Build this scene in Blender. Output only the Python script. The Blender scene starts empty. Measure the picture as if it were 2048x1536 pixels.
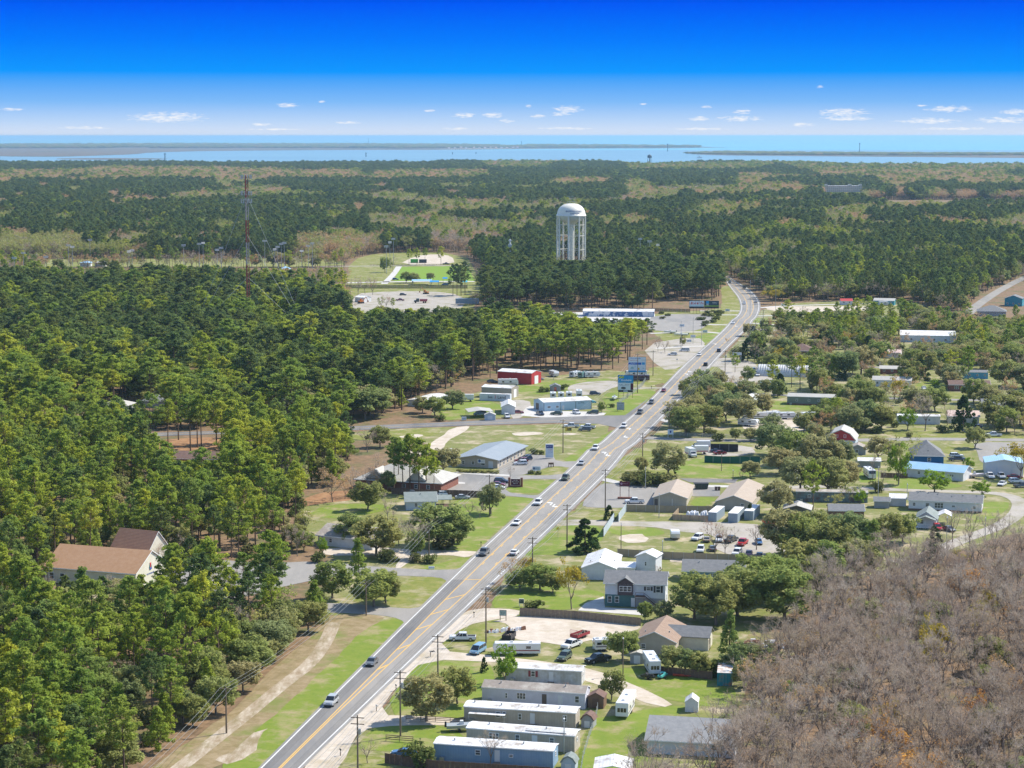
import bpy, bmesh, math, random
import numpy as np
from mathutils import Vector, Matrix
from mathutils.geometry import tessellate_polygon
R = math.radians
scene = bpy.context.scene
COL = scene.collection
# ------------------------------------------------------------------ camera
FPX, HC, YH = 4137.0, 110.0, 272.0
PITCH = math.atan((768 - YH) / FPX); CP, SP = math.cos(PITCH), math.sin(PITCH)
cam_d = bpy.data.cameras.new('camera'); cam = bpy.data.objects.new('camera', cam_d); COL.objects.link(cam)
cam_d.sensor_width = 36; cam_d.lens = FPX / 2048 * 36; cam_d.clip_start = 1; cam_d.clip_end = 2e6
cam.location = (0, 0, HC); cam.rotation_euler = (math.pi / 2 - PITCH, 0, 0)
scene.camera = cam
# ------------------------------------------------------------------ sky, sun, exposure
SUN_EL, SUN_AZ = R(47), R(62)            # azimuth measured from +Y towards +X
EXPO = 0.55
HAZE = 3.8e-5
scene.view_settings.view_transform = 'Standard'; scene.view_settings.look = 'None'
scene.view_settings.exposure = EXPO; scene.view_settings.gamma = 1
scene.cycles.use_denoising = True; scene.cycles.use_adaptive_sampling = True
scene.cycles.max_bounces = 6; scene.cycles.diffuse_bounces = 3; scene.cycles.transmission_bounces = 4
scene.cycles.transparent_max_bounces = 8; scene.cycles.volume_bounces = 1
scene.cycles.sample_clamp_indirect = 6

def lin(c):
    return tuple(((v / 255) / 12.92 if v / 255 < .04045 else ((v / 255 + .055) / 1.055) ** 2.4) for v in c)

world = bpy.data.worlds.new('World'); scene.world = world; world.use_nodes = True
nt = world.node_tree; nt.nodes.clear(); N = nt.nodes.new; L = nt.links.new
SKY_S = 0.15
out = N('ShaderNodeOutputWorld'); bg = N('ShaderNodeBackground'); L(bg.outputs[0], out.inputs[0]); bg.inputs[1].default_value = SKY_S
sky = N('ShaderNodeTexSky'); sky.sky_type = 'NISHITA'; sky.sun_disc = False
sky.sun_elevation = SUN_EL; sky.sun_rotation = SUN_AZ; sky.air_density = 1.0; sky.dust_density = .3; sky.ozone_density = 3
tc = N('ShaderNodeTexCoord'); sep = N('ShaderNodeSeparateXYZ'); L(tc.outputs['Generated'], sep.inputs[0])
def mth(op, a, b=None, c=None, clamp=False, nt=nt):
    n = nt.nodes.new('ShaderNodeMath'); n.operation = op; n.use_clamp = clamp
    for i, v in enumerate((a, b, c)):
        if v is None: continue
        if isinstance(v, (int, float)): n.inputs[i].default_value = v
        else: nt.links.new(v, n.inputs[i])
    return n.outputs[0]
def ramp(fac, stops, nt=nt, interp='LINEAR'):
    r = nt.nodes.new('ShaderNodeValToRGB'); e = r.color_ramp; e.interpolation = interp
    while len(e.elements) > 1: e.elements.remove(e.elements[-1])
    e.elements[0].position = stops[0][0]; e.elements[0].color = (*stops[0][1][:3], 1)
    for p, c in stops[1:]:
        k = e.elements.new(p); k.color = (*c[:3], 1)
    nt.links.new(fac, r.inputs[0]); return r.outputs[0]
# a low band of sea air: pale at the horizon, quickly turning deep blue
kk = 1 / (SKY_S * 2 ** EXPO)
def skc(c): return tuple(v * 1.0 for v in lin(c))
zz = mth('MULTIPLY', sep.outputs[2], 1 / .10, clamp=True)
def el(y): return max(0, math.sin(math.atan((YH - y) / FPX * .995))) / .10
band = ramp(zz, [(0, skc((226, 233, 248))), (el(245), skc((190, 216, 249))), (el(205), skc((128, 187, 249))), (el(162), skc((72, 164, 250))),
                 (el(146), skc((8, 152, 255))), (el(85), skc((0, 124, 255))), (el(0), skc((0, 82, 248))), (1, skc((30, 95, 205)))])
# thin fair-weather cumulus low over the sea, placed by bearing and elevation
cl = [(580, 212, 26, 5), (340, 236, 88, 11), (648, 205, 10, 3), (525, 250, 28, 3), (930, 231, 30, 5), (985, 231, 24, 6), (1014, 242, 16, 4),
      (1075, 233, 18, 4), (1136, 219, 34, 7), (1120, 229, 24, 4), (1395, 238, 26, 5), (1480, 224, 22, 5), (1475, 238, 50, 6), (1680, 226, 56, 9),
      (1890, 220, 52, 7), (1850, 243, 70, 6), (2025, 226, 38, 6), (2000, 242, 66, 6), (1632, 176, 10, 3), (1410, 215, 12, 3), (30, 221, 28, 3),
      (1690, 238, 60, 5), (1600, 250, 30, 4), (700, 246, 30, 3), (915, 258, 30, 3), (1285, 209, 8, 2), (1055, 213, 9, 3), (860, 222, 14, 3),
      (180, 256, 60, 3), (1130, 257, 60, 3), (1400, 258, 60, 3), (1835, 213, 12, 2), (560, 259, 60, 2), (1900, 258, 90, 3)]
az = mth('ARCTAN2', sep.outputs[0], sep.outputs[1])
ele = mth('ARCSINE', sep.outputs[2])
nz = N('ShaderNodeTexNoise'); nz.inputs['Scale'].default_value = 1; nz.inputs['Detail'].default_value = 6; nz.inputs['Roughness'].default_value = .62
cmb = N('ShaderNodeCombineXYZ'); L(mth('MULTIPLY', az, 260), cmb.inputs[0]); L(mth('MULTIPLY', ele, 1100), cmb.inputs[1]); L(cmb.outputs[0], nz.inputs['Vector'])
acc = None
for (x, y, w, h) in cl:
    a0 = math.atan((x - 1024) / FPX); e0 = math.atan((YH - y) / FPX)
    u = mth('MULTIPLY', mth('SUBTRACT', az, a0), FPX / (w * 1.15)); v = mth('MULTIPLY', mth('SUBTRACT', ele, e0), FPX / (h * 1.3))
    d = mth('SUBTRACT', 1.0, mth('ADD', mth('MULTIPLY', u, u), mth('MULTIPLY', v, v)), clamp=True)
    acc = d if acc is None else mth('MAXIMUM', acc, d)
cm = mth('MULTIPLY', mth('SUBTRACT', mth('ADD', mth('MULTIPLY', acc, .8), mth('MULTIPLY', nz.outputs[0], 2.4)), 1.55), 1.5, clamp=True)
cm = mth('MULTIPLY', cm, mth('MULTIPLY', acc, 3, clamp=True))
mixc = N('ShaderNodeMix'); mixc.data_type = 'RGBA'; L(mth('MULTIPLY', cm, .8), mixc.inputs[0]); L(band, mixc.inputs[6]); mixc.inputs[7].default_value = (1.0, .985, .985, 1)
sc = N('ShaderNodeVectorMath'); sc.operation = 'SCALE'; L(mixc.outputs[2], sc.inputs[0]); sc.inputs['Scale'].default_value = kk
up = mth('MULTIPLY', mth('SUBTRACT', sep.outputs[2], .07), 1 / .13, clamp=True)
mx = N('ShaderNodeMix'); mx.data_type = 'RGBA'; L(up, mx.inputs[0]); L(sc.outputs[0], mx.inputs[6]); L(sky.outputs[0], mx.inputs[7])
L(mx.outputs[2], bg.inputs[0])

sun_d = bpy.data.lights.new('sun', 'SUN'); sun = bpy.data.objects.new('sun', sun_d); COL.objects.link(sun)
sun_d.energy = 4.75; sun_d.angle = R(.53); sun_d.color = (1, .94, .83)
sd = Vector((math.sin(SUN_AZ) * math.cos(SUN_EL), math.cos(SUN_AZ) * math.cos(SUN_EL), math.sin(SUN_EL)))
sun.rotation_euler = sd.to_track_quat('Z', 'Y').to_euler(); sun.location = (0, 0, 500)

# ------------------------------------------------------------------ helpers
def G(px, py):
    zc = FPX * HC / (CP * (py - YH)); return ((px - 1024) * zc / FPX, (zc - HC * SP) / CP)
def proj(X, Y, Z=0):
    zc = Y * CP + (HC - Z) * SP; yc = Y * SP - (HC - Z) * CP
    return 1024 + FPX * X / zc, 768 - FPX * yc / zc
def props(o, label=None, cat=None, group=None, kind=None):
    for k, v in (('label', label), ('category', cat), ('group', group), ('kind', kind)):
        if v: o[k] = v
    return o
def empty(name, x, y, rz=0, z=0, **kw):
    o = bpy.data.objects.new(name, None); COL.objects.link(o); o.location = (x, y, z); o.rotation_euler = (0, 0, rz)
    o.empty_display_size = .5; return props(o, **kw)
def link(name, me, parent=None, loc=(0, 0, 0), rot=(0, 0, 0), **kw):
    o = bpy.data.objects.new(name, me); COL.objects.link(o); o.parent = parent; o.location = loc; o.rotation_euler = rot
    return props(o, **kw)
def copy_tree(o, parent=None):
    c = o.copy(); COL.objects.link(c); c.parent = parent
    for ch in KIDS.get(o.name, ()) or o.children: copy_tree(ch, c)
    return c
KIDS = {}
class MB:
    """collects polygons, becomes one mesh"""
    def __init__(s): s.v = []; s.f = []; s.m = []
    def add(s, vs, fs, mi=0):
        k = len(s.v); s.v += [tuple(p) for p in vs]; s.f += [tuple(i + k for i in f) for f in fs]; s.m += [mi] * len(fs); return s
    def box(s, x0, y0, z0, x1, y1, z1, mi=0, tx=0, ty=0):
        v = [(x0, y0, z0), (x1, y0, z0), (x1, y1, z0), (x0, y1, z0), (x0 + tx, y0 + ty, z1), (x1 - tx, y0 + ty, z1), (x1 - tx, y1 - ty, z1), (x0 + tx, y1 - ty, z1)]
        return s.add(v, [(3, 2, 1, 0), (4, 5, 6, 7), (0, 1, 5, 4), (1, 2, 6, 5), (2, 3, 7, 6), (3, 0, 4, 7)], mi)
    def prism(s, prof, y0, y1, mi=0, ax='y', in0=0, in1=0):
        """profile in (x,z) extruded along y (or (y,z) along x)"""
        n = len(prof); cx = sum(p[0] for p in prof) / n; cz = sum(p[1] for p in prof) / n
        P = lambda a, b, t: (a, t, b) if ax == 'y' else (t, a, b)
        v = [P(a, b, y0) for a, b in prof] + [P(a, b, y1) for a, b in prof]
        f = [(i, (i + 1) % n, (i + 1) % n + n, i + n) for i in range(n)] + [tuple(range(n - 1, -1, -1)), tuple(range(n, 2 * n))]
        return s.add(v, f, mi)
    def tube(s, a, b, r0, r1, n=6, mi=0, caps=True):
        a = Vector(a); b = Vector(b); d = (b - a)
        if d.length < 1e-6: return s
        d.normalize(); u = d.orthogonal().normalized(); w = d.cross(u)
        v = [a + (u * math.cos(t) + w * math.sin(t)) * r0 for t in [2 * math.pi * i / n for i in range(n)]] + \
            [b + (u * math.cos(t) + w * math.sin(t)) * r1 for t in [2 * math.pi * i / n for i in range(n)]]
        f = [(i, (i + 1) % n, (i + 1) % n + n, i + n) for i in range(n)]
        if caps: f += [tuple(range(n - 1, -1, -1)), tuple(range(n, 2 * n))]
        return s.add(v, f, mi)
    def lathe(s, prof, n=20, mi=0, cx=0, cy=0):
        k = len(prof)
        v = [(cx + r * math.cos(2 * math.pi * i / n), cy + r * math.sin(2 * math.pi * i / n), z) for i in range(n) for r, z in prof]
        f = [(i * k + j, ((i + 1) % n) * k + j, ((i + 1) % n) * k + j + 1, i * k + j + 1) for i in range(n) for j in range(k - 1)]
        return s.add(v, f, mi)
    def mesh(s, name, mats, smooth=False, bevel=0, recalc=True):
        me = bpy.data.meshes.new(name); me.from_pydata(s.v, [], s.f)
        for m in (mats if isinstance(mats, (list, tuple)) else [mats]): me.materials.append(m)
        if any(s.m): me.polygons.foreach_set('material_index', s.m)
        if recalc or bevel:
            bm = bmesh.new(); bm.from_mesh(me)
            if recalc: bmesh.ops.recalc_face_normals(bm, faces=bm.faces)
            if bevel: bmesh.ops.bevel(bm, geom=list(bm.edges), offset=bevel, segments=2, affect='EDGES', clamp_overlap=True)
            bm.to_mesh(me); bm.free()
        if smooth: me.polygons.foreach_set('use_smooth', [True] * len(me.polygons))
        return me
    def put(s, name, mats, parent=None, smooth=False, bevel=0, loc=(0, 0, 0), rot=(0, 0, 0), **kw):
        return link(name, s.mesh(name, mats, smooth, bevel), parent, loc, rot, **kw)

# ------------------------------------------------------------------ materials
MATS = {}
def mat(name, c1, c2=None, scale=1.0, rough=.8, c3=None, scale3=.1, metal=0, coord='obj', stripe=None, bump=0, spec=.3, lo=.35, hi=.65, objcol=False, alpha=None, sxyz=None, detail=5):
    if name in MATS: return MATS[name]
    m = bpy.data.materials.new(name); m.use_nodes = True; nt = m.node_tree; MATS[name] = m
    b = nt.nodes['Principled BSDF']; b.inputs['Roughness'].default_value = rough; b.inputs['Metallic'].default_value = metal
    b.inputs['Specular IOR Level'].default_value = spec
    if alpha is not None: b.inputs['Alpha'].default_value = alpha
    def co(sc=None):
        if coord == 'world':
            g = nt.nodes.new('ShaderNodeNewGeometry'); o = g.outputs['Position']
        else:
            g = nt.nodes.new('ShaderNodeTexCoord'); o = g.outputs['Object']
        if sc:
            v = nt.nodes.new('ShaderNodeVectorMath'); v.operation = 'MULTIPLY'; nt.links.new(o, v.inputs[0]); v.inputs[1].default_value = sc; o = v.outputs[0]
        return o
    def noise(sc, d=detail):
        n = nt.nodes.new('ShaderNodeTexNoise'); n.inputs['Scale'].default_value = sc; n.inputs['Detail'].default_value = d; n.inputs['Roughness'].default_value = .7
        nt.links.new(co(sxyz), n.inputs['Vector']); return n.outputs[0]
    def mixcol(f, a, c):
        x = nt.nodes.new('ShaderNodeMix'); x.data_type = 'RGBA'; nt.links.new(f, x.inputs[0])
        for i, v in ((6, a), (7, c)):
            if isinstance(v, tuple): x.inputs[i].default_value = (*v[:3], 1)
            else: nt.links.new(v, x.inputs[i])
        return x.outputs[2]
    cur = tuple(c1)
    if objcol:
        oi = nt.nodes.new('ShaderNodeObjectInfo'); cur = oi.outputs['Color']
    if c2 is not None:
        f = nt.nodes.new('ShaderNodeMapRange'); nt.links.new(noise(scale), f.inputs[0]); f.inputs[1].default_value = lo; f.inputs[2].default_value = hi
        cur = mixcol(f.outputs[0], cur, tuple(c2))
    if c3 is not None:
        f = nt.nodes.new('ShaderNodeMapRange'); nt.links.new(noise(scale3, 7), f.inputs[0]); f.inputs[1].default_value = .5; f.inputs[2].default_value = .64
        cur = mixcol(f.outputs[0], cur, tuple(c3))
    if stripe:                                # (direction 'X'/'Y'/'Z', period in m, strength)
        w = nt.nodes.new('ShaderNodeTexWave'); w.wave_type = 'BANDS'; w.bands_direction = stripe[0]; w.inputs['Scale'].default_value = 2 * math.pi / stripe[1] / 20
        g = nt.nodes.new('ShaderNodeTexCoord'); nt.links.new(g.outputs['Object'], w.inputs['Vector'])
        k = nt.nodes.new('ShaderNodeMapRange'); nt.links.new(w.outputs['Fac'], k.inputs[0]); k.inputs[3].default_value = 1 - stripe[2]; k.inputs[4].default_value = 1
        x = nt.nodes.new('ShaderNodeMix'); x.data_type = 'RGBA'; x.blend_type = 'MULTIPLY'; x.inputs[0].default_value = 1
        if isinstance(cur, tuple): x.inputs[6].default_value = (*cur[:3], 1)
        else: nt.links.new(cur, x.inputs[6])
        nt.links.new(k.outputs[0], x.inputs[7]); cur = x.outputs[2]
        bp = nt.nodes.new('ShaderNodeBump'); bp.inputs['Strength'].default_value = .5; bp.inputs['Distance'].default_value = .03
        nt.links.new(w.outputs['Fac'], bp.inputs['Height']); nt.links.new(bp.outputs[0], b.inputs['Normal'])
    elif bump:
        bp = nt.nodes.new('ShaderNodeBump'); bp.inputs['Strength'].default_value = .8; bp.inputs['Distance'].default_value = bump
        nt.links.new(noise(max(scale, 1.2), 4), bp.inputs['Height']); nt.links.new(bp.outputs[0], b.inputs['Normal'])
    if isinstance(cur, tuple): b.inputs['Base Color'].default_value = (*cur[:3], 1)
    else: nt.links.new(cur, b.inputs['Base Color'])
    return m
def leafmat(name, cols, var=.25, trans=.3):
    m = bpy.data.materials.new(name); m.use_nodes = True; nt = m.node_tree; nt.nodes.clear(); MATS[name] = m
    o = nt.nodes.new('ShaderNodeOutputMaterial'); oi = nt.nodes.new('ShaderNodeObjectInfo')
    base = ramp(oi.outputs['Random'], [(i / max(1, len(cols) - 1), c) for i, c in enumerate(cols)], nt)
    tc = nt.nodes.new('ShaderNodeTexCoord'); n = nt.nodes.new('ShaderNodeTexNoise'); n.inputs['Scale'].default_value = .9; n.inputs['Detail'].default_value = 3
    nt.links.new(tc.outputs['Object'], n.inputs['Vector'])
    mr = nt.nodes.new('ShaderNodeMapRange'); nt.links.new(n.outputs[0], mr.inputs[0]); mr.inputs[1].default_value = .3; mr.inputs[2].default_value = .7
    mr.inputs[3].default_value = 1 - var; mr.inputs[4].default_value = 1 + var
    hs = nt.nodes.new('ShaderNodeHueSaturation'); nt.links.new(base, hs.inputs['Color']); nt.links.new(mr.outputs[0], hs.inputs['Value'])
    d = nt.nodes.new('ShaderNodeBsdfDiffuse'); nt.links.new(hs.outputs[0], d.inputs[0])
    if trans:
        t = nt.nodes.new('ShaderNodeBsdfTranslucent'); nt.links.new(hs.outputs[0], t.inputs[0])
        x = nt.nodes.new('ShaderNodeMixShader'); x.inputs[0].default_value = trans; nt.links.new(d.outputs[0], x.inputs[1]); nt.links.new(t.outputs[0], x.inputs[2]); nt.links.new(x.outputs[0], o.inputs[0])
    else: nt.links.new(d.outputs[0], o.inputs[0])
    return m

m_floor = mat('forest_floor', (.13, .085, .045), (.27, .17, .095), .35, .95, c3=(.10, .11, .035), scale3=.05, coord='world')
m_lawn = mat('lawn_grass', (.145, .175, .022), (.225, .215, .05), .4, .9, c3=(.34, .29, .17), scale3=.12, coord='world', bump=.05, lo=.4, hi=.62)
m_lawn2 = mat('rich_grass', (.13, .195, .014), (.185, .225, .028), .45, .9, c3=(.30, .25, .12), scale3=.11, coord='world', bump=.05)
m_dry = mat('dry_grass', (.135, .165, .03), (.22, .205, .07), .35, .9, c3=(.40, .33, .22), scale3=.11, coord='world', bump=.05)
m_brown = mat('brown_weeds', (.20, .15, .065), (.31, .235, .135), .35, .95, c3=(.16, .18, .04), scale3=.07, coord='world', bump=.06)
m_straw = mat('pine_straw', (.25, .12, .055), (.36, .21, .10), .3, .95, c3=(.17, .09, .04), scale3=.13, coord='world')
m_sand = mat('sand', (.46, .39, .31), (.58, .51, .43), .3, .95, c3=(.42, .35, .25), scale3=.12, coord='world')
m_gravel = mat('gravel', (.33, .30, .26), (.43, .39, .34), .4, .95, c3=(.24, .22, .13), scale3=.1, coord='world')
m_track = mat('sandy_track', (.27, .20, .12), (.52, .45, .36), .55, .95, coord='world', sxyz=(1, .3, 1), lo=.36, hi=.70, c3=(.24, .19, .10), scale3=.25)
m_asph = mat('road_asphalt', (.25, .235, .215), (.30, .28, .255), .25, .9, c3=(.20, .195, .19), scale3=.04, coord='world', sxyz=(1, .25, 1))
m_asph_d = mat('dark_asphalt', (.175, .17, .165), (.21, .20, .19), .3, .9, c3=(.13, .13, .135), scale3=.05, coord='world', sxyz=(1, .25, 1))
m_wear = mat('worn_asphalt', (.19, .185, .18), (.24, .235, .225), .6, .9, coord='world', sxyz=(1, .2, 1), alpha=.16)
m_conc = mat('concrete', (.45, .43, .40), (.55, .53, .50), .3, .9, coord='world')
m_white = mat('white_paint_line', (.72, .72, .70), (.55, .54, .52), 1.5, .7, coord='world')
m_yel = mat('yellow_paint_line', (.72, .42, .08), (.58, .37, .12), 1.5, .7, coord='world')
m_marsh = mat('marsh_grass', (.11, .08, .055), (.16, .115, .075), .003, .95, c3=(.07, .075, .04), scale3=.002, coord='world')
# ------------------------------------------------------------------ ground, water, roads
CLEAR = []          # world polygons where no wild tree grows
def chaikin(p, n=2, closed=True):
    for _ in range(n):
        q = []
        m = len(p)
        for i in range(m if closed else m - 1):
            a, b = p[i], p[(i + 1) % m]
            q += [(.75 * a[0] + .25 * b[0], .75 * a[1] + .25 * b[1]), (.25 * a[0] + .75 * b[0], .25 * a[1] + .75 * b[1])]
        p = q if closed else [p[0]] + q + [p[-1]]
    return p
rg = random.Random(7)
def sheet(name, pts, m, z, smooth=1, jit=0, clear=True, px=True, label=None):
    w = [G(*p) for p in pts] if px else pts
    if smooth: w = chaikin(w, smooth)
    if jit:
        q = []
        for i in range(len(w)):
            a, b = w[i], w[(i + 1) % len(w)]; n = max(1, int(math.hypot(b[0] - a[0], b[1] - a[1]) / 5))
            for k in range(n):
                t = k / n; q.append((a[0] + (b[0] - a[0]) * t + rg.uniform(-jit, jit), a[1] + (b[1] - a[1]) * t + rg.uniform(-jit, jit)))
        w = q
    tri = tessellate_polygon([[Vector((x, y, 0)) for x, y in w]])
    me = bpy.data.meshes.new(name); me.from_pydata([(x, y, z) for x, y in w], [], [tuple(t) for t in tri])
    bm = bmesh.new(); bm.from_mesh(me)
    for f in bm.faces:
        if f.normal.z < 0: f.normal_flip()
    bm.to_mesh(me); bm.free(); me.materials.append(m)
    if clear: CLEAR.append(np.array(w))
    return link(name, me, kind='structure', label=label)
def ribbon(name, pts, width, m, z, px=True, clear=True, kind='structure', smooth=2, taper=None):
    w = [G(*p) for p in pts] if px else list(pts)
    if smooth: w = chaikin(w, smooth, False)
    Lf, Rt = [], []
    for i, p in enumerate(w):
        a = w[max(0, i - 1)]; b = w[min(len(w) - 1, i + 1)]; dx, dy = b[0] - a[0], b[1] - a[1]; l = math.hypot(dx, dy) or 1
        nx, ny = -dy / l, dx / l; h = width / 2
        Lf.append((p[0] + nx * h, p[1] + ny * h)); Rt.append((p[0] - nx * h, p[1] - ny * h))
    v = [(x, y, z) for x, y in Lf] + [(x, y, z) for x, y in Rt]; n = len(w)
    mb = MB().add(v, [(i, i + n, i + n + 1, i + 1) for i in range(n - 1)])
    me = mb.mesh(name, m, recalc=False)
    bm = bmesh.new(); bm.from_mesh(me)
    for f in bm.faces:
        if f.normal.z < 0: f.normal_flip()
    bm.to_mesh(me); bm.free()
    if clear: CLEAR.append(np.array(Lf + Rt[::-1]))
    return link(name, me, kind=kind)

FAR = 420000
sheet('ground', [(-FAR, -3000), (FAR, -3000), (FAR, FAR), (-FAR, FAR)], m_floor, 0, 0, clear=False, px=False)
# sea and sound beyond the mainland, with marsh and barrier islands
m_sea = bpy.data.materials.new('sea_water'); m_sea.use_nodes = True
_b = m_sea.node_tree.nodes['Principled BSDF']; _n = m_sea.node_tree
def seamat(m, c1, c2):
    nt = m.node_tree; b = nt.nodes['Principled BSDF']; b.inputs['Roughness'].default_value = .35; b.inputs['IOR'].default_value = 1.33
    g = nt.nodes.new('ShaderNodeNewGeometry'); v = nt.nodes.new('ShaderNodeVectorMath'); v.operation = 'MULTIPLY'; v.inputs[1].default_value = (.0006, .0025, 1)
    nt.links.new(g.outputs['Position'], v.inputs[0]); n = nt.nodes.new('ShaderNodeTexNoise'); n.inputs['Scale'].default_value = 1; n.inputs['Detail'].default_value = 4
    nt.links.new(v.outputs[0], n.inputs['Vector']); c = ramp(n.outputs[0], [(.35, c1), (.65, c2)], nt); nt.links.new(c, b.inputs['Base Color'])
    b.inputs['Specular IOR Level'].default_value = .25
seamat(m_sea, (.10, .36, .46), (.16, .46, .54))
m_sound = bpy.data.materials.new('sound_water'); m_sound.use_nodes = True; seamat(m_sound, (.13, .27, .36), (.18, .33, .42)); m_sound.node_tree.nodes['Principled BSDF'].inputs['Specular IOR Level'].default_value = .12
shore = [(-700, 327), (0, 326), (330, 324), (420, 326), (560, 327), (700, 326), (860, 324), (1000, 321), (1120, 320), (1200, 322), (1290, 328), (1330, 326),
         (1400, 324), (1520, 322), (1600, 323), (1700, 327), (1900, 328), (2048, 327), (2700, 328)]
sw = [G(x, y + 8) for x, y in shore]

sheet('sound_water', sw + [(FAR * .2, G(0, 300)[1]), (-FAR * .2, G(0, 300)[1])], m_sound, .5, 0, clear=False, px=False)
y0 = G(0, 300)[1]
sheet('sea', [(-FAR, y0), (FAR, y0), (FAR, FAR), (-FAR, FAR)], m_sea, .5, 0, clear=False, px=False)
def island(name, pts, m=m_marsh, z=1.2): return sheet(name, pts, m, z, 1, clear=False)
island('marsh_island', [(-600, 303), (0, 313), (110, 314), (180, 312), (270, 309), (300, 305), (420, 302), (700, 300), (900, 300), (1060, 298), (1200, 297), (1330, 297), (1420, 295), (1470, 296.5), (1380, 292.5), (1200, 291), (1000, 289.5), (700, 288), (400, 287), (0, 289), (-600, 291)])
island('marsh_bar', [(85, 318), (200, 320), (325, 319), (340, 317.5), (200, 316.2)], z=1.1)
island('sand_spit', [(1365, 308), (1440, 311), (1560, 312), (1680, 313), (1900, 315), (2300, 318), (2300, 308), (2048, 308), (1800, 307.3), (1600, 306.2), (1440, 304.6)])
sheet('beach', [(880, 298.6), (960, 298.2), (1040, 297), (1040, 296.6), (960, 297.6), (880, 298)], m_sand, 1.6, 1, clear=False)

# --- the town: one wide sheet of rough lawn under everything built
sheet('town_lawn', [(905, 1252), (1000, 1215), (1010, 1120), (1130, 1040), (1215, 955), (1300, 880), (1420, 745), (1500, 655), (1530, 610), (1700, 600), (1840, 600), (1880, 640), (2200, 690), (2300, 1070), (2050, 1060), (1900, 1105), (1640, 1180), (1560, 1240), (1500, 1330), (1480, 1420), (1420, 1536), (1400, 1800), (420, 1800), (560, 1640), (640, 1560), (700, 1490), (760, 1430), (850, 1320)], m_dry, .02, 1, .5, clear=False)
sheet('west_lawn', [(600, 1215), (640, 1200), (690, 1135), (600, 1060), (600, 1000), (700, 985), (870, 950), (890, 885), (700, 880), (690, 862), (942, 852), (1240, 846), (1285, 805), (1325, 770), (1250, 738), (1130, 748), (1000, 770), (960, 785), (870, 800), (860, 840), (1180, 832), (1232, 850), (1165, 925), (1000, 1085), (860, 1225), (820, 1250), (700, 1240)], m_dry, .024, 1, .4)
sheet('north_lawn', [(1320, 745), (1335, 690), (1300, 660), (1300, 622), (1440, 622), (1445, 600), (1440, 572), (1470, 572), (1484, 600), (1482, 625), (1440, 672), (1360, 745), (1330, 775)], m_lawn, .022, 1, .4)
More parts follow.
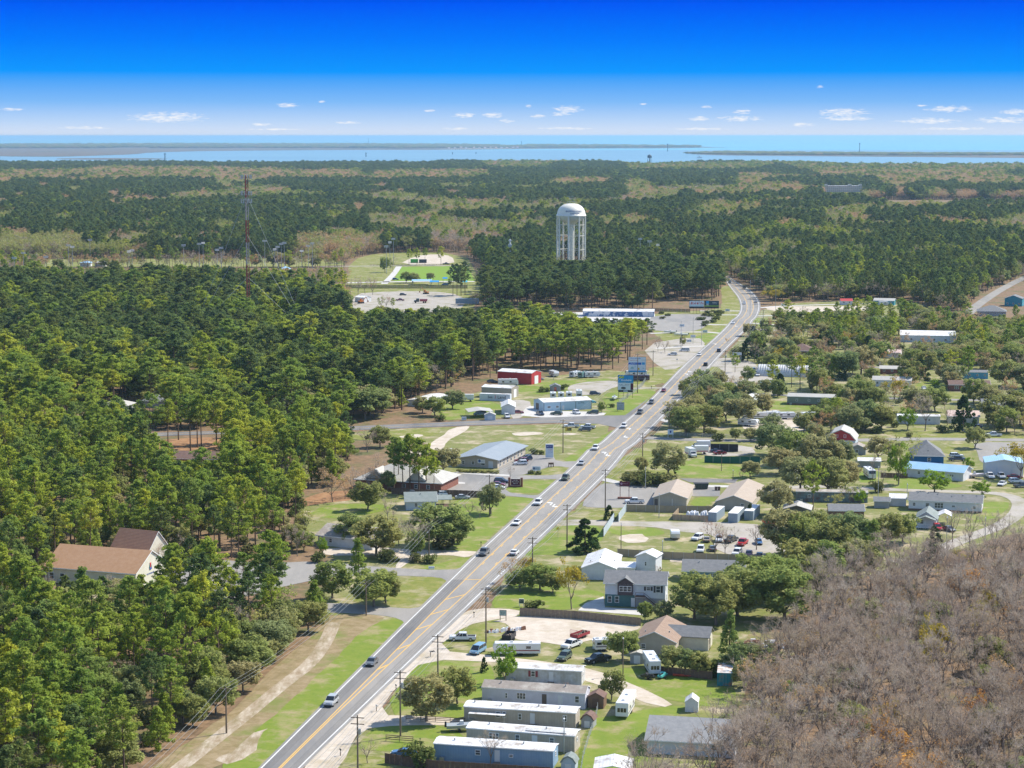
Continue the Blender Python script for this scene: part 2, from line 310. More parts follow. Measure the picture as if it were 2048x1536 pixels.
lawns = [
 [(415, 1560), (523, 1540), (600, 1458), (735, 1325), (805, 1258), (815, 1240), (780, 1234), (725, 1262), (675, 1315), (610, 1375), (525, 1450)],
 [(734, 1217), (820, 1219), (842, 1213), (868, 1193), (902, 1160), (880, 1154), (844, 1153), (807, 1159), (780, 1180), (700, 1197)],
 [(820, 1134), (856, 1140), (905, 1140), (924, 1136), (944, 1120), (939, 1115), (912, 1116), (880, 1128)],
 [(870, 1105), (942, 1103), (956, 1100), (1000, 1056), (1039, 1025), (1074, 998), (1064, 995), (990, 994), (905, 1000), (890, 1022), (920, 1040), (900, 1070)],
 [(1055, 950), (1092, 936), (1113, 932), (1146, 935), (1138, 944), (1125, 952), (1060, 952)],
 [(1010, 984), (1020, 973), (1044, 963), (1096, 960), (1116, 963), (1092, 985), (1060, 987)],
 [(1229, 857), (1236, 860), (1170, 922), (1120, 924), (1150, 905)],
 [(700, 868), (860, 856), (888, 858), (870, 872), (800, 882), (700, 880)],
 [(1020, 788), (1030, 772), (1090, 762), (1200, 758), (1228, 757), (1205, 763), (1140, 772), (1130, 785), (1060, 790)],
 [(1205, 828), (1215, 815), (1200, 792), (1240, 778), (1318, 779), (1298, 800), (1262, 828), (1235, 832)],
 [(1240, 772), (1290, 748), (1303, 733), (1364, 731), (1345, 750), (1324, 771)],
 [(888, 800), (950, 792), (1045, 826), (905, 842), (876, 836)],
 [(608, 1034), (649, 1010), (760, 1007), (786, 1018), (722, 1032), (680, 1037)],
 [(1205, 958), (1263, 897), (1312, 895), (1300, 930), (1356, 941), (1340, 960), (1236, 965), (1214, 963)],
 [(1346, 929), (1407, 914), (1515, 929), (1512, 956), (1478, 957), (1350, 955)],
 [(1376, 1012), (1393, 994), (1434, 995), (1420, 1013)],
 [(1129, 1031), (1146, 1020), (1239, 1021), (1234, 1041), (1195, 1041), (1156, 1038)],
 [(1063, 1087), (1098, 1058), (1134, 1050), (1208, 1051), (1204, 1090), (1150, 1110), (1080, 1110), (1040, 1112)],
 [(975, 1216), (1000, 1180), (1030, 1165), (1180, 1178), (1208, 1186), (1208, 1196), (1160, 1214), (1137, 1221), (1042, 1219)],
 [(960, 1248), (990, 1238), (1010, 1245), (1010, 1270), (985, 1300), (880, 1302), (872, 1285), (905, 1255)],
 [(820, 1340), (850, 1322), (960, 1322), (990, 1330), (985, 1400), (940, 1440), (800, 1440), (775, 1410), (800, 1370)],
 [(720, 1480), (755, 1450), (800, 1430), (860, 1445), (930, 1470), (925, 1500), (860, 1500), (800, 1505), (705, 1498)],
 [(640, 1545), (700, 1505), (800, 1520), (900, 1560), (800, 1620), (600, 1620)],
 [(1210, 1345), (1260, 1335), (1440, 1350), (1470, 1380), (1475, 1420), (1380, 1408), (1300, 1392), (1250, 1366)],
 [(1165, 1440), (1240, 1430), (1340, 1412), (1380, 1415), (1300, 1470), (1295, 1540), (1150, 1600)],
 [(1245, 1150), (1400, 1152), (1500, 1158), (1510, 1170), (1420, 1175), (1345, 1180), (1250, 1162)],
 [(1210, 1052), (1300, 1054), (1340, 1066), (1300, 1075), (1230, 1072)],
 [(1930, 1010), (2020, 1000), (2015, 1020), (1975, 1045), (1930, 1040), (1920, 1028)],
 [(1890, 890), (1945, 887), (1948, 900), (1930, 908), (1885, 908)],
 [(1770, 958), (1830, 957), (1920, 968), (1925, 976), (1830, 980), (1780, 978)],
 [(1715, 938), (1726, 925), (1762, 940), (1750, 966), (1715, 968)],
 [(1800, 852), (1880, 862), (2000, 868), (2048, 872), (2048, 880), (1820, 876), (1760, 868)],
 [(1500, 800), (1570, 800), (1640, 812), (1620, 822), (1500, 818)],
 [(1830, 764), (1890, 764), (1895, 788), (1830, 790)],
 [(1880, 785), (1990, 785), (1995, 797), (1880, 799)],
 [(1400, 672), (1460, 652), (1440, 668), (1425, 681), (1395, 690), (1350, 690)],
 [(1480, 645), (1510, 634), (1550, 640), (1550, 655), (1500, 660)],
 [(1400, 732), (1420, 722), (1440, 728), (1430, 742), (1400, 746)],
]
for i, p in enumerate(lawns): sheet('lawn', p, m_lawn2 if i % 3 != 1 else m_lawn, .045, 1, .35)
sheet('dirt_verge', [(270, 1560), (445, 1545), (560, 1440), (640, 1370), (700, 1310), (752, 1256), (765, 1238), (760, 1231), (665, 1228), (650, 1250), (560, 1320), (500, 1380), (430, 1450), (330, 1515)], m_brown, .035, 1, .6)
ribbon('sand_track', [(250, 1620), (380, 1520), (440, 1472), (500, 1425), (568, 1368), (620, 1330), (652, 1285), (668, 1245)], 3.2, m_track, .06, clear=False)
sheet('sand_patch', [(420, 1520), (470, 1500), (500, 1470), (540, 1455), (520, 1490), (470, 1530)], m_track, .055, 1, .8, clear=False)
sheet('sand_shoulder', [(560, 1620), (600, 1540), (690, 1452), (830, 1305), (905, 1240), (945, 1216), (1040, 1219), (1040, 1233), (985, 1240), (930, 1250), (870, 1300), (990, 1312), (1100, 1324), (1200, 1343), (1262, 1368), (1352, 1408), (1320, 1416), (1215, 1376), (1100, 1338), (990, 1324), (850, 1318), (800, 1368), (750, 1430), (860, 1432), (930, 1440), (925, 1450), (800, 1450), (720, 1460), (700, 1500), (660, 1560), (640, 1620)], m_sand, .05, 1, .3)
sheet('sand_lot', [(985, 1242), (1039, 1231), (1111, 1234), (1245, 1244), (1286, 1252), (1270, 1262), (1205, 1274), (1138, 1293), (1079, 1285), (1022, 1279), (1030, 1260), (1004, 1244)], m_sand, .056, 1, .4)
sheet('concrete_pad', [(1156, 1221), (1170, 1207), (1207, 1193), (1210, 1215), (1292, 1219), (1286, 1231)], m_conc, .06, 0)
sheet('side_street', [(560, 1210), (640, 1206), (700, 1208), (780, 1215), (830, 1218), (856, 1207), (862, 1200), (815, 1252), (800, 1238), (765, 1231), (700, 1227), (640, 1225), (560, 1228)], m_asph, .07, 1)
sheet('lane_pavement', [(330, 1128), (430, 1118), (520, 1128), (640, 1122), (717, 1131), (795, 1137), (905, 1141), (930, 1133), (950, 1112), (890, 1172), (893, 1158), (856, 1153), (700, 1150), (640, 1158), (560, 1175), (470, 1200), (340, 1200)], m_asph, .07, 1)
sheet('sand_drive', [(640, 1100), (700, 1092), (746, 1093), (800, 1098), (900, 1102), (950, 1102), (955, 1107), (935, 1116), (900, 1110), (840, 1111), (812, 1128), (800, 1139), (785, 1135), (806, 1113), (746, 1110), (650, 1112)], m_sand, .058, 1, .3)
sheet('car_park', [(888, 990), (880, 965), (915, 946), (1000, 951), (1020, 951), (1123, 951), (1146, 937), (1128, 955), (1124, 959), (1042, 958), (1020, 966), (1008, 984), (1060, 991), (1080, 990), (1105, 972), (1078, 1000), (1060, 996), (1005, 991), (960, 990)], m_asph, .074, 1)
sheet('office_car_park', [(993, 940), (1024, 909), (1106, 911), (1113, 924), (1168, 922), (1150, 937), (1113, 932), (1090, 936), (1055, 949), (1020, 952), (1000, 950)], m_asph, .078, 1)
sheet('footway', [(880, 948), (915, 944), (1020, 950), (1020, 953), (915, 947), (890, 962), (930, 965), (930, 968), (885, 968)], m_conc, .082, 0)
sheet('sand_patch', [(1020, 868), (1040, 864), (1075, 864), (1092, 868), (1060, 871), (1035, 872)], m_sand, .05, 1, .4, clear=False)
sheet('sand_patch', [(1116, 868), (1135, 865), (1158, 868), (1140, 871)], m_sand, .05, 2, 0, clear=False)
sheet('sand_drive', [(800, 905), (850, 895), (880, 875), (905, 855), (945, 851), (930, 862), (895, 882), (880, 905), (820, 912)], m_sand, .052, 1, .4)
sheet('sand_patch', [(790, 874), (830, 868), (852, 870), (830, 877)], m_sand, .05, 1, .4, clear=False)
sheet('side_road', [(-700, 900), (0, 878), (200, 871), (304, 866), (451, 862), (702, 853), (907, 844), (1044, 837), (1181, 832), (1250, 831), (1300, 795), (1246, 846), (1239, 857), (1198, 848), (1113, 846), (942, 851), (702, 861), (451, 868), (304, 873), (200, 878), (0, 887), (-700, 910)], m_asph_d, .086, 0)
ribbon('road_line', [(304, 869.4), (702, 857), (942, 847.5), (1100, 842), (1190, 840)], .25, m_yel, .092, clear=False)
sheet('concrete_apron', [(1040, 836), (1048, 818), (1065, 810), (1090, 822), (1215, 824), (1205, 833)], m_conc, .08, 1)
sheet('gravel_drive', [(1000, 800), (1060, 800), (1062, 815), (1045, 836), (1020, 838), (1025, 815), (1000, 808)], m_gravel, .06, 1)
sheet('gravel_turnaround', [(1130, 775), (1160, 765), (1215, 761), (1238, 764), (1240, 772), (1218, 778), (1200, 790), (1150, 790)], m_gravel, .06, 1)
ribbon('driveway', [(1238, 778), (1290, 776), (1330, 776)], 4, m_gravel, .066)
sheet('highway_car_park', [(1212, 965), (1310, 972), (1330, 985), (1330, 1012), (1255, 1016), (1180, 1016), (1160, 1010), (1192, 975)], m_asph, .075, 1)
sheet('office_yard', [(1370, 975), (1440, 975), (1440, 993), (1385, 993)], m_asph, .075, 0)
sheet('dark_car_park', [(1359, 957), (1476, 959), (1470, 966), (1380, 965)], m_asph_d, .078, 0)
ribbon('driveway', [(1205, 958), (1240, 967), (1330, 971), (1450, 973), (1530, 974)], 4, m_conc, .07)
sheet('gravel_lot', [(1112, 1042), (1156, 1039), (1240, 1043), (1440, 1044), (1560, 1052), (1600, 1075), (1580, 1115), (1470, 1116), (1425, 1095), (1440, 1072), (1350, 1062), (1300, 1053), (1150, 1050), (1120, 1052)], m_gravel, .06, 1, .3)
sheet('sand_patch', [(1230, 1072), (1270, 1066), (1300, 1075), (1280, 1086), (1240, 1084)], m_sand, .05, 1, 1, clear=False)
sheet('sand_drive', [(1340, 1118), (1380, 1119), (1420, 1122), (1420, 1127), (1340, 1125)], m_sand, .05, 1)
ribbon('town_street', [(1292, 876), (1360, 879), (1500, 882), (1650, 882), (1821, 878), (1950, 879), (2150, 882)], 7, m_asph, .072)
sheet('cul_de_sac', [(1945, 884), (2060, 886), (2200, 890), (2200, 905), (2020, 905), (2000, 912), (1990, 930), (1960, 926), (1955, 905)], m_asph, .076, 1)
ribbon('town_street', [(1500, 985), (1600, 972), (1715, 976), (1836, 982), (1941, 984), (2010, 988), (2044, 1003), (2035, 1030), (1995, 1055), (1945, 1072), (1895, 1092), (1840, 1116), (1790, 1125)], 5, m_gravel, .072)
ribbon('town_street', [(1450, 786), (1600, 792), (1732, 796), (1963, 801), (2150, 804)], 6, m_asph, .072)
ribbon('town_street', [(1700, 733), (1820, 737), (1905, 740), (2150, 745)], 6, m_asph, .072)
ribbon('town_street', [(2140, 520), (2060, 550), (2008, 575), (1957, 608), (1935, 628)], 7, m_asph, .072)
sheet('sand_lot', [(1530, 612), (1628, 613), (1756, 612), (1772, 619), (1628, 627), (1536, 622)], m_sand, .07, 1, .5)
sheet('gravel_lot', [(1425, 716), (1500, 717), (1530, 750), (1560, 765), (1500, 775), (1450, 770), (1445, 735), (1412, 733)], m_gravel, .06, 1)
sheet('gravel_lot', [(1410, 893), (1500, 890), (1515, 910), (1400, 915)], m_gravel, .06, 1)
sheet('sand_lot', [(1480, 845), (1560, 835), (1640, 838), (1640, 862), (1490, 862)], m_sand, .06, 1)
sheet('north_car_park', [(1290, 655), (1306, 628), (1435, 629), (1412, 655), (1380, 664), (1310, 662)], m_asph, .075, 1)
sheet('sales_lot', [(850, 626), (1310, 624), (1310, 640), (1180, 650), (900, 645), (700, 640)], m_conc, .05, 1)
sheet('sales_lot', [(1280, 690), (1395, 672), (1415, 692), (1360, 738), (1320, 740)], m_gravel, .06, 1)
for a in ([(1300, 667), (1400, 663), (1455, 668)], [(1310, 697), (1375, 693), (1420, 692)], [(1400, 649), (1460, 650)], [(1440, 630), (1485, 630)], [(1400, 622), (1485, 622)],
          [(1505, 647), (1560, 650)], [(1500, 658), (1560, 661)], [(1515, 632), (1580, 631)], [(1519, 616), (1560, 612), (1700, 608), (1800, 606)], [(1297, 840), (1320, 838), (1345, 845)], [(1398, 752), (1440, 760)]):
    ribbon('driveway', a, 4.5, m_conc, .078)
sheet('playing_field', [(788, 562), (800, 534), (935, 532), (950, 563)], mat('pitch_grass', (.15, .26, .015), (.18, .27, .02), .2, .9, coord='world'), .06, 0)
sheet('field_clearing', [(690, 575), (700, 520), (760, 505), (930, 505), (960, 560), (960, 612), (900, 628), (690, 628)], m_lawn, .03, 1)
sheet('work_yard', [(700, 588), (790, 582), (900, 584), (935, 600), (920, 620), (800, 630), (700, 626)], m_gravel, .05, 1)
ribbon('path', [(768, 568), (788, 548), (798, 533)], 5, m_conc, .07)
ribbon('path', [(690, 566), (800, 563), (950, 563)], 9, m_conc, .07)
ribbon('path', [(640, 533), (760, 532), (935, 531)], 8, m_gravel, .07)
sheet('sand_lot', [(795, 530), (830, 512), (870, 508), (905, 512), (910, 529)], m_sand, .06, 1)
sheet('field_clearing', [(-300, 535), (-300, 521), (200, 517), (640, 516), (690, 520), (690, 534), (300, 533)], m_lawn, .03, 1)
sheet('pine_straw_clearing', [(262, 925), (280, 895), (300, 880), (452, 873), (458, 895), (440, 930), (380, 945), (290, 940)], m_straw, .04, 1, .6, clear=False)
sheet('pine_straw_clearing', [(600, 1000), (640, 985), (700, 980), (720, 1000), (640, 1008), (600, 1016)], m_straw, .04, 1, .6, clear=False)
sheet('church_lawn', [(80, 1180), (330, 1130), (345, 1160), (330, 1190), (100, 1205)], m_dry, .03, 1, .5)
sheet('bare_yard', [(1480, 1270), (1560, 1262), (1620, 1275), (1600, 1310), (1510, 1315)], m_brown, .04, 1, .5)

# --- highway: edge lines traced, lanes by fraction between them
LE = [(400, 1655), (523, 1536), (600, 1458), (735, 1325), (846, 1213), (883, 1180), (969, 1093), (1075, 1001), (1109, 960), (1164, 924), (1236, 856), (1297, 806), (1345, 756), (1369, 730), (1414, 692), (1433, 675), (1456, 652), (1478, 631), (1484, 618), (1482, 605), (1477, 593), (1467, 582), (1459, 571), (1452, 562), (1448, 552)]
RE = [(480, 1660), (600, 1535), (773, 1368), (969, 1180), (1060, 1094), (1159, 999), (1210, 948), (1250, 908), (1300, 857), (1350, 807), (1403, 751), (1430, 720), (1455, 693), (1482, 668), (1505, 645), (1516, 626), (1519, 612), (1515, 598), (1504, 585), (1490, 574), (1471, 563), (1460, 556), (1455, 552)]
ys = np.concatenate([np.arange(1650, 900, -10), np.arange(900, 640, -4), np.arange(640, 551, -1.5)])
lx = np.interp(-ys, [-p[1] for p in LE], [p[0] for p in LE]); rx = np.interp(-ys, [-p[1] for p in RE], [p[0] for p in RE])
def smo(a, k=5):
    b = np.pad(a, k, mode='edge'); b[:k] = a[0] + (np.arange(-k, 0)) * (a[1] - a[0]); b[-k:] = a[-1] + np.arange(1, k + 1) * (a[-1] - a[-2])
    return np.convolve(b, np.ones(2 * k + 1) / (2 * k + 1), 'valid')
lx, rx = smo(lx), smo(rx)
LW = np.array([G(x, y) for x, y in zip(lx, ys)]); RW = np.array([G(x, y) for x, y in zip(rx, ys)])
def across(f0, f1, name, m, z, i0=0, i1=None, kind='structure'):
    i1 = i1 or len(ys); idx = range(i0, i1)
    f0 = f0 if callable(f0) else (lambda i, v=f0: v); f1 = f1 if callable(f1) else (lambda i, v=f1: v)
    A = [LW[i] + (RW[i] - LW[i]) * f0(i) for i in idx]; B = [LW[i] + (RW[i] - LW[i]) * f1(i) for i in idx]; n = len(A)
    me = MB().add([(*p, z) for p in A] + [(*p, z) for p in B], [(i, i + n, i + n + 1, i + 1) for i in range(n - 1)]).mesh(name, m, recalc=False)
    bm = bmesh.new(); bm.from_mesh(me)
    for f in bm.faces:
        if f.normal.z < 0: f.normal_flip()
    bm.to_mesh(me); bm.free(); return link(name, me, kind=kind)
across(-.07, 1.09, 'highway', m_asph, .10); CLEAR.append(np.array([LW[i] + (RW[i] - LW[i]) * -.5 for i in range(len(ys))] + [LW[i] + (RW[i] - LW[i]) * 1.5 for i in range(len(ys) - 1, -1, -1)]))
def yl(i): return float(np.interp(-ys[i], [-1700, -1440, -1336, -1180, -560], [.475, .465, .42, .32, .32]))
def yr(i): return float(np.interp(-ys[i], [-1700, -1440, -1336, -1180, -560], [.515, .525, .57, .68, .68]))
across(.03, lambda i: yl(i) - .01, 'highway_lane', m_asph_d, .106, 0, int(np.argmin(abs(ys - 1150))))
wd = lambda i, w: w / np.linalg.norm(RW[i] - LW[i])
for f_, w_ in ((.11, .5), (.24, .5), (.175, .3), (.78, .5), (.91, .5), (.845, .3)): across(lambda i, f_=f_, w_=w_: f_ - wd(i, w_ / 2), lambda i, f_=f_, w_=w_: f_ + wd(i, w_ / 2), 'road_wear', m_wear, .109)
across(0, lambda i: wd(i, .26), 'road_edge_line', m_white, .112); across(lambda i: 1 - wd(i, .26), 1, 'road_edge_line', m_white, .112)
iH = int(np.argmin(abs(ys - 1130)))
across(lambda i: yl(i) - wd(i, .12), lambda i: yl(i) + wd(i, .12), 'road_centre_line', m_yel, .112, 0)
across(lambda i: yr(i) - wd(i, .12), lambda i: yr(i) + wd(i, .12), 'road_centre_line', m_yel, .112, 0)
def lerp(i, f): return LW[i] + (RW[i] - LW[i]) * f
def at_y(y, f):
    j = int(np.argmin(abs(ys - y))); return lerp(j, f)
mbd = MB()
S = np.concatenate([[0], np.cumsum(np.linalg.norm(np.diff((LW + RW) / 2, axis=0), axis=1))])
CTR = (LW + RW) / 2
def at_s(s, f):
    t = np.interp(s, S, np.arange(len(S))); i = int(t); k = t - i; j = min(i + 1, len(S) - 1)
    return lerp(i, f) * (1 - k) + lerp(j, f) * k
s0 = S[iH]
while s0 < S[-1] - 10:
    i = int(np.argmin(abs(S - s0)))
    for f in (yl(i) + .035, yr(i) - .035):
        w = .12 / 12; a, b, c, d = at_s(s0, f - w), at_s(s0, f + w), at_s(s0 + 3, f + w), at_s(s0 + 3, f - w)
        mbd.add([(*p, .114) for p in (a, b, c, d)], [(0, 1, 2, 3)])
    s0 += 12
link('road_dashes', mbd.mesh('road_dashes', m_yel, recalc=True), kind='structure')
mbh = MB()
for y in (1336, 1297, 1260, 1226, 1195, 1164):
    i = int(np.argmin(abs(ys - y))); a = Vector(lerp(i, yl(i))); j = int(np.argmin(abs(ys - (y - (7 if y > 1250 else 9))))); b = Vector(lerp(j, yr(j)))
    d = (b - a).normalized(); n = Vector((-d.y, d.x)) * .22
    mbh.add([(*(a + n), .116), (*(a - n), .116), (*(b - n), .116), (*(b + n), .116)], [(0, 1, 2, 3)])
link('road_hatching', mbh.mesh('road_hatching', m_yel), kind='structure')
mba = MB()
def arrow(px, py, flip):
    x, y = G(px, py); t = at_s(0, 0); i = int(np.argmin(abs(ys - py))); d = Vector(CTR[min(i + 2, len(CTR) - 1)] - CTR[max(0, i - 2)]).normalized(); n = Vector((d.y, -d.x))
    if flip: d, n = -d, -n
    P = lambda a, b: (x + d.x * a + n.x * b, y + d.y * a + n.y * b, .116)
    sh = [(-2.6, .1), (-.2, .1), (.1, -.1), (.1, -.7), (.6, -.7), (-.1, -1.7), (-.9, -.7), (-.5, -.7), (-.55, -.3), (-2.6, -.25)]
    sh = [(a * 1.7, b * 1.2) for a, b in sh]
    tri = tessellate_polygon([[Vector((a, b, 0)) for a, b in sh]])
    mba.add([P(a, b) for a, b in sh], [tuple(q) for q in tri])
for a in ((1106, 1006, 0), (1104, 1014, 1), (1213, 905, 0), (1211, 912, 1), (1262, 857, 0), (1247, 875, 1), (1376, 748, 0), (1376, 744, 1), (1433, 688, 0), (1470, 653, 1)): arrow(*a)
link('road_arrows', mba.mesh('road_arrows', m_white), kind='structure')
# ------------------------------------------------------------------ trees
def tri_cloud(rs, centers, radii, n, size, flat=.6, upb=.6, aspect=.6):
    """n small leaf-clump triangles round each centre"""
    C = np.repeat(np.asarray(centers, float), n, 0); Rr = np.repeat(np.asarray(radii, float), n)
    d = rs.normal(size=(len(C), 3)); d /= np.linalg.norm(d, axis=1)[:, None]
    r = rs.uniform(.25, 1, len(C)) ** .5
    P = C + d * (r * Rr)[:, None] * np.array([1, 1, flat])
    nrm = rs.normal(size=(len(C), 3)) + np.array([0, 0, upb]) + d * .45; nrm /= np.linalg.norm(nrm, axis=1)[:, None]
    t = np.cross(nrm, rs.normal(size=(len(C), 3))); t /= np.linalg.norm(t, axis=1)[:, None]; b = np.cross(nrm, t)
    s = (size * rs.uniform(.6, 1.35, len(C)))[:, None]
    V = np.stack([P + t * s, P - t * s * .55 + b * s * aspect, P - t * s * .55 - b * s * aspect], 1).reshape(-1, 3)
    return V, np.arange(len(V)).reshape(-1, 3)
def slivers(rs, A, B, w):
    A = np.asarray(A, float); B = np.asarray(B, float); d = B - A; n = np.cross(d, rs.normal(size=d.shape)); n /= np.linalg.norm(n, axis=1)[:, None] + 1e-9
    w = np.asarray(w)[:, None] if np.ndim(w) else w
    V = np.stack([A + n * w, A - n * w, B], 1).reshape(-1, 3); return V, np.arange(len(V)).reshape(-1, 3)
def tubes(segs, n=5):
    """segs: (a, b, ra, rb)"""
    V, F = [], []
    for a, b, r0, r1 in segs:
        a = Vector(a); b = Vector(b); d = (b - a)
        if d.length < 1e-5: continue
        d.normalize(); u = d.orthogonal().normalized(); w = d.cross(u); k = len(V)
        for p, r in ((a, r0), (b, r1)):
            V += [tuple(p + (u * math.cos(6.2832 * i / n) + w * math.sin(6.2832 * i / n)) * r) for i in range(n)]
        F += [(k + i, k + (i + 1) % n, k + (i + 1) % n + n, k + i + n) for i in range(n)]
    V = np.array(V); Q = np.array(F); return V, np.concatenate([Q[:, [0, 1, 2]], Q[:, [0, 2, 3]]])
def tmesh(name, parts, mats):
    V = np.concatenate([p[0] for p in parts]); off = np.cumsum([0] + [len(p[0]) for p in parts[:-1]]); Fc = np.concatenate([p[1] + o for p, o in zip(parts, off)])
    me = bpy.data.meshes.new(name); me.vertices.add(len(V)); me.vertices.foreach_set('co', V.astype(np.float32).ravel())
    me.loops.add(len(Fc) * 3); me.loops.foreach_set('vertex_index', Fc.astype(np.int32).ravel()); me.polygons.add(len(Fc))
    me.polygons.foreach_set('loop_start', np.arange(0, len(Fc) * 3, 3, dtype=np.int32))
    for m in mats: me.materials.append(m)
    if len(parts) > 1: me.polygons.foreach_set('material_index', np.concatenate([np.full(len(p[1]), i if i < len(mats) else 0) for i, p in enumerate(parts)]).astype(np.int32))
    me.update(); me.validate(); return me
m_bark = mat('pine_bark', (.17, .11, .075), (.10, .07, .05), 2, .9)
m_barkg = mat('grey_bark', (.22, .18, .15), (.15, .12, .10), 2, .9)
m_twig = leafmat('twigs', [(0.409, 0.319, 0.244), (0.515, 0.417, 0.325), (0.426, 0.338, 0.244), (0.569, 0.489, 0.388), (0.390, 0.293, 0.235)], .12, .3)
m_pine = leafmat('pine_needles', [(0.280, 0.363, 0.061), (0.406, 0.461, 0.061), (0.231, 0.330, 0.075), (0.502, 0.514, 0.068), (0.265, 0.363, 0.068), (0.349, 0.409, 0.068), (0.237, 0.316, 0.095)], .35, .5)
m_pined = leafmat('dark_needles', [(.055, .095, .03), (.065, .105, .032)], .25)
m_dpine = leafmat('shaded_pine_needles', [(0.130, 0.190, 0.067), (0.169, 0.230, 0.071), (0.207, 0.241, 0.061), (0.117, 0.172, 0.071)], .35, .4)  # darker copy of the pine needles, shading of distant trees put into the colour
m_oak = leafmat('oak_leaves', [(.27, .30, .10), (.38, .37, .13), (.29, .36, .10), (.45, .40, .19), (.25, .31, .13), (.36, .40, .11)], .3, .45)
m_bud = leafmat('budding_leaves', [(0.352, 0.385, 0.076), (0.418, 0.385, 0.123), (0.286, 0.352, 0.076)], .25)
m_rust = leafmat('rust_leaves', [(0.550, 0.310, 0.135), (0.550, 0.360, 0.162), (0.462, 0.310, 0.171)], .2)
m_orange = leafmat('orange_leaves', [(.62, .30, .06), (.58, .33, .09)], .25)
m_red = leafmat('red_maple_buds', [(.50, .23, .15), (.48, .26, .20)], .2)
m_lime = leafmat('spring_leaves', [(.28, .40, .035), (.24, .36, .04)], .25)
m_gold = leafmat('golden_leaves', [(.42, .36, .035), (.46, .34, .04)], .25)
m_bush = leafmat('bush_leaves', [(.12, .15, .045), (.15, .18, .055), (.19, .18, .07)], .3)
TREES = {}      # kind -> list of dict(crown=(V,F), trunk=(V,F), h)
def mk_pine(seed, h=17.0, w=3.3, cb=.48, conic=0, ncl=36, leaf=.38):
    rs = np.random.RandomState(seed); bx, by = rs.uniform(-.6, .6, 2)
    zc = lambda t: np.array([bx * t * t, by * t * t, h * t])
    segs = []; r0 = .24
    for i in range(6): segs.append((zc(i / 6), zc((i + 1) / 6), r0 * (1 - i / 6 * .85), r0 * (1 - (i + 1) / 6 * .85)))
    C, Rr = [], []; n = 26 if not conic else 30; az = rs.uniform(0, 6.28)
    for k in range(n):
        t = cb + (1.0 - cb) * (k + rs.uniform(0, .8)) / n; u = (t - cb) / (1 - cb); az += 2.4 + rs.uniform(-.5, .5)
        if conic: Lb = w * (1 - u) ** .8 * rs.uniform(.8, 1.1) + .25
        else: Lb = w * (.45 + .65 * math.sin(math.pi * min(1, u * .75 + .18))) * (1 - u ** 4 * .75) * rs.uniform(.6, 1.15)
        sl = rs.uniform(.05, .5) if not conic else rs.uniform(-.05, .25)
        a = zc(t); dr = np.array([math.cos(az), math.sin(az), sl]); b = a + dr * Lb
        segs.append((a, b, .07, .02))
        for q in ((.55, .8, 1.0) if Lb > 1.6 else (.6, 1.0)):
            C.append(a + dr * Lb * q + rs.normal(0, .22, 3)); Rr.append(rs.uniform(.5, .95) * (.75 + Lb / w * .3))
    for k in range(4): C.append(zc(.97) + rs.normal(0, .4, 3)); Rr.append(.7)
    for k in range(3):      # dead stubs below the crown
        t = rs.uniform(cb * .6, cb); a = zc(t); z = rs.uniform(0, 6.28); segs.append((a, a + np.array([math.cos(z), math.sin(z), .2]) * rs.uniform(.8, 1.8), .04, .015))
    return dict(crown=tri_cloud(rs, C, Rr, ncl, leaf, .78, 1.35, .42), trunk=tubes(segs), h=h)
def limbs(rs, h, r, spread, n1, depth, up=.5):
    """a branching skeleton: returns segments and twig ends"""
    segs = []; tips = []
    th = h * rs.uniform(.22, .32); top = np.array([rs.uniform(-.3, .3), rs.uniform(-.3, .3), th]); segs.append((np.zeros(3), top, r, r * .75))
    def grow(p, d, Ln, rr, dep):
        q = p + d * Ln * .5 + rs.normal(0, .05 * Ln, 3); e = q + (d + rs.normal(0, .2, 3)) * Ln * .5; segs.append((p, q, rr, rr * .8)); segs.append((q, e, rr * .8, rr * .55))
        if dep == 0: tips.append((q, e, d)); return
        for _ in range(rs.randint(2, 4)):
            nd = d + rs.normal(0, .48, 3) + np.array([0, 0, .12]); nd /= np.linalg.norm(nd); grow(e if rs.rand() < .65 else q, nd, Ln * rs.uniform(.62, .85), rr * .55, dep - 1)
    for i in range(n1):
        a = 6.2832 * (i + rs.uniform(0, .6)) / n1; d = np.array([math.cos(a) * spread, math.sin(a) * spread, up + rs.uniform(0, .7)]); d /= np.linalg.norm(d)
        grow(top * rs.uniform(.75, 1), d, h * rs.uniform(.26, .34), r * .5, depth)
    return segs, tips
def mk_bare(seed, h=12.0, spread=.55, leafn=0, leafs=.2, tw=9, cr=.75):
    rs = np.random.RandomState(seed); segs, tips = limbs(rs, h, .2, spread, 5, 2, .8)
    A, B, Wd = [], [], []
    for q, e, d in tips:
        for _ in range(tw):
            p = q + (e - q) * rs.uniform(.2, 1); nd = d + rs.normal(0, .55, 3) + np.array([0, 0, .15]); nd /= np.linalg.norm(nd); Lg = rs.uniform(.6, 1.5)
            A.append(p); B.append(p + nd * Lg); Wd.append(.028)
            for _ in range(4):
                p2 = p + nd * Lg * rs.uniform(.3, 1); n2 = nd + rs.normal(0, .6, 3); n2 /= np.linalg.norm(n2); A.append(p2); B.append(p2 + n2 * rs.uniform(.3, .8)); Wd.append(.02)
    big = [s for s in segs]
    tv, tf = tubes(big, 4)
    sv, sf = slivers(rs, A, B, np.array(Wd)); d = dict(trunk=(tv, tf), twigs=(sv, sf), h=h)
    if leafn:
        C = [e for q, e, dd in tips]; d['crown'] = tri_cloud(rs, C, [cr] * len(C), leafn, leafs, .85, 1.5, .6)
    return d
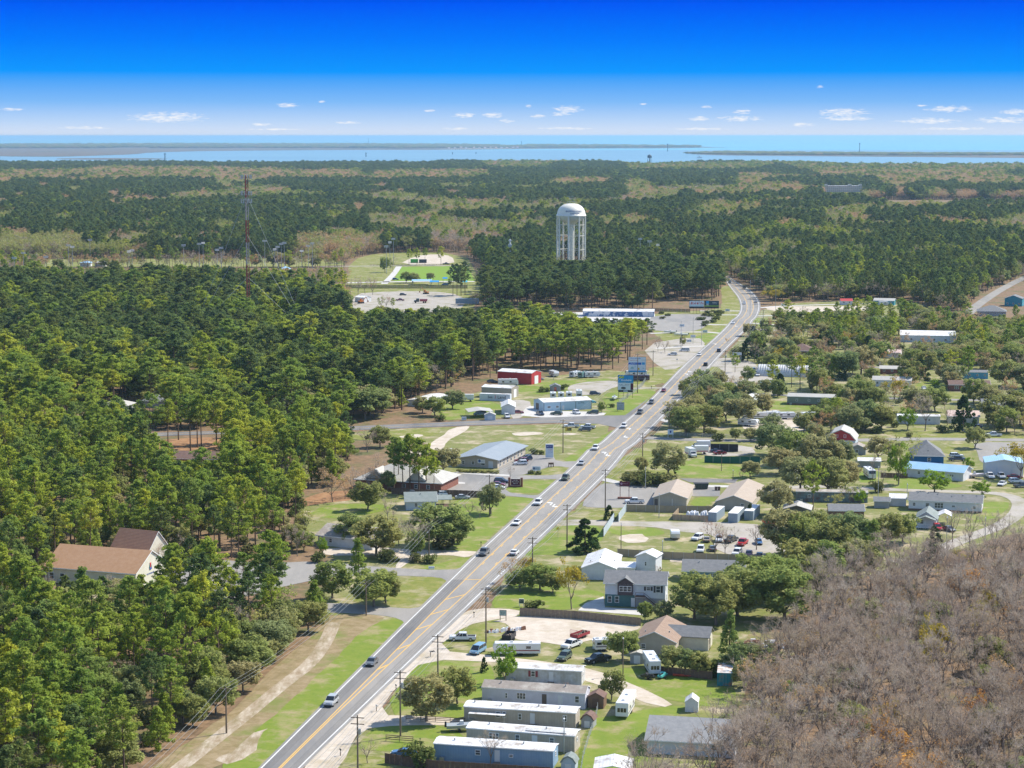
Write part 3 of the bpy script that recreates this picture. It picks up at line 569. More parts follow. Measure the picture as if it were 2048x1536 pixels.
def mk_oak(seed, h=9.0, rad=4.5, n=64, lf=85, leaf=.31, low=.3, gap=.0):
    rs = np.random.RandomState(seed); segs, tips = limbs(rs, h * .8, .28, 1.0, 5, 1, .55); C, Rr = [], []
    for _ in range(n):
        a = rs.uniform(0, 6.28); e = rs.uniform(-.62, 1) ; e = math.asin(max(-1, min(1, e))); q = rs.uniform(.55, 1) ; lump = 1 + .18 * math.sin(3 * a + seed) + .1 * math.sin(5 * a + 2 * seed)
        x = math.cos(e) * math.cos(a) * rad * q * lump; y = math.cos(e) * math.sin(a) * rad * q * lump; z = h * .55 + math.sin(e) * h * .42 * q
        C.append((x, y, z)); Rr.append(rs.uniform(.75, 1.35) * rad / 4.5)
    C += [tuple(e + rs.normal(0, .3, 3)) for q, e, dd in tips]; Rr += [.9] * len(tips)
    return dict(crown=tri_cloud(rs, C, Rr, lf, leaf, .75, 1.9, .6), trunk=tubes(segs), h=h)
def mk_cedar(seed, h=9.0, rad=3.6):
    rs = np.random.RandomState(seed); C, Rr = [], []
    for _ in range(70):
        u = rs.uniform(.06, 1); a = rs.uniform(0, 6.28); r = rad * (1 - u) ** .6 * rs.uniform(.55, 1.05) * (1 + .15 * math.sin(4 * a + seed)); C.append((math.cos(a) * r, math.sin(a) * r, h * u)); Rr.append(rs.uniform(.5, 1.0) * (1.15 - u * .5))
    return dict(crown=tri_cloud(rs, C, Rr, 60, .36, .9, 1.2, .5), trunk=tubes([((0, 0, 0), (0, 0, h * .9), .2, .04)]), h=h)
def mk_bush(seed, h=2.2, rad=1.5):
    rs = np.random.RandomState(seed); C = [(rs.uniform(-1, 1) * rad * .7, rs.uniform(-1, 1) * rad * .7, h * rs.uniform(.2, .75)) for _ in range(12)]
    return dict(crown=tri_cloud(rs, C, [rad * .5] * 12, 55, .24, .8, 1.6, .6), trunk=tubes([((0, 0, 0), (rs.uniform(-.4, .4), 0, h * .6), .06, .03), ((0, 0, 0), (-.3, .3, h * .6), .05, .02)]), h=h)
def reg(kind, items, leaf, bark):
    L_ = []
    for i, d in enumerate(items):
        tr = [d['trunk']] + ([d['twigs']] if 'twigs' in d else [])
        def merged(ps):
            V = np.concatenate([p[0] for p in ps]); o = np.cumsum([0] + [len(p[0]) for p in ps[:-1]]); return (V, np.concatenate([p[1] + q for p, q in zip(ps, o)]))
        e = dict(h=d['h'])
        if 'crown' in d:
            e['crown'] = tmesh(kind + '_crown', [d['crown']], [leaf]); parts = tr + [d['crown']]; ms = [bark] + ([m_twig] if 'twigs' in d else []) + [leaf]
            e['trunk'] = tmesh(kind + '_trunk', tr, [bark] + ([m_twig] if 'twigs' in d else []))
        else:
            e['crown'] = tmesh(kind + '_twigs', [d['twigs']], [m_twig]); e['trunk'] = tmesh(kind + '_trunk', [d['trunk']], [bark]); parts = tr; ms = [bark, m_twig]
        e['whole'] = tmesh(kind + '_whole', parts, ms); L_.append(e)
    TREES[kind] = L_
reg('pine', [mk_pine(i, 16 + (i % 4), 3.0 + .4 * (i % 3), .36 + .07 * (i % 4)) for i in range(1, 9)], m_pine, m_bark)
TREES['dpine'] = []
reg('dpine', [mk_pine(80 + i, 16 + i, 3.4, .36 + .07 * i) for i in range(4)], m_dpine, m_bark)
reg('young_pine', [mk_pine(20 + i, 11, 3.0, .12, 1) for i in range(3)], m_pine, m_bark)
reg('oak', [mk_oak(30 + i, 9, 4.4) for i in range(5)], m_oak, m_barkg)
reg('bare', [mk_bare(40 + i, 12, .5 + .1 * (i % 3)) for i in range(6)], m_twig, m_barkg)
reg('bud', [mk_bare(50 + i, 12, .6, 24, .30, 4, 1.0) for i in range(3)], m_bud, m_barkg)
reg('rust', [mk_bare(55 + i, 12, .65, 22, .28, 5, 1.0) for i in range(3)], m_rust, m_barkg)
reg('red', [mk_bare(60 + i, 11, .55, 7, .2, 5) for i in range(2)], m_red, m_barkg)
reg('orange', [mk_bare(90 + i, 10, .6, 26, .28, 5, .95) for i in range(2)], m_orange, m_barkg)
reg('gold', [mk_bare(64 + i, 11, .6, 48, .30, 4, 1.15) for i in range(2)], m_gold, m_barkg)
reg('lime', [mk_oak(66 + i, 9, 4.2, 40, 60, .33) for i in range(2)], m_lime, m_barkg)
reg('cedar', [mk_cedar(70 + i) for i in range(2)], m_pined, m_bark)
reg('bush', [mk_bush(74 + i) for i in range(3)], m_bush, m_barkg)
KNAME = {'dpine': ('shade_toned_pine_tree', 'pine tree'), 'orange': ('orange_leaved_tree', 'tree'), 'pine': ('pine_tree', 'pine tree'), 'young_pine': ('young_pine_tree', 'pine tree'), 'oak': ('evergreen_tree', 'tree'), 'bare': ('bare_tree', 'bare tree'), 'bud': ('budding_tree', 'tree'),
         'rust': ('rusty_brown_tree', 'tree'), 'red': ('red_budded_tree', 'tree'), 'gold': ('golden_tree', 'tree'), 'lime': ('light_green_tree', 'tree'), 'cedar': ('cedar_tree', 'conifer'), 'bush': ('bush', 'bush')}
PROTO = {}
rt = random.Random(11)
def tree(kind, x, y, h, label, group=None, wide=1.0, var=None, z=0):
    L_ = TREES[kind]; var = rt.randrange(len(L_)) if var is None else var % len(L_); e = L_[var]; s = h / e['h']
    nm, cat = KNAME[kind]; o = empty(nm, x, y, rt.uniform(0, 6.28), z, label=label, cat=cat, group=group); o.scale = (s * wide, s * wide, s)
    tr = link('trunk' if kind != 'bush' else 'stem', e['trunk'], o); cr = link('crown' if kind != 'bush' else 'foliage', e['crown'], o)
    PLACED.append((x, y, 2.5)); return o
PLACED = []
# ------------------------------------------------------------------ building kit
def siding(name, c, st=('Z', .2, .12)): return mat(name, c, tuple(v * .86 for v in c), .6, .75, stripe=st)
w_white = siding('white_siding', (.72, .73, .74)); w_lav = siding('lavender_siding', (.66, .66, .74)); w_tan = siding('tan_siding', (.52, .46, .38)); w_cream = siding('cream_siding', (.72, .68, .56))
w_blue = siding('blue_siding', (.17, .31, .43)); w_grey = siding('grey_siding', (.36, .37, .37)); w_teal = siding('teal_siding', (.05, .30, .38)); w_dgreen = siding('dark_green_siding', (.09, .19, .19))
w_purp = siding('lilac_grey_siding', (.66, .69, .74)); w_pale = siding('pale_blue_siding', (.52, .60, .66)); w_brick = mat('brick_wall', (.23, .09, .065), (.30, .13, .09), 3, .85, stripe=('Z', .15, .2))
w_brown = siding('brown_siding', (.22, .14, .09)); w_metal = mat('ribbed_metal_wall', (.62, .67, .72), (.55, .60, .66), .4, .5, stripe=('X', .4, .10), spec=.5); w_red = mat('red_metal_wall', (.50, .035, .04), (.42, .03, .035), .5, .5, stripe=('X', .4, .12), spec=.5)
w_tanm = mat('tan_metal_wall', (.38, .34, .28), (.33, .29, .24), .5, .5, stripe=('X', .4, .12), spec=.5); w_grn = siding('green_grey_siding', (.22, .25, .21)); w_sky = siding('sky_blue_siding', (.12, .40, .58))
w_mhv = mat('ribbed_mobile_home_wall', (.58, .60, .62), (.40, .38, .34), .7, .7, stripe=('X', .3, .14)); w_mhb = mat('blue_mobile_home_wall', (.20, .32, .46), (.26, .37, .48), .5, .7, stripe=('X', .3, .12)); w_mht = mat('tan_mobile_home_wall', (.50, .45, .38), (.42, .37, .30), .6, .7, stripe=('X', .3, .14))
r_white = mat('white_metal_roof', (.78, .78, .78), (.66, .65, .63), .5, .5, stripe=('X', .6, .06), spec=.5, c3=(.40, .34, .28), scale3=.35); r_grey = mat('grey_shingles', (.17, .175, .18), (.23, .23, .23), 1.2, .9, stripe=('Y', .3, .10))
r_brown = mat('brown_shingles', (.33, .185, .11), (.40, .24, .15), 1.0, .9, stripe=('Y', .3, .10)); r_dbrown = mat('dark_brown_shingles', (.20, .125, .10), (.15, .095, .08), .9, .9, stripe=('Y', .3, .10)); r_tan = mat('tan_shingles', (.38, .31, .25), (.44, .37, .30), .8, .9, stripe=('X', .3, .08))
r_blue = mat('slate_blue_metal_roof', (.25, .285, .31), (.30, .33, .35), .3, .5, stripe=('Y', .6, .08), spec=.5); r_lblue = mat('light_blue_metal_roof', (.28, .48, .68), (.35, .54, .72), .4, .5, stripe=('X', .6, .07), spec=.5); r_ltgrey = mat('pale_grey_metal_roof', (.42, .40, .36), (.48, .46, .42), .4, .6, stripe=('X', .6, .07))
r_green = mat('green_grey_shingles', (.20, .235, .22), (.26, .29, .275), .9, .9, stripe=('Y', .3, .1)); r_weather = mat('weathered_roof', (.28, .24, .20), (.36, .31, .27), 1.0, .9, c3=(.48, .44, .38), scale3=.4)
m_trim = mat('white_trim', (.78, .78, .77), rough=.6); m_glass = mat('window_glass', (.03, .04, .05), (.08, .10, .12), 1.5, .08, spec=.8); m_door = mat('pale_door', (.62, .64, .66), rough=.5); m_ddoor = mat('dark_door', (.12, .10, .09), rough=.5)
m_wood = mat('weathered_wood', (.22, .165, .12), (.30, .24, .18), 2, .9, stripe=('X', .15, .25)); m_woodd = mat('dark_wood', (.12, .075, .055), (.17, .11, .08), 2, .9); m_tanf = mat('tan_fence_fabric', (.36, .29, .20), (.31, .25, .17), .4, .9); m_pole = mat('pole_wood', (.15, .115, .08), (.21, .165, .12), 1.5, .9)
m_steel = mat('galvanized_steel', (.45, .47, .48), (.38, .40, .41), 1, .45, metal=.6); m_dark = mat('dark_metal', (.03, .03, .035), rough=.5); m_green = mat('green_fabric', (.02, .12, .085), rough=.8); m_stone = mat('grey_block', (.24, .25, .28), (.32, .33, .36), 3, .85)
m_rust = mat('rusty_steel', (.33, .16, .08), (.24, .12, .07), 1.5, .8); m_shut = mat('dark_shutter', (.05, .045, .05), rough=.6); m_link = mat('chain_link_mesh', (.42, .44, .45), rough=.6, alpha=.33); m_tealp = mat('teal_painted_steel', (.02, .20, .24), (.03, .25, .29), 1, .6, c3=(.30, .16, .09), scale3=.6, stripe=('X', .3, .15))
BLD = []
def gable_roof(W, D, h, rise, ov, th, ax):
    """two slabs; ax 'x' = ridge runs along the front, 'y' = ridge runs back"""
    mb = MB()
    if ax == 'x':
        s = rise / (D / 2)
        prof = [(-ov, h - ov * s), (D / 2, h + rise), (D + ov, h - ov * s), (D + ov, h - ov * s + th), (D / 2, h + rise + th), (-ov, h - ov * s + th)]
        mb.prism(prof, -ov, W + ov, ax='x')
    else:
        s = rise / (W / 2)
        prof = [(-ov, h - ov * s), (W / 2, h + rise), (W + ov, h - ov * s), (W + ov, h - ov * s + th), (W / 2, h + rise + th), (-ov, h - ov * s + th)]
        mb.prism(prof, -ov, D + ov, ax='y')
    return mb
def window(root, face, W, D, u, z, w, h, kind='window', fm=None, split=1, shutters=False):
    """u along the face from its left end as seen from outside, z = sill height"""
    fm = fm or m_trim
    if face == 'f': M = Matrix.Translation((u, 0, z))
    elif face == 'r': M = Matrix.Translation((W, u, z)) @ Matrix.Rotation(math.pi / 2, 4, 'Z')
    else: M = Matrix.Translation((0, D - u, z)) @ Matrix.Rotation(-math.pi / 2, 4, 'Z')
    t = .09; mb = MB()
    if kind == 'door':
        f = MB().box(-w / 2, -.07, 0, w / 2, .05, h); o = f.put('door', fm, root, loc=M.to_translation(), rot=M.to_euler())
        return o
    mb.box(-w / 2, -.08, 0, -w / 2 + t, .05, h).box(w / 2 - t, -.08, 0, w / 2, .05, h).box(-w / 2 + t, -.08, h - t, w / 2 - t, .05, h).box(-w / 2 + t, -.08, 0, w / 2 - t, .05, t)
    for i in range(1, split): x = -w / 2 + w * i / split; mb.box(x - .05, -.075, t, x + .05, .05, h - t)
    mb.box(-w / 2 + t, -.07, h / 2 - .03, w / 2 - t, .05, h / 2 + .03)
    o = mb.put('window', fm, root, loc=M.to_translation(), rot=M.to_euler())
    MB().box(-w / 2 + t, -.03, t, w / 2 - t, .04, h - t).put('pane', m_glass, o)
    if shutters:
        for s in (-1, 1):
            x = s * (w / 2 + .28); MB().box(x - .24, -.05, 0, x + .24, .04, h).put('shutter', m_shut if shutters is True else shutters, root, loc=M.to_translation(), rot=M.to_euler())
    return o
def building(name, label, cat, A, B, D, h=2.7, roof='x', rise=1.4, wm=None, rm=None, ov=.4, wins=None, doors=(), group=None, vents=0, trim=True, skirt=None, th=.16, z=0, dorm=None):
    A = G(*A); B = G(*B); W = math.hypot(B[0] - A[0], B[1] - A[1]); rz = math.atan2(B[1] - A[1], B[0] - A[0])
    root = empty(name, A[0], A[1], rz, z, label=label, cat=cat, group=group); mb = MB().box(0, 0, 0, W, D, h)
    if roof in ('x', 'y'):
        if roof == 'x': mb = MB().prism([(0, 0), (D, 0), (D, h), (D / 2, h + rise), (0, h)], 0, W, ax='x')
        else: mb = MB().prism([(0, 0), (W, 0), (W, h), (W / 2, h + rise), (0, h)], 0, D, ax='y')
        rb = gable_roof(W, D, h + .01, rise, ov, th, roof)
    elif roof == 'hip':
        i = min(W, D) / 2; e = h + .02; r = MB()
        if W >= D: ridge = [(i, D / 2, h + rise), (W - i, D / 2, h + rise)]; fs = [(0, 1, 5, 4), (1, 2, 5), (2, 3, 4, 5), (3, 0, 4)]
        else: ridge = [(W / 2, i, h + rise), (W / 2, D - i, h + rise)]; fs = [(0, 1, 4), (1, 2, 5, 4), (2, 3, 5), (3, 0, 4, 5)]
        r.add([(-ov, -ov, e), (W + ov, -ov, e), (W + ov, D + ov, e), (-ov, D + ov, e)] + ridge, fs + [(3, 2, 1, 0)]); rb = r
    elif roof == 'flat': rb = MB().box(-ov, -ov, h + .01, W + ov, D + ov, h + .01 + th)
    elif roof == 'shed': mb = MB().prism([(0, 0), (D, 0), (D, h + rise), (0, h)], 0, W, ax='x'); s = rise / D; rb = MB().prism([(-ov, h - ov * s + .01), (D + ov, h + rise + ov * s + .01), (D + ov, h + rise + ov * s + th), (-ov, h - ov * s + th)], -ov, W + ov, ax='x')
    elif roof in ('gam', 'arch'):
        if roof == 'gam': pr = [(0, h), (W * .2, h + rise * .62), (W / 2, h + rise), (W * .8, h + rise * .62), (W, h)]
        else: pr = [(W / 2 - W / 2 * math.cos(a), h + rise * math.sin(a)) for a in [math.pi * i / 12 for i in range(13)]]
        mb = MB().prism([(0, 0), (W, 0)] + pr[::-1], 0, D, ax='y')
        c = W / 2; oq = [(c + (x - c) * (1 + 2 * (ov + .1) / W), z_ + (.1 if 0 < k < len(pr) - 1 else -.1)) for k, (x, z_) in enumerate(pr)]
        rb = MB()
        for (a, b), (c_, d) in zip(zip(pr, pr[1:]), zip(oq, oq[1:])): pass
        ring = [(x, z_ + .012) for x, z_ in pr]; n = len(ring); outp = [(x, z_ + th) for x, z_ in oq]
        v = [(x, -ov, z_) for x, z_ in ring + outp] + [(x, D + ov, z_) for x, z_ in ring + outp]; f = []
        for k in range(n - 1):
            f += [(n + k, n + k + 1, 3 * n + k + 1, 3 * n + k), (k, k + 1, 2 * n + k + 1, 2 * n + k), (k, k + 1, n + k + 1, n + k), (2 * n + k, 2 * n + k + 1, 3 * n + k + 1, 3 * n + k)]
        rb.add(v, f)
    mb.put('wall', wm, root); ro = rb.put('roof', rm, root)
    if trim and roof in ('x', 'y', 'flat', 'shed', 'hip'):
        zf = h - (ov * rise / (D / 2) if roof == 'x' else 0); MB().box(-ov, -ov - .05, zf - .08, W + ov, -ov - .003, zf + th * .9).put('gutter', m_trim, root) if roof in ('x', 'hip', 'flat') else None
    if roof == 'y' and trim:
        s = rise / (W / 2); f = MB(); v = [(-ov, h - ov * s), (W / 2, h + rise), (W + ov, h - ov * s), (W + ov, h - ov * s + th + .03), (W / 2, h + rise + th + .03), (-ov, h - ov * s + th + .03)]
        f.prism(v, -ov - .05, -ov - .003, ax='y'); f.put('fascia', m_trim, root)
    if roof == 'x' and trim:
        s = rise / (D / 2); v = [(-ov, h - ov * s), (D / 2, h + rise), (D + ov, h - ov * s), (D + ov, h - ov * s + th + .03), (D / 2, h + rise + th + .03), (-ov, h - ov * s + th + .03)]
        MB().prism(v, W + ov + .003, W + ov + .05, ax='x').put('fascia', m_trim, root)
    if skirt: MB().box(-.03, -.03, 0, W + .03, D + .03, .55).put('skirting', skirt, root)
    if wins is None: wins = [('f', W * (i + .5) / max(1, round(W / 4)), 1.2 if not skirt else 1.5, 1.1, 1.1) for i in range(max(1, round(W / 4)))] + [('r', D / 2, 1.2, .9, 1.1)]
    for w in wins:
        a = dict(w[5]) if len(w) > 5 else {}; window(root, w[0], W, D, w[1] if w[1] >= 0 else W + w[1], w[2], w[3], w[4], **a)
    for d in doors: window(root, d[0], W, D, d[1] if d[1] >= 0 else W + d[1], d[2] if len(d) > 2 else .05, d[3] if len(d) > 3 else .95, d[4] if len(d) > 4 else 2.05, kind='door', fm=(d[5] if len(d) > 5 else m_door))
    rr = random.Random(int(A[0] * 7 + A[1]))
    for k in range(vents):
        u = W * (k + .5 + rr.uniform(-.2, .2)) / vents; v = D * rr.uniform(.25, .45)
        zz = h + (rise * v / (D / 2) if roof == 'x' else rise * min(u, W - u) / (W / 2) if roof == 'y' else .1)
        MB().tube((u, v, zz - .02), (u, v, zz + .5), .14, .14, 8).put('roof_vent', m_steel, ro)
    cx = A[0] + math.cos(rz) * W / 2 - math.sin(rz) * D / 2; cy = A[1] + math.sin(rz) * W / 2 + math.cos(rz) * D / 2
    fp = [(-3, -4), (W + 3, -4), (W + 3, D + 3), (-3, D + 3)]; CLEAR.append(np.array([(A[0] + math.cos(rz) * a - math.sin(rz) * b, A[1] + math.sin(rz) * a + math.cos(rz) * b) for a, b in fp]))
    BLD.append((cx, cy, label, W, D)); root['W'] = W; root['D'] = D
    return root, W, D
# ------------------------------------------------------------------ vehicle kit (length along +x = forward)
m_paint = mat('car_paint', (.5, .5, .5), rough=.25, objcol=True, spec=.6); m_tyre = mat('tyre_rubber', (.02, .02, .02), rough=.8); m_rim = mat('wheel_rim', (.5, .5, .52), rough=.35, metal=.7)
m_lamp = mat('headlight_glass', (.75, .78, .8), rough=.1, spec=.8); m_tail = mat('tail_light', (.45, .02, .02), rough=.25); m_cg = mat('tinted_car_glass', (.015, .02, .025), rough=.06, spec=.9); m_plast = mat('black_plastic', (.03, .03, .03), rough=.6)
m_rvw = mat('camper_shell', (.72, .72, .71), (.62, .61, .58), 1.2, .5); m_stripe = mat('camper_stripe', (.16, .15, .2), rough=.5)
VM = {}
def vmesh(key, fn):
    if key not in VM: VM[key] = fn()
    return VM[key]
def narrow(me, z0, z1, k):
    """pull the upper vertices of a body in towards its centre line"""
    for v in me.vertices:
        if v.co.z > z0: v.co.y *= 1 - (1 - k) * min(1, (v.co.z - z0) / (z1 - z0))
    return me
SPEC = {
 'sedan': dict(L=4.7, W=1.82, low=[(-2.33, .35), (-2.35, .85), (-2.1, .98), (-1.3, 1.0), (1.0, .98), (2.1, .82), (2.34, .62), (2.34, .32)], cab=[(-1.75, .98), (-1.05, 1.38), (.25, 1.43), (1.15, .97)], roof=(-1.1, .3, 1.36, 1.45), wb=(-1.4, 1.42), r=.33),
 'suv': dict(L=4.8, W=1.92, low=[(-2.35, .4), (-2.38, 1.02), (-2.2, 1.12), (1.1, 1.1), (2.2, .98), (2.4, .75), (2.4, .38)], cab=[(-2.25, 1.1), (-1.95, 1.66), (.2, 1.72), (1.15, 1.08)], roof=(-2.0, .28, 1.63, 1.76), wb=(-1.45, 1.45), r=.37),
 'pickup': dict(L=5.9, W=2.0, low=[(-2.9, .5), (-2.95, 1.12), (-2.9, 1.15), (1.35, 1.14), (2.75, 1.08), (2.95, .85), (2.95, .45)], cab=[(-1.05, 1.12), (-.85, 1.8), (.75, 1.84), (1.5, 1.12)], roof=(-.9, .82, 1.76, 1.88), wb=(-1.8, 1.85), r=.42, bed=(-2.85, -1.1)),
 'van': dict(L=5.2, W=1.98, low=[(-2.55, .42), (-2.6, 1.15), (1.5, 1.15), (2.35, 1.0), (2.6, .75), (2.6, .4)], cab=[(-2.55, 1.13), (-2.35, 1.86), (1.0, 1.9), (2.0, 1.1)], roof=(-2.4, 1.05, 1.82, 1.95), wb=(-1.55, 1.65), r=.36),
}
VGROUP = {}
def vehicle(kind, px, py, head, color, label, name=None, group=None, detail=True, cat=None, xy=None, z=0):
    """head: direction of the nose in radians from +X"""
    S_ = SPEC[kind]; x, y = xy or G(px, py); nm = name or {'sedan': 'car', 'suv': 'suv', 'pickup': 'pickup_truck', 'van': 'van'}[kind]
    o = empty(nm, x, y, head, z, label=label, cat=cat or {'sedan': 'car', 'suv': 'car', 'pickup': 'pickup truck', 'van': 'van'}[kind], group=group); hw = S_['W'] / 2
    def body():
        mb = MB().prism(S_['low'], -hw, hw)
        me = mb.mesh(kind + '_body', m_paint, bevel=.07); narrow(me, .6, 1.2, .93); return me
    b = link('body', vmesh(kind + 'b', body), o); b.color = (*color, 1)
    c = link('windows', vmesh(kind + 'c', lambda: narrow(MB().prism(S_['cab'], -hw * .92, hw * .92).mesh(kind + '_glass', m_cg, bevel=.03), 1.0, 1.7, .84)), o)
    def rf():
        x0, x1, z0, z1 = S_['roof']; mb = MB().box(x0, -hw * .80, z0, x1, hw * .80, z1, tx=.1, ty=.08)
        cb = S_['cab']; 
        for s in (-1, 1):      # pillars
            for (a, b2) in ((cb[0], cb[1]), (cb[3], cb[2])): mb.tube((a[0], s * hw * .9, a[1]), (b2[0], s * hw * .79, b2[1]), .05, .05, 4)
            xm = (x0 + x1) / 2; mb.tube((xm, s * hw * .93, cb[0][1]), (xm, s * hw * .80, z1 - .04), .05, .05, 4)
        return mb.mesh(kind + '_roof', m_paint)
    r = link('roof', vmesh(kind + 'r', rf), o); r.color = (*color, 1)
    if 'bed' in S_:
        link('bed', vmesh(kind + 'bed', lambda: MB().box(S_['bed'][0], -hw * .78, 1.15, S_['bed'][1], hw * .78, 1.165).mesh('bed', m_plast)), o)
    rr = S_['r']
    def whl(): return MB().lathe([(0, -.11), (rr * .9, -.11), (rr, -.07), (rr, .07), (rr * .9, .11), (0, .11)], 14).mesh('tyre', m_tyre)
    def rim(): return MB().lathe([(0, -.12), (rr * .6, -.118), (rr * .6, .118), (0, .12)], 10).mesh('rim', m_rim)
    for wx in S_['wb']:
        for s in (-1, 1):
            w = link('wheel', vmesh(kind + 'w', whl), o, (wx, s * (hw - .1), rr), (math.pi / 2, 0, 0))
            if detail: link('rim', vmesh(kind + 'rim', rim), w)
    if detail:
        zf = S_['low'][-2][1] - .02; lf = S_['L'] / 2
        for s in (-1, 1):
            link('headlight', vmesh(kind + 'h', lambda: MB().box(-.1, -.2, -.07, .03, .2, .07).mesh('headlight', m_lamp)), o, (lf - .03, s * (hw - .3), zf + .02))
            link('tail_light', vmesh(kind + 't', lambda: MB().box(-.03, -.14, -.1, .05, .14, .1).mesh('tail_light', m_tail)), o, (-lf + .02, s * (hw - .22), .82))
        link('bumper', vmesh(kind + 'p', lambda: MB().box(lf - .08, -hw * .85, .3, lf + .06, hw * .85, .5).box(-lf - .04, -hw * .85, .38, -lf + .1, hw * .85, .56).mesh('bumper', m_plast)), o)
    CARS.append((x, y)); PLACED.append((x, y, 4)); return o
CARS = []
def camper(px, py, head, L_, label, kind='trailer', name=None, color=(.72, .72, .71), group=None, cat=None, hgt=2.7, stripe=(.16, .15, .2), windows=True):
    x, y = G(px, py); nm = name or {'trailer': 'travel_trailer', 'fifth': 'camper_trailer', 'motor': 'motorhome', 'box': 'box_truck'}[kind]
    o = empty(nm, x, y, head, label=label, cat=cat or {'trailer': 'camper', 'fifth': 'camper', 'motor': 'motorhome', 'box': 'truck'}[kind], group=group); h2 = L_ / 2; W = 1.22
    if kind == 'fifth': pr = [(-h2, .55), (-h2, hgt + .5), (h2, hgt + .4), (h2, 1.7), (h2 - 2.2, 1.5), (h2 - 2.3, .5)]
    elif kind == 'motor': pr = [(-h2, .5), (-h2, hgt + .3), (h2 - .4, hgt + .3), (h2, 1.9), (h2, .5)]
    elif kind == 'box': pr = [(-h2, .8), (-h2, hgt + .4), (h2 - 1.7, hgt + .4), (h2 - 1.7, .8)]
    else: pr = [(-h2, .5), (-h2, hgt), (h2 - .5, hgt), (h2, 1.8), (h2 - .5, .5)]
    b = MB().prism(pr, -W, W).put('body', m_paint, o, bevel=.08); b.color = (*color, 1)
    s = MB()
    for sg in (-1, 1): s.box(-h2 + .2, sg * W - .015, 1.05, h2 - 2.4 if kind in ('fifth', 'box') else h2 - .8, sg * W + .015, 1.3)
    s.put('stripe', mat('stripe_%d_%d' % (stripe[0] * 99, stripe[2] * 99), stripe, rough=.5), o)
    if kind == 'box':
        cb = MB().prism([(h2 - 1.65, .5), (h2 - 1.65, 2.05), (h2 - 1.0, 2.05), (h2 - .5, 1.35), (h2 + .1, 1.2), (h2 + .1, .5)], -1, 1).put('cab', m_paint, o, bevel=.05); cb.color = (.72, .72, .72, 1)
        MB().prism([(h2 - 1.0, 2.0), (h2 - .5, 1.4), (h2 - .47, 1.42), (h2 - .96, 2.02)], -.85, .85).put('windscreen', m_cg, o)
    elif windows:
        for k, u in enumerate((-.25, .12)):
            for sg in (-1, 1): MB().box(L_ * u - .5, sg * W - .03, 1.55, L_ * u + .5, sg * W + .03, 2.1).put('window', m_cg, o)
        for k in (-.6, 0, .6) if kind == 'fifth' else (0,): MB().box(-h2 - .03, k - .25 if kind == 'fifth' else -.6, 1.4, -h2 + .03, k + .25 if kind == 'fifth' else .6, 2.2).put('window', m_cg, o)
        if kind == 'motor': MB().prism([(h2 - .32, hgt + .1), (h2 + .02, 1.95), (h2 + .04, 1.97), (h2 - .28, hgt + .12)], -1.05, 1.05).put('windscreen', m_cg, o)
        top = hgt + (.45 if kind == 'fifth' else .3 if kind == 'motor' else 0)
        for u in (-.3, .1): MB().box(L_ * u - .35, -.3, top - .05, L_ * u + .35, .3, top + .28, tx=.05, ty=.05).put('roof_unit', m_rvw, o)
    for wx in ((-.9, 0) if kind in ('fifth', 'trailer') else (-h2 + 1.4, h2 - .9)):
        for sg in (-1, 1):
            MB().lathe([(0, -.12), (.36, -.12), (.38, 0), (.36, .12), (0, .12)], 12).put('wheel', m_tyre, o, loc=(wx, sg * (W - .14), .38), rot=(math.pi / 2, 0, 0))
    if kind == 'trailer': MB().tube((h2 - .5, .5, .5), (h2 + 1, 0, .5), .05, .05, 5).tube((h2 - .5, -.5, .5), (h2 + 1, 0, .5), .05, .05, 5).tube((h2 + 1, 0, .5), (h2 + 1, 0, 0), .04, .04, 5).put('tow_bar', m_dark, o)
    PLACED.append((x, y, L_ / 2 + 2)); return o
def boat(px, py, head, label, L_=6.5, col=(.75, .75, .75), group=None, z=.55):
    x, y = G(px, py); o = empty('boat', x, y, head, label=label, cat='boat', group=group); h = L_ / 2; n = 10; V, F = [], []
    for i in range(n + 1):
        t = i / n; w = 1.1 * (1 - max(0, (t - .45) / .55) ** 2); u = -h + L_ * t; sh = z + .75 + .35 * t * t
        V += [(u, -w, sh), (u, -w * .8, z + .15 + .3 * t ** 3), (u, 0, z + .1 * t + .25 * t ** 4), (u, w * .8, z + .15 + .3 * t ** 3), (u, w, sh)]
    for i in range(n):
        for k in range(4): F.append((i * 5 + k, i * 5 + k + 1, i * 5 + k + 6, i * 5 + k + 5))
        F.append((i * 5, i * 5 + 5, i * 5 + 9, i * 5 + 4))
    F.append((0, 1, 2, 3, 4)); b = MB().add(V, F).put('hull', m_paint, o); b.color = (*col, 1)
    MB().box(-.6, -.45, z + .8, .3, .45, z + 1.5, tx=.15, ty=.1).put('console', m_rvw, o)
    MB().box(-h - .35, -.2, z + .3, -h + .05, .2, z + 1.3, tx=.04).put('engine', m_dark, o)
    tr = MB().tube((-h + .5, .7, .45), (h - .5, .1, .45), .06, .06, 5).tube((-h + .5, -.7, .45), (h - .5, -.1, .45), .06, .06, 5).tube((h - .5, 0, .45), (h + 1, 0, .45), .06, .06, 5).put('trailer_frame', m_steel, o)
    for sg in (-1, 1): MB().lathe([(0, -.1), (.3, -.1), (.32, 0), (.3, .1), (0, .1)], 12).put('wheel', m_tyre, o, loc=(-.6, sg * 1.0, .31), rot=(math.pi / 2, 0, 0))
    return o
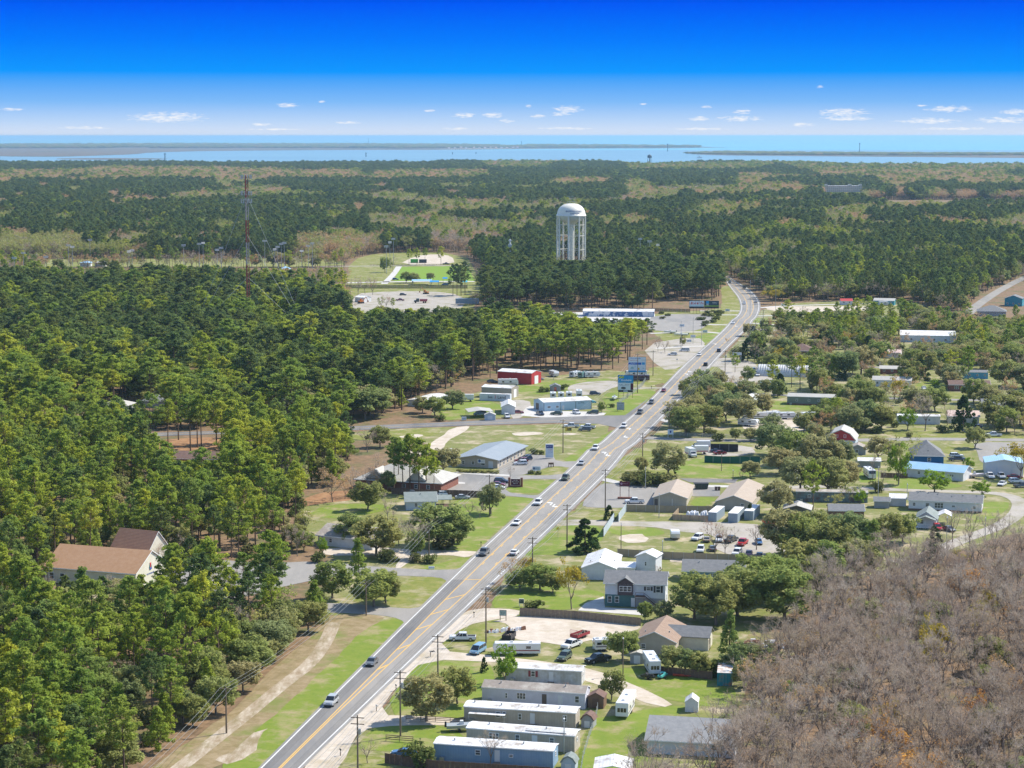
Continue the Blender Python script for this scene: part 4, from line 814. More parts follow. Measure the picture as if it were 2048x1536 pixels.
def utility_trailer(px, py, head, label, L_=4, col=(.05, .05, .055), sides=.6, rails=0, load=True):
    x, y = G(px, py); o = empty('utility_trailer', x, y, head, label=label, cat='trailer'); h = L_ / 2; M_ = mat('trailer_paint_%d' % (col[0] * 100), col, rough=.5)
    MB().box(-h, -1, .55, h, 1, .65).put('bed', m_wood, o)
    s = MB().box(-h, -1.04, .5, h, -1, .65 + sides).box(-h, 1, .5, h, 1.04, .65 + sides).box(-h - .04, -1, .5, -h, 1, .65 + sides).box(h, -1, .5, h + .04, 1, .65 + sides); s.put('side_panel', M_, o)
    if rails: 
        r = MB()
        for i in range(9):
            r.tube((-h, -1 + i * .25, .6), (-h, -1 + i * .25, .6 + rails), .03, .03, 4)
        for zq in (.9, 1.4, .6 + rails): r.tube((-h, -1, zq), (-h, 1, zq), .03, .03, 4)
        r.put('ramp_gate', M_, o)
    if load:
        rr = random.Random(int(px)); q = MB()
        for _ in range(16): a, b = rr.uniform(-h + .3, h - .3), rr.uniform(-.7, .7); q.box(a - .25, b - .2, .66, a + .25, b + .2, .66 + rr.uniform(.15, .7), tx=.08, ty=.06)
        q.put('load', mat('scrap_wood', (.35, .27, .2), (.15, .12, .1), 3, .9), o)
    MB().tube((h, .4, .5), (h + 1.1, 0, .5), .05, .05, 5).tube((h, -.4, .5), (h + 1.1, 0, .5), .05, .05, 5).put('tow_bar', m_dark, o)
    for wx in (-.4, .4):
        for sg in (-1, 1): MB().lathe([(0, -.1), (.3, -.1), (.32, 0), (.3, .1), (0, .1)], 12).put('wheel', m_tyre, o, loc=(wx, sg * 1.12, .32), rot=(math.pi / 2, 0, 0))
    PLACED.append((x, y, 3)); return o
# ------------------------------------------------------------------ street furniture kit
POLES = {}
def utility_pole(px, py, h, label, group, arms=1, rz=.25, transformer=False, lamp=False, xy=None):
    x, y = xy or G(px, py); o = empty('utility_pole', x, y, rz, label=label, cat='utility pole', group=group)
    MB().tube((0, 0, 0), (0, 0, h), .19, .12, 8).put('post', m_pole, o)
    for k in range(arms): MB().box(-1.2, -.06, h - .5 - k * 1.1, 1.2, .06, h - .36 - k * 1.1).put('crossarm', m_pole, o)
    if transformer: MB().lathe([(0, 0), (.28, 0), (.28, .9), (0, .98)], 12, cx=.4, cy=-.2).put('transformer', m_steel, o, loc=(0, 0, h - 3.2))
    if lamp: MB().tube((0, 0, h - 2), (.1, -1.6, h - 1.6), .05, .04, 5).box(-.12, -2.0, h - 1.7, .22, -1.5, h - 1.55).put('lamp_arm', m_steel, o)
    return o
def sign(name, label, px, py, w, h, zb, face, frame=None, rz=-.2, text=None, posts=2, cat='sign', tcol=None, extra=None, group=None, th=.15, xy=None, pw=.07):
    x, y = xy or G(px, py); o = empty(name, x, y, rz, label=label, cat=cat, group=group)
    pb = MB().box(-w / 2, -th / 2, zb, w / 2, th / 2, zb + h).put('sign_board', face, o)
    fr = frame or m_dark
    f = MB().box(-w / 2 - .06, -th / 2 - .03, zb - .06, w / 2 + .06, th / 2 + .03, zb).box(-w / 2 - .06, -th / 2 - .03, zb + h, w / 2 + .06, th / 2 + .03, zb + h + .06).box(-w / 2 - .06, -th / 2 - .03, zb, -w / 2, th / 2 + .03, zb + h).box(w / 2, -th / 2 - .03, zb, w / 2 + .06, th / 2 + .03, zb + h); f.put('frame', fr, o)
    for i in range(posts):
        u = 0 if posts == 1 else -w * .45 + w * .9 * i / (posts - 1); MB().box(u - pw, th / 2 + .03, 0, u + pw, th / 2 + .03 + 2 * pw, zb + h * .95).put('post', fr, o)
    for t in (text or []):      # (string, size, x, z, material)
        lettering(t[0], t[1], t[4], o, (t[2], -th / 2 - .012, zb + t[3]))
    for e in (extra or []): MB().box(e[0], -th / 2 - .008 - .004 * k_(e), e[1], e[2], -th / 2 - .002, e[3]).put(e[5] if len(e) > 5 else 'colour_panel', e[4], o)
    PLACED.append((x, y, 2)); return o
def k_(e): return e[6] if len(e) > 6 else 0
def lettering(s, size, m, parent, loc, rot=(math.pi / 2, 0, 0), name='lettering', align='CENTER', bold=.008):
    cu = bpy.data.curves.new('txt', 'FONT'); cu.body = s; cu.size = size; cu.align_x = align; cu.align_y = 'CENTER'; cu.extrude = .012; cu.offset = bold * size; cu.resolution_u = 2
    ob = bpy.data.objects.new('txt', cu); COL.objects.link(ob); dg = bpy.context.evaluated_depsgraph_get(); dg.update()
    me = bpy.data.meshes.new_from_object(ob.evaluated_get(dg)); bpy.data.objects.remove(ob); bpy.data.curves.remove(cu); me.materials.clear(); me.materials.append(m)
    return link(name, me, parent, loc, rot)
def fence(label, pts, h, m=None, style='board', group=None, px=True, postm=None, step=3.0):
    w = [G(*p) for p in pts] if px else pts; nm = {'board': 'wooden_fence', 'link': 'chain_link_fence', 'fabric': 'screened_fence', 'rail': 'rail_fence'}[style]; x0, y0_ = w[0]
    o = empty(nm, x0, y0_, 0, label=label, cat='fence', group=group); pan = MB(); posts = []
    pm = postm or (m_steel if style in ('link', 'fabric') else m_wood)
    for a, b in zip(w, w[1:]):
        a = Vector((a[0] - x0, a[1] - y0_)); b = Vector((b[0] - x0, b[1] - y0_)); L_ = (b - a).length; d = (b - a) / L_; n = Vector((-d.y, d.x)) * .025
        k = max(1, round(L_ / step))
        for i in range(k + 1): p = a + d * L_ * i / k; posts.append(p)
        if style == 'rail':
            for zq in (h * .35, h * .65, h * .95):
                pan.add([(*(a - n), zq - .06), (*(b - n), zq - .06), (*(b + n), zq - .06), (*(a + n), zq - .06), (*(a - n), zq + .06), (*(b - n), zq + .06), (*(b + n), zq + .06), (*(a + n), zq + .06)], [(0, 1, 5, 4), (1, 2, 6, 5), (2, 3, 7, 6), (3, 0, 4, 7), (4, 5, 6, 7)])
        elif style == 'board':
            q = max(1, int(L_ / .9))
            for i in range(q):
                c, e = a + d * L_ * i / q, a + d * (L_ * (i + 1) / q - .03); hh = h + (.03 if i % 2 else 0)
                pan.add([(*(c - n), .05), (*(e - n), .05), (*(e + n), .05), (*(c + n), .05), (*(c - n), hh), (*(e - n), hh), (*(e + n), hh), (*(c + n), hh)], [(0, 1, 5, 4), (1, 2, 6, 5), (2, 3, 7, 6), (3, 0, 4, 7), (4, 5, 6, 7)])
        else:
            pan.add([(*a, .03), (*b, .03), (*b, h - .02), (*a, h - .02)], [(0, 1, 2, 3)])
    pan.put('fence_panel' if style != 'rail' else 'rail', m or (m_link if style == 'link' else m_wood), o)
    pmz = MB().box(-.05, -.05, 0, .05, .05, h + .06).mesh('post', pm)
    for p in posts[:60]: link('post', pmz, o, (p.x, p.y, 0))
    return o
def near(a, b): return math.hypot(a[0] - b[0], a[1] - b[1])

def scribble(w, h, m, parent, loc, rz, seed, n=None):
    """a line of writing too small to read: separate upright strokes of letter height"""
    rr = random.Random(seed); mb = MB(); u = -w / 2
    while u < w / 2 - h * .2:
        k = h * rr.uniform(.35, .6); hh = h * rr.choice((1, .7, .7, .7)); mb.box(u, -.01, -h / 2, u + k * .3, .01, -h / 2 + hh)
        if rr.random() < .7: mb.box(u + k * .3, -.01, -h / 2 + hh * rr.choice((0, .4, .8)), u + k * .8, .01, -h / 2 + hh * .22 + hh * rr.choice((0, .4, .76)))
        u += k + h * .12
    return mb.put('lettering', m, parent, loc=loc, rot=(0, 0, rz))
LM = [(G(190, 1170), 'cream hall'), (G(1449, 1371), 'teal shipping container'), (G(390, 933), 'brick bungalow'), (G(1030, 768), 'red metal barn'), (G(1142, 552), 'white water tower'), (G(1682, 896), 'red-gabled barn house'), (G(1475, 604), 'highway bend'), (G(1440, 860), 'camper row'), (G(497, 662), 'lattice mast'), (G(1856, 686), 'white warehouse'), (G(820, 980), 'medical office'), (G(454, 1467), 'pole on the sandy track'), (G(1860, 1054), 'porch cottage')]
def spell(v):
    v = int(round(abs(v))); a = 'zero one two three four five six seven eight nine ten eleven twelve thirteen fourteen fifteen sixteen seventeen eighteen nineteen'.split(); t = 'x x twenty thirty forty fifty sixty seventy eighty ninety'.split()
    if v < 20: return a[v]
    if v < 100: return t[v // 10] + ('-' + a[v % 10] if v % 10 else '')
    return a[v // 100] + '-hundred' + ('-' + spell(v % 100) if v % 100 else '')
def where(x, y):
    (lx_, ly_), nm = min(LM, key=lambda l: math.hypot(l[0][0] - x, l[0][1] - y)); dx, dy = x - lx_, y - ly_
    return '%s metres %s, %s %s the %s' % (spell(dx), 'left' if dx < 0 else 'right', spell(dy), 'in front of' if dy < 0 else 'behind', nm)
# ------------------------------------------------------------------ buildings, front-left and front-right ground corners in order
F_ = 'f'; sh = dict(shutters=True)
# mobile homes by the highway
def mobile(label, A, B, D, wm, rm, roof='x', rise=.35, h=3.1, wins=(), doors=(), group='mobile homes beside the highway', **k):
    r_ = building('mobile_home', label, 'mobile home', A, B, D, h, roof, rise, wm, rm, ov=.12, wins=list(wins), doors=list(doors), skirt=k.pop('skirt', wm), group=group, th=.1, **k)
    for d_ in doors:
        MB().box(d_[1] - .6, -1.1, 0, d_[1] + .6, -.04, .5).box(d_[1] - .6, -1.5, 0, d_[1] + .6, -1.1, .28).put('steps', m_wood, r_[0])
    MB().box(1.2, -.8, 0, 2.0, -.1, .9).put('cooling_unit', m_steel, r_[0])
    return r_
mobile('blue mobile home with white roof, nearest to the camera, behind a dark plank fence', (868, 1521), (1106, 1537), 4.5, w_mhb, r_white, wins=[('f', 8, 1.5, 1, 1), ('f', 14, 1.5, .8, .6), ('r', 2.2, 1.6, .8, .9)], doors=[('f', 11.5, .6)], vents=2)
_, W_, D_ = mobile('pale mobile home with a torn tarp patching its white roof', (933, 1489), (1149, 1506), 4.3, w_mht, r_white, wins=[('f', 5.2, 1.4, 1.9, 1.2, dict(split=3)), ('f', 9.6, 1.3, .9, 1.3), ('f', 16, 1.4, .9, 1.1), ('r', 2, 1.6, .8, .8)], doors=[('f', 12.8, .6, 1.0, 2.1)], vents=2)
MB().box(11, .3, 3.42, 18.6, 3.2, 3.5, tx=.4, ty=.4).put('roof_tarp', mat('grey_tarp', (.40, .40, .40), (.60, .60, .58), 1.2, .6, bump=.2), _)
_, W_, D_ = mobile('tan mobile home with clean white roof and small wooden steps', (928, 1445), (1151, 1459), 4.4, w_mht, r_white, wins=[('f', 6.6, 1.4, .9, 1.2), ('f', 7.8, 1.4, .7, 1.2), ('f', 10.8, 1.2, .7, 1.2), ('f', 19.4, 1.4, .8, 1.2)], doors=[('f', 13.2, .6, .9, 2)], vents=4)
st = MB()
for i in range(4): st.box(13.8 + i * .35, -1.3, 0, 14.15 + i * .35, -.1, .6 - i * .15)
st.put('steps', m_wood, _)
MB().box(1.2, -1.6, 2.2, 8.2, -.2, 2.3).tube((1.3, -1.5, 0), (1.3, -1.5, 2.2), .05, .05).tube((8.1, -1.5, 0), (8.1, -1.5, 2.2), .05, .05).put('awning', r_white, _)
mobile('white mobile home with brown shingle roof and large dark front window', (964, 1405), (1170, 1419), 4.6, w_lav, r_weather, rise=.9, wins=[('f', 4.9, 1.2, .5, 1.1), ('f', 7.9, 1.2, 1.8, 1.3, dict(split=3)), ('f', 19, 1.2, .9, 1.4), ('r', 2.3, 1.4, .7, 1)], doors=[('f', 12.5, .5, .9, 2, m_ddoor), ('f', 15.7, .4, .9, 2)], vents=2)
mobile('streaked grey mobile home with rounded white roof, farthest up the lane of them', (1010, 1363), (1163, 1371), 4.6, w_mhv, r_white, rise=.6, h=2.9, wins=[('f', 5.8, 1.3, .9, 1.2, dict(shutters=mat('red_shutter', (.25, .06, .06)))), ('r', 2, 1.5, .7, .8)], doors=[('f', 9.5, .5, .9, 2)])
# two-storey house
root, W_, D_ = building('two_storey_house', 'two-storey house with dark green lower wall and outside wooden stair', 'house', (1210, 1212), (1330, 1216), 8.3, 5.7, 'x', 2.0, w_purp, r_grey, .45,
    wins=[('f', 3.5 + 1, 3.7, 2.9, 1.35, dict(split=3)), ('f', 10.2, 4.0, 1.0, .95, sh), ('f', 12.5, 3.6, 1.1, 1.6, sh), ('f', 1.1, .9, 1.0, 1.6), ('f', 2.8, .9, 1.0, 1.6), ('r', 2, 3.8, .8, 1.3), ('r', 5.8, 3.8, .8, 1.3), ('r', 3.5, 1.0, .8, 1.6)],
    doors=[('f', 6.6, .05, .9, 2.1), ('f', 7.9, 2.9, 1.0, 2.1)])
MB().box(-.02, -.03, 0, 7.0, -.003, 2.85).put('lower_cladding', w_dgreen, root); MB().box(7.0, -.035, 0, W_ + .02, -.003, 2.2).put('stone_cladding', m_stone, root)
MB().box(3.0, -.5, 2.85, 6.6, -.003, 5.6).put('bay_wall', mat('dark_brown_siding', (.10, .075, .08), rough=.8, stripe=('Z', .2, .15)), root)
window(root, 'f', W_, D_, 4.8, 3.7, 2.9, 1.35, split=3).location.y = -.5
d = MB(); d.add([(2.6, -.9, 5.55), (4.8, -.9, 7.0), (7.0, -.9, 5.55), (7.0, -.9, 5.7), (4.8, -.9, 7.15), (2.6, -.9, 5.7), (2.6, 1.0, 5.55), (4.8, 3.2, 7.0), (7.0, 1.0, 5.55), (7.0, 1.0, 5.7), (4.8, 3.2, 7.15), (2.6, 1.0, 5.7)],
    [(0, 1, 4, 5), (1, 2, 3, 4), (5, 4, 10, 11), (4, 3, 9, 10), (0, 6, 7, 1), (1, 7, 8, 2), (0, 5, 11, 6), (2, 3, 9, 8)]); d.put('front_gable', r_grey, root)
MB().prism([(2.95, 5.55), (4.8, 6.85), (6.65, 5.55)], -.52, -.3).put('gable_wall', mat('dark_brown_siding', (.1, .075, .08)), root)
s_ = MB().box(7.2, -1.6, 2.75, 9.4, -.04, 2.9)
for i in range(12): s_.box(9.4 + i * .28, -1.5, 2.7 - i * .23, 9.68 + i * .28, -.3, 2.78 - i * .23)
for a, b in ((7.3, -1.5), (9.3, -1.5)): s_.tube((a, b, 0), (a, b, 3.8), .06, .06, 4)
s_.tube((7.3, -1.5, 3.8), (9.3, -1.5, 3.8), .05, .05, 4).tube((9.4, -1.5, 3.7), (12.8, -1.5, 1.0), .05, .05, 4); s_.put('stair', m_woodd, root)
# white building with tower behind it
root, W_, D_ = building('white_metal_building', 'long low white building with white metal roof behind the green-fronted house', 'building', (1163, 1159), (1232, 1161), 17, 2.9, 'y', 1.6, w_white, r_white, .2, wins=[], doors=[], vents=3)
building('white_annex', 'flat white-roofed annex beside the white tower shed', 'building', (1233, 1156), (1270, 1157), 7, 2.6, 'flat', 0, w_white, r_white, .15, wins=[])
building('tower_shed', 'tall narrow white building with gabled metal roof and one small window', 'building', (1272, 1153), (1311, 1156), 5.5, 5.2, 'y', 1.0, w_white, r_white, .3, wins=[('f', 2.5, 2.9, .6, 1.1)])
building('ranch_house', 'blue-grey ranch house with satellite dish on its grey roof', 'house', (1366, 1163), (1488, 1166), 8.5, 2.8, 'x', 1.9, w_blue, r_grey, .4, wins=[('f', 3.2, 1.2, 1, 1), ('f', 7.2, 1.2, 1.5, 1, dict(split=2)), ('f', 10.3, 1.2, 1, .9), ('r', 4, 1.3, 1, 1)], doors=[('f', 12.6, .05, 1, 2)], vents=2)
root, W_, D_ = building('brown_roofed_house', 'cream house with brown shingle roof and grey-roofed side wing', 'house', (1268, 1307), (1350, 1312), 15, 3.0, 'y', 2.0, w_tan, mat('faded_brown_shingles', (.27, .185, .135), (.34, .245, .185), 1.0, .9, stripe=('X', .3, .1)), .45, wins=[('f', 2, 1.2, 1.0, 1.1)], vents=2)
wg = MB().prism([(6, 0), (12, 0), (12, 3), (9, 4.5), (6, 3)], W_, W_ + 6.2, ax='x'); wg.put('wing_wall', w_cream, root); MB().prism([(5.6, 2.8), (9, 4.5), (12.4, 2.8), (12.4, 2.96), (9, 4.68), (5.6, 2.96)], W_ - 3, W_ + 6.6, ax='x').put('wing_roof', r_grey, root)
MB().box(W_ + 6.2, 8, 1, W_ + 6.26, 9, 2.2).put('window', m_glass, root)
for i in range(3): MB().tube((W_ + 6.4, 6 + i, 0), (W_ + 6.3, 6 + i, 2.4), .06, .06, 4).put('scaffold_pole', m_wood, root)
building('grey_roofed_house', 'pale house with plain grey shingle roof half hidden by bare trees', 'house', (1294, 1507), (1470, 1517), 14, 2.7, 'x', 2.3, w_white, mat('mid_grey_shingles', (.24, .245, .25), (.31, .31, .31), 1.0, .9, stripe=('Y', .3, .1)), .5, wins=[('f', 12, 1.2, 1, 1.1), ('f', 15, 1.2, 1, 1.1)], vents=1)
def shed(label, A, B, D, h, roof, rise, wm, rm, doors=True, **k):
    r, W_, _ = building('garden_shed', label, 'shed', A, B, D, h, roof, rise, wm, rm, .15, wins=[], doors=[('f', W_ / 2, .05, 1.3, 1.7)] if False else [], trim=False, **k)
    if doors: window(r, 'f', W_, D, W_ / 2, .05, W_ * .45, h * .85, kind='door', fm=m_door if wm is not w_brown else m_woodd)
    return r
shed('brown weathered shed beside the white mobile home with brown roof', (1176, 1416), (1207, 1418), 3.2, 2.2, 'y', .8, w_brown, r_dbrown)
shed('small grey barn-shaped shed with white double doors', (1162, 1455), (1186, 1457), 2.6, 1.5, 'gam', 1.0, w_grey, r_dbrown)
shed('pale green rounded shed at the bottom edge of the picture', (1122, 1541), (1150, 1543), 2.6, 1.4, 'gam', 1.1, w_pale, r_green)
shed('grey open-fronted shed with tin roof beside the white camper', (1260, 1327), (1288, 1328), 2.6, 2.0, 'y', .4, w_grey, r_ltgrey)
shed('white-roofed pump shed near the black pickup truck', (1185, 1298), (1211, 1299), 2.8, 1.8, 'flat', 0, w_white, r_white)
root, W_, D_ = building('white_tent', 'white canopy tent behind the grey-roofed house', 'tent', (1370, 1424), (1396, 1425), 3.5, 1.9, 'y', .9, w_white, r_white, .1, wins=[], trim=False)
def carport(label, A, B, D, h, rise, rm, name='carport', roof='y', wm=None, group=None):
    a = G(*A); b = G(*B); W_ = math.hypot(b[0] - a[0], b[1] - a[1]); rz = math.atan2(b[1] - a[1], b[0] - a[0]); o = empty(name, *a, rz, label=label, cat='carport', group=group)
    gable_roof(W_, D, h, rise, .25, .12, roof).put('roof', rm, o)
    for x in (0, W_):
        for k in range(4): MB().tube((x, D * k / 3, 0), (x, D * k / 3, h), .06, .06, 5).put('post', m_steel, o)
    if wm: MB().box(0, D - .1, 0, W_, D, h).put('rear_wall', wm, o)
    PLACED.append((a[0] + W_ / 2, a[1] + D / 2, max(W_, D) / 2 + 2)); return o
carport('white carport canopy at the very bottom of the picture', (1189, 1566), (1262, 1568), 6.5, 2.4, .7, r_white)
# teal container, red kayak
def container(label, A, B, D, h, m, name='shipping_container', rm=None, cat='container', group=None, z=0):
    r, W_, _ = building(name, label, cat, A, B, D, h, 'flat', 0, m, rm or m, .02, wins=[], trim=False, th=.06, group=group, z=z)
    for s in (.27, .73): MB().box(W_ * s - W_ * .2, -.03, .1, W_ * s + W_ * .2, -.004, h - .1).put('door', m, r)
    for s in (.4, .6): MB().tube((W_ * s, -.06, .1), (W_ * s, -.06, h - .1), .025, .025, 4).put('lock_bar', m_steel, r)
    return r
container('teal shipping container with rusty white roof', (1434, 1372), (1464, 1373), 9, 2.7, m_tealp, rm=mat('rust_streaked_roof', (.60, .60, .58), (.42, .24, .14), .7, .6, lo=.45, hi=.6))
o = empty('kayak', *G(1371, 1354), R(170), label='red kayak lying along the back fence', cat='kayak'); V = []
for i in range(9):
    t = i / 8; w = .42 * math.sin(math.pi * (t * .94 + .03)); V += [(-2.6 + 5.2 * t, -w, .35 + .3 * abs(t - .5)), (-2.6 + 5.2 * t, 0, .05 + .3 * abs(t - .5) ** 2), (-2.6 + 5.2 * t, w, .35 + .3 * abs(t - .5)), (-2.6 + 5.2 * t, 0, .5 + .25 * abs(t - .5))]
MB().add(V, [(i * 4 + k, i * 4 + (k + 1) % 4, i * 4 + 4 + (k + 1) % 4, i * 4 + 4 + k) for i in range(8) for k in range(4)] + [(0, 1, 2, 3), (32, 33, 34, 35)]).put('hull', mat('kayak_red', (.55, .09, .05), rough=.35), o)
MB().lathe([(.3, .48), (.34, .52), (.26, .53), (.24, .45)], 12).put('cockpit', m_plast, o)
# church-like cream building and its wing
root, W_, D_ = building('cream_hall', 'large cream hall with brown shingle roof and emblem on its gable', 'building', (90, 1164), (272, 1179), 15.5, 3.9, 'x', 4.2, w_cream, mat('warm_brown_shingles', (.42, .235, .125), (.48, .29, .17), 1.0, .9, stripe=('Y', .3, .12)), .3, wins=[('f', 2, 1, 1.3, 1.6), ('f', 5, 1, 1.3, 1.6), ('f', 19.5, .9, 1.2, 1.8)], vents=0)
em = MB().lathe([(0, 0), (.7, 0), (.7, .05), (0, .05)], 5).put('emblem', mat('emblem_green', (.03, .16, .16)), root, loc=(W_ + .02, 7.2, 4.3), rot=(0, math.pi / 2, 0))
MB().prism([(-.12, -.9), (.12, -.9), (.3, .8), (-.3, .8)], 0, .08, ax='y').put('emblem', mat('emblem_red', (.5, .05, .05)), root, loc=(W_ + .12, 7.2, 4.5), rot=(0, 0, math.pi / 2))
MB().box(-.5, 0, -.4, .5, .03, .1).put('emblem', mat('emblem_blue', (.04, .10, .35)), root, loc=(W_ + .16, 7.2, 4.0), rot=(0, 0, math.pi / 2))
scribble(3.6, .55, mat('emblem_blue', (.04, .1, .35)), root, (W_ + .05, 7.2, 2.7), R(90), 11)
building('cream_hall_wing', 'taller rear wing of the cream hall with steep brown roof', 'building', (222, 1131), (296, 1139), 9, 4.4, 'x', 4.6, w_cream, mat('reddish_brown_shingles', (.30, .165, .11), (.36, .21, .14), 1.0, .9, stripe=('Y', .3, .12)), .3, wins=[('r', 4.5, 2, 1, 1.6)])
building('brown_roofed_house', 'brown-roofed brick bungalow among pines below the side road', 'house', (342, 932), (442, 934), 9, 2.7, 'x', 1.7, w_brick, r_dbrown, .5, wins=[('f', 7, 1.1, 1, 1.1), ('f', 12.6, 1.1, 1, 1.1)], doors=[('f', 10.5, .05, 1, 2.1)], vents=2)
building('woodland_house', 'hip-roofed grey house behind the side road, left of its twin', 'house', (200, 824), (256, 825), 10, 2.7, 'hip', 2, w_grey, r_ltgrey, .5, wins=[])
building('woodland_house', 'hip-roofed grey house behind the side road, beside the leaning pines', 'house', (282, 815), (330, 816), 10, 2.7, 'hip', 2.2, w_grey, r_grey, .5, wins=[('f', 4, 1, 1, 1.1)])
building('woodland_house', 'small pale-roofed house at the wood edge north of the side road', 'house', (590, 822), (618, 823), 8, 2.6, 'x', 1.3, w_tan, r_ltgrey, .4, wins=[])
building('white_roofed_barn', 'white-roofed metal shed between oaks left of the carport', 'building', (815, 812), (850, 814), 22, 2.4, 'y', .5, w_metal, r_white, .2, wins=[])
building('white_ranch_house', 'white house with weathered brown roof beside the sandy drive', 'house', (636, 1090), (745, 1101), 12, 2.9, 'x', 2.0, w_white, r_weather, .6, wins=[('f', 4, 1, 1, 1.1)], vents=3)
root, W_, D_ = building('porch_house', 'small grey-green roofed house with brown timber porch', 'house', (812, 1021), (872, 1020), 9.5, 2.8, 'x', 1.8, w_pale, r_green, .5, wins=[('f', 3, 1, 1, 1.2), ('f', 6, 1, 1, 1.2), ('r', 3, 1, 1, 1.2)], vents=1)
pb = MB().box(W_, 1, .5, W_ + 4.5, 7, .65)
for x in (W_ + .1, W_ + 2.2, W_ + 4.4):
    for y in (1.1, 6.9): pb.tube((x, y, 0), (x, y, 2.9), .07, .07, 4)
for i in range(12): pb.box(W_ + .2 + i * .36, 1.0, .65, W_ + .26 + i * .36, 1.06, 1.5)
pb.box(W_, .98, 1.5, W_ + 4.5, 1.1, 1.58); pb.put('porch', m_woodd, root); MB().prism([(.6, 2.85), (4, 3.7), (7.4, 2.85), (7.4, 3.0), (4, 3.86), (.6, 3.0)], W_ - .2, W_ + 4.9, ax='x').put('porch_roof', r_green, root)
root, W_, D_ = building('medical_office', 'wide brick office with pale hipped metal roof behind tall pines', 'building', (712, 977), (882, 986), 17, 3.0, 'hip', 4.0, w_brick, r_ltgrey, .8, wins=[('f', 4 + 4 * i, 1, 1.2, 1.3) for i in range(6)])
for u in (6.5, 20): MB().prism([(u - 3, 3.6), (u, 6.6), (u + 3, 3.6)], -.5, 7).put('cross_gable', r_ltgrey, root)
root, W_, D_ = building('office_building', 'tan office with broad slate-blue metal roof and row of glazed doors', 'building', (912, 933), (995, 937), 33, 2.9, 'y', 1.3, w_tan, r_blue, .9, wins=[('f', 2.6, .9, 1, 1.2), ('f', 6, .9, 1, 1.2), ('f', 9.5, .8, 1.4, 1.5)] + [('r', 3 + 4.2 * i, .3, 1.5, 2.1) for i in range(7)], doors=[('f', 12.2, .05, 1.6, 2.3)], vents=0)
MB().box(7.6, -.12, 1.5, 10.2, -.03, 2.8).put('sign_board', m_trim, root); MB().lathe([(0, 0), (.45, 0), (.45, .03), (0, .03)], 16).put('logo', mat('logo_blue', (.05, .12, .3)), root, loc=(8.3, -.13, 2.3), rot=(math.pi / 2, 0, 0)); scribble(1.2, .22, mat('logo_blue', (.05, .12, .3)), root, (9.4, -.14, 2.1), 0, 2)
o = empty('clipped_hedge', *G(915, 945), -.2, label='long clipped dark green hedge in front of the tan office', cat='hedge'); rs_ = np.random.RandomState(5)
tmh = tri_cloud(rs_, [(i * .35, rs_.uniform(-.3, .3), rs_.uniform(.3, .9)) for i in range(40)], [.55] * 40, 60, .22, .9, .8); link('foliage', tmesh('hedge_foliage', [tmh], [m_oak]), o)
# blue building on the corner
root, W_, D_ = building('blue_shop', 'pale blue metal shop with white ribbed roof on the side-road corner', 'building', (1087, 823), (1183, 818), 10.5, 3.6, 'x', .9, mat('pale_blue_metal', (.42, .58, .68), (.38, .53, .63), .4, .5, stripe=('X', .5, .08)), r_white, .15,
    wins=[('f', 2.4, 1.2, 1.5, .9), ('f', 6.0, 1.2, 1.3, .9)], doors=[('f', 8.6, .05, .9, 2), ('l', 4, .05, 3, 2.6, m_ddoor)])
for u in (.1, 7.4, 14, W_ - .15): MB().box(u, -.05, 0, u + .18, -.004, 3.5).put('trim_strip', m_ddoor, root)
scribble(2.9, .6, m_dark, root, (16.6, -.03, 2.8), 0, 6)
MB().prism([(W_ + .05, 2.4), (W_ + .05, 3.3), (W_ + 2.6, 2.9), (W_ + 2.6, 2.2)], 1, 7).put('awning', w_teal, root)
building('red_barn', 'bright red metal barn with white roof at the wood edge', 'barn', (995, 765), (1063, 769.5), 9, 5.0, 'x', .9, w_red, r_white, .1, wins=[], doors=[('r', 4.5, .05, 3.4, 3.6, m_trim)], trim=False)
building('tan_storage_building', 'tan metal storage building with white roof below the red barn', 'building', (963, 794), (1023, 797), 8, 4.2, 'x', .7, w_tanm, r_white, .1, wins=[], doors=[('r', 4, .05, 3, 3.4, m_trim)], trim=False)
root = container('white box trailer body lettered along its side in front of the tan storage building', (959, 801), (1020, 803), 2.6, 2.9, w_metal, name='box_trailer', rm=r_white, cat='trailer')
lettering('Sea', 1.5, m_dark, root, (4.6, -.06, 1.6)); lettering('2', 1.7, mat('sign_red', (.5, .04, .04)), root, (6.9, -.06, 1.7)); lettering('Land', 1.9, m_dark, root, (9.6, -.06, 1.6))
carport('wide grey-roofed carport sheltering a blue van', (938, 837), (986, 836), 10, 2.5, .6, r_ltgrey, group=None)
shed('small blue-grey shed with double doors beside the side road', (969, 841), (991, 841), 3.2, 2.1, 'y', .9, w_pale, r_ltgrey)
building('white_outbuilding', 'white gabled outbuilding with steep bright metal roof', 'building', (1003, 829), (1030, 829), 14, 3.0, 'y', 1.3, w_white, r_white, .3, wins=[], doors=[('f', 3, .05, 2, 2.2)])
building('garden_shed', 'little grey shed ringed with shrubs below the parked campers', 'shed', (1100, 783), (1121, 783), 4, 2.2, 'y', 1, w_grey, r_grey, .2, wins=[], doors=[('f', 2.3, .05, 1, 1.8, mat('sign_red', (.5, .04, .04)))])
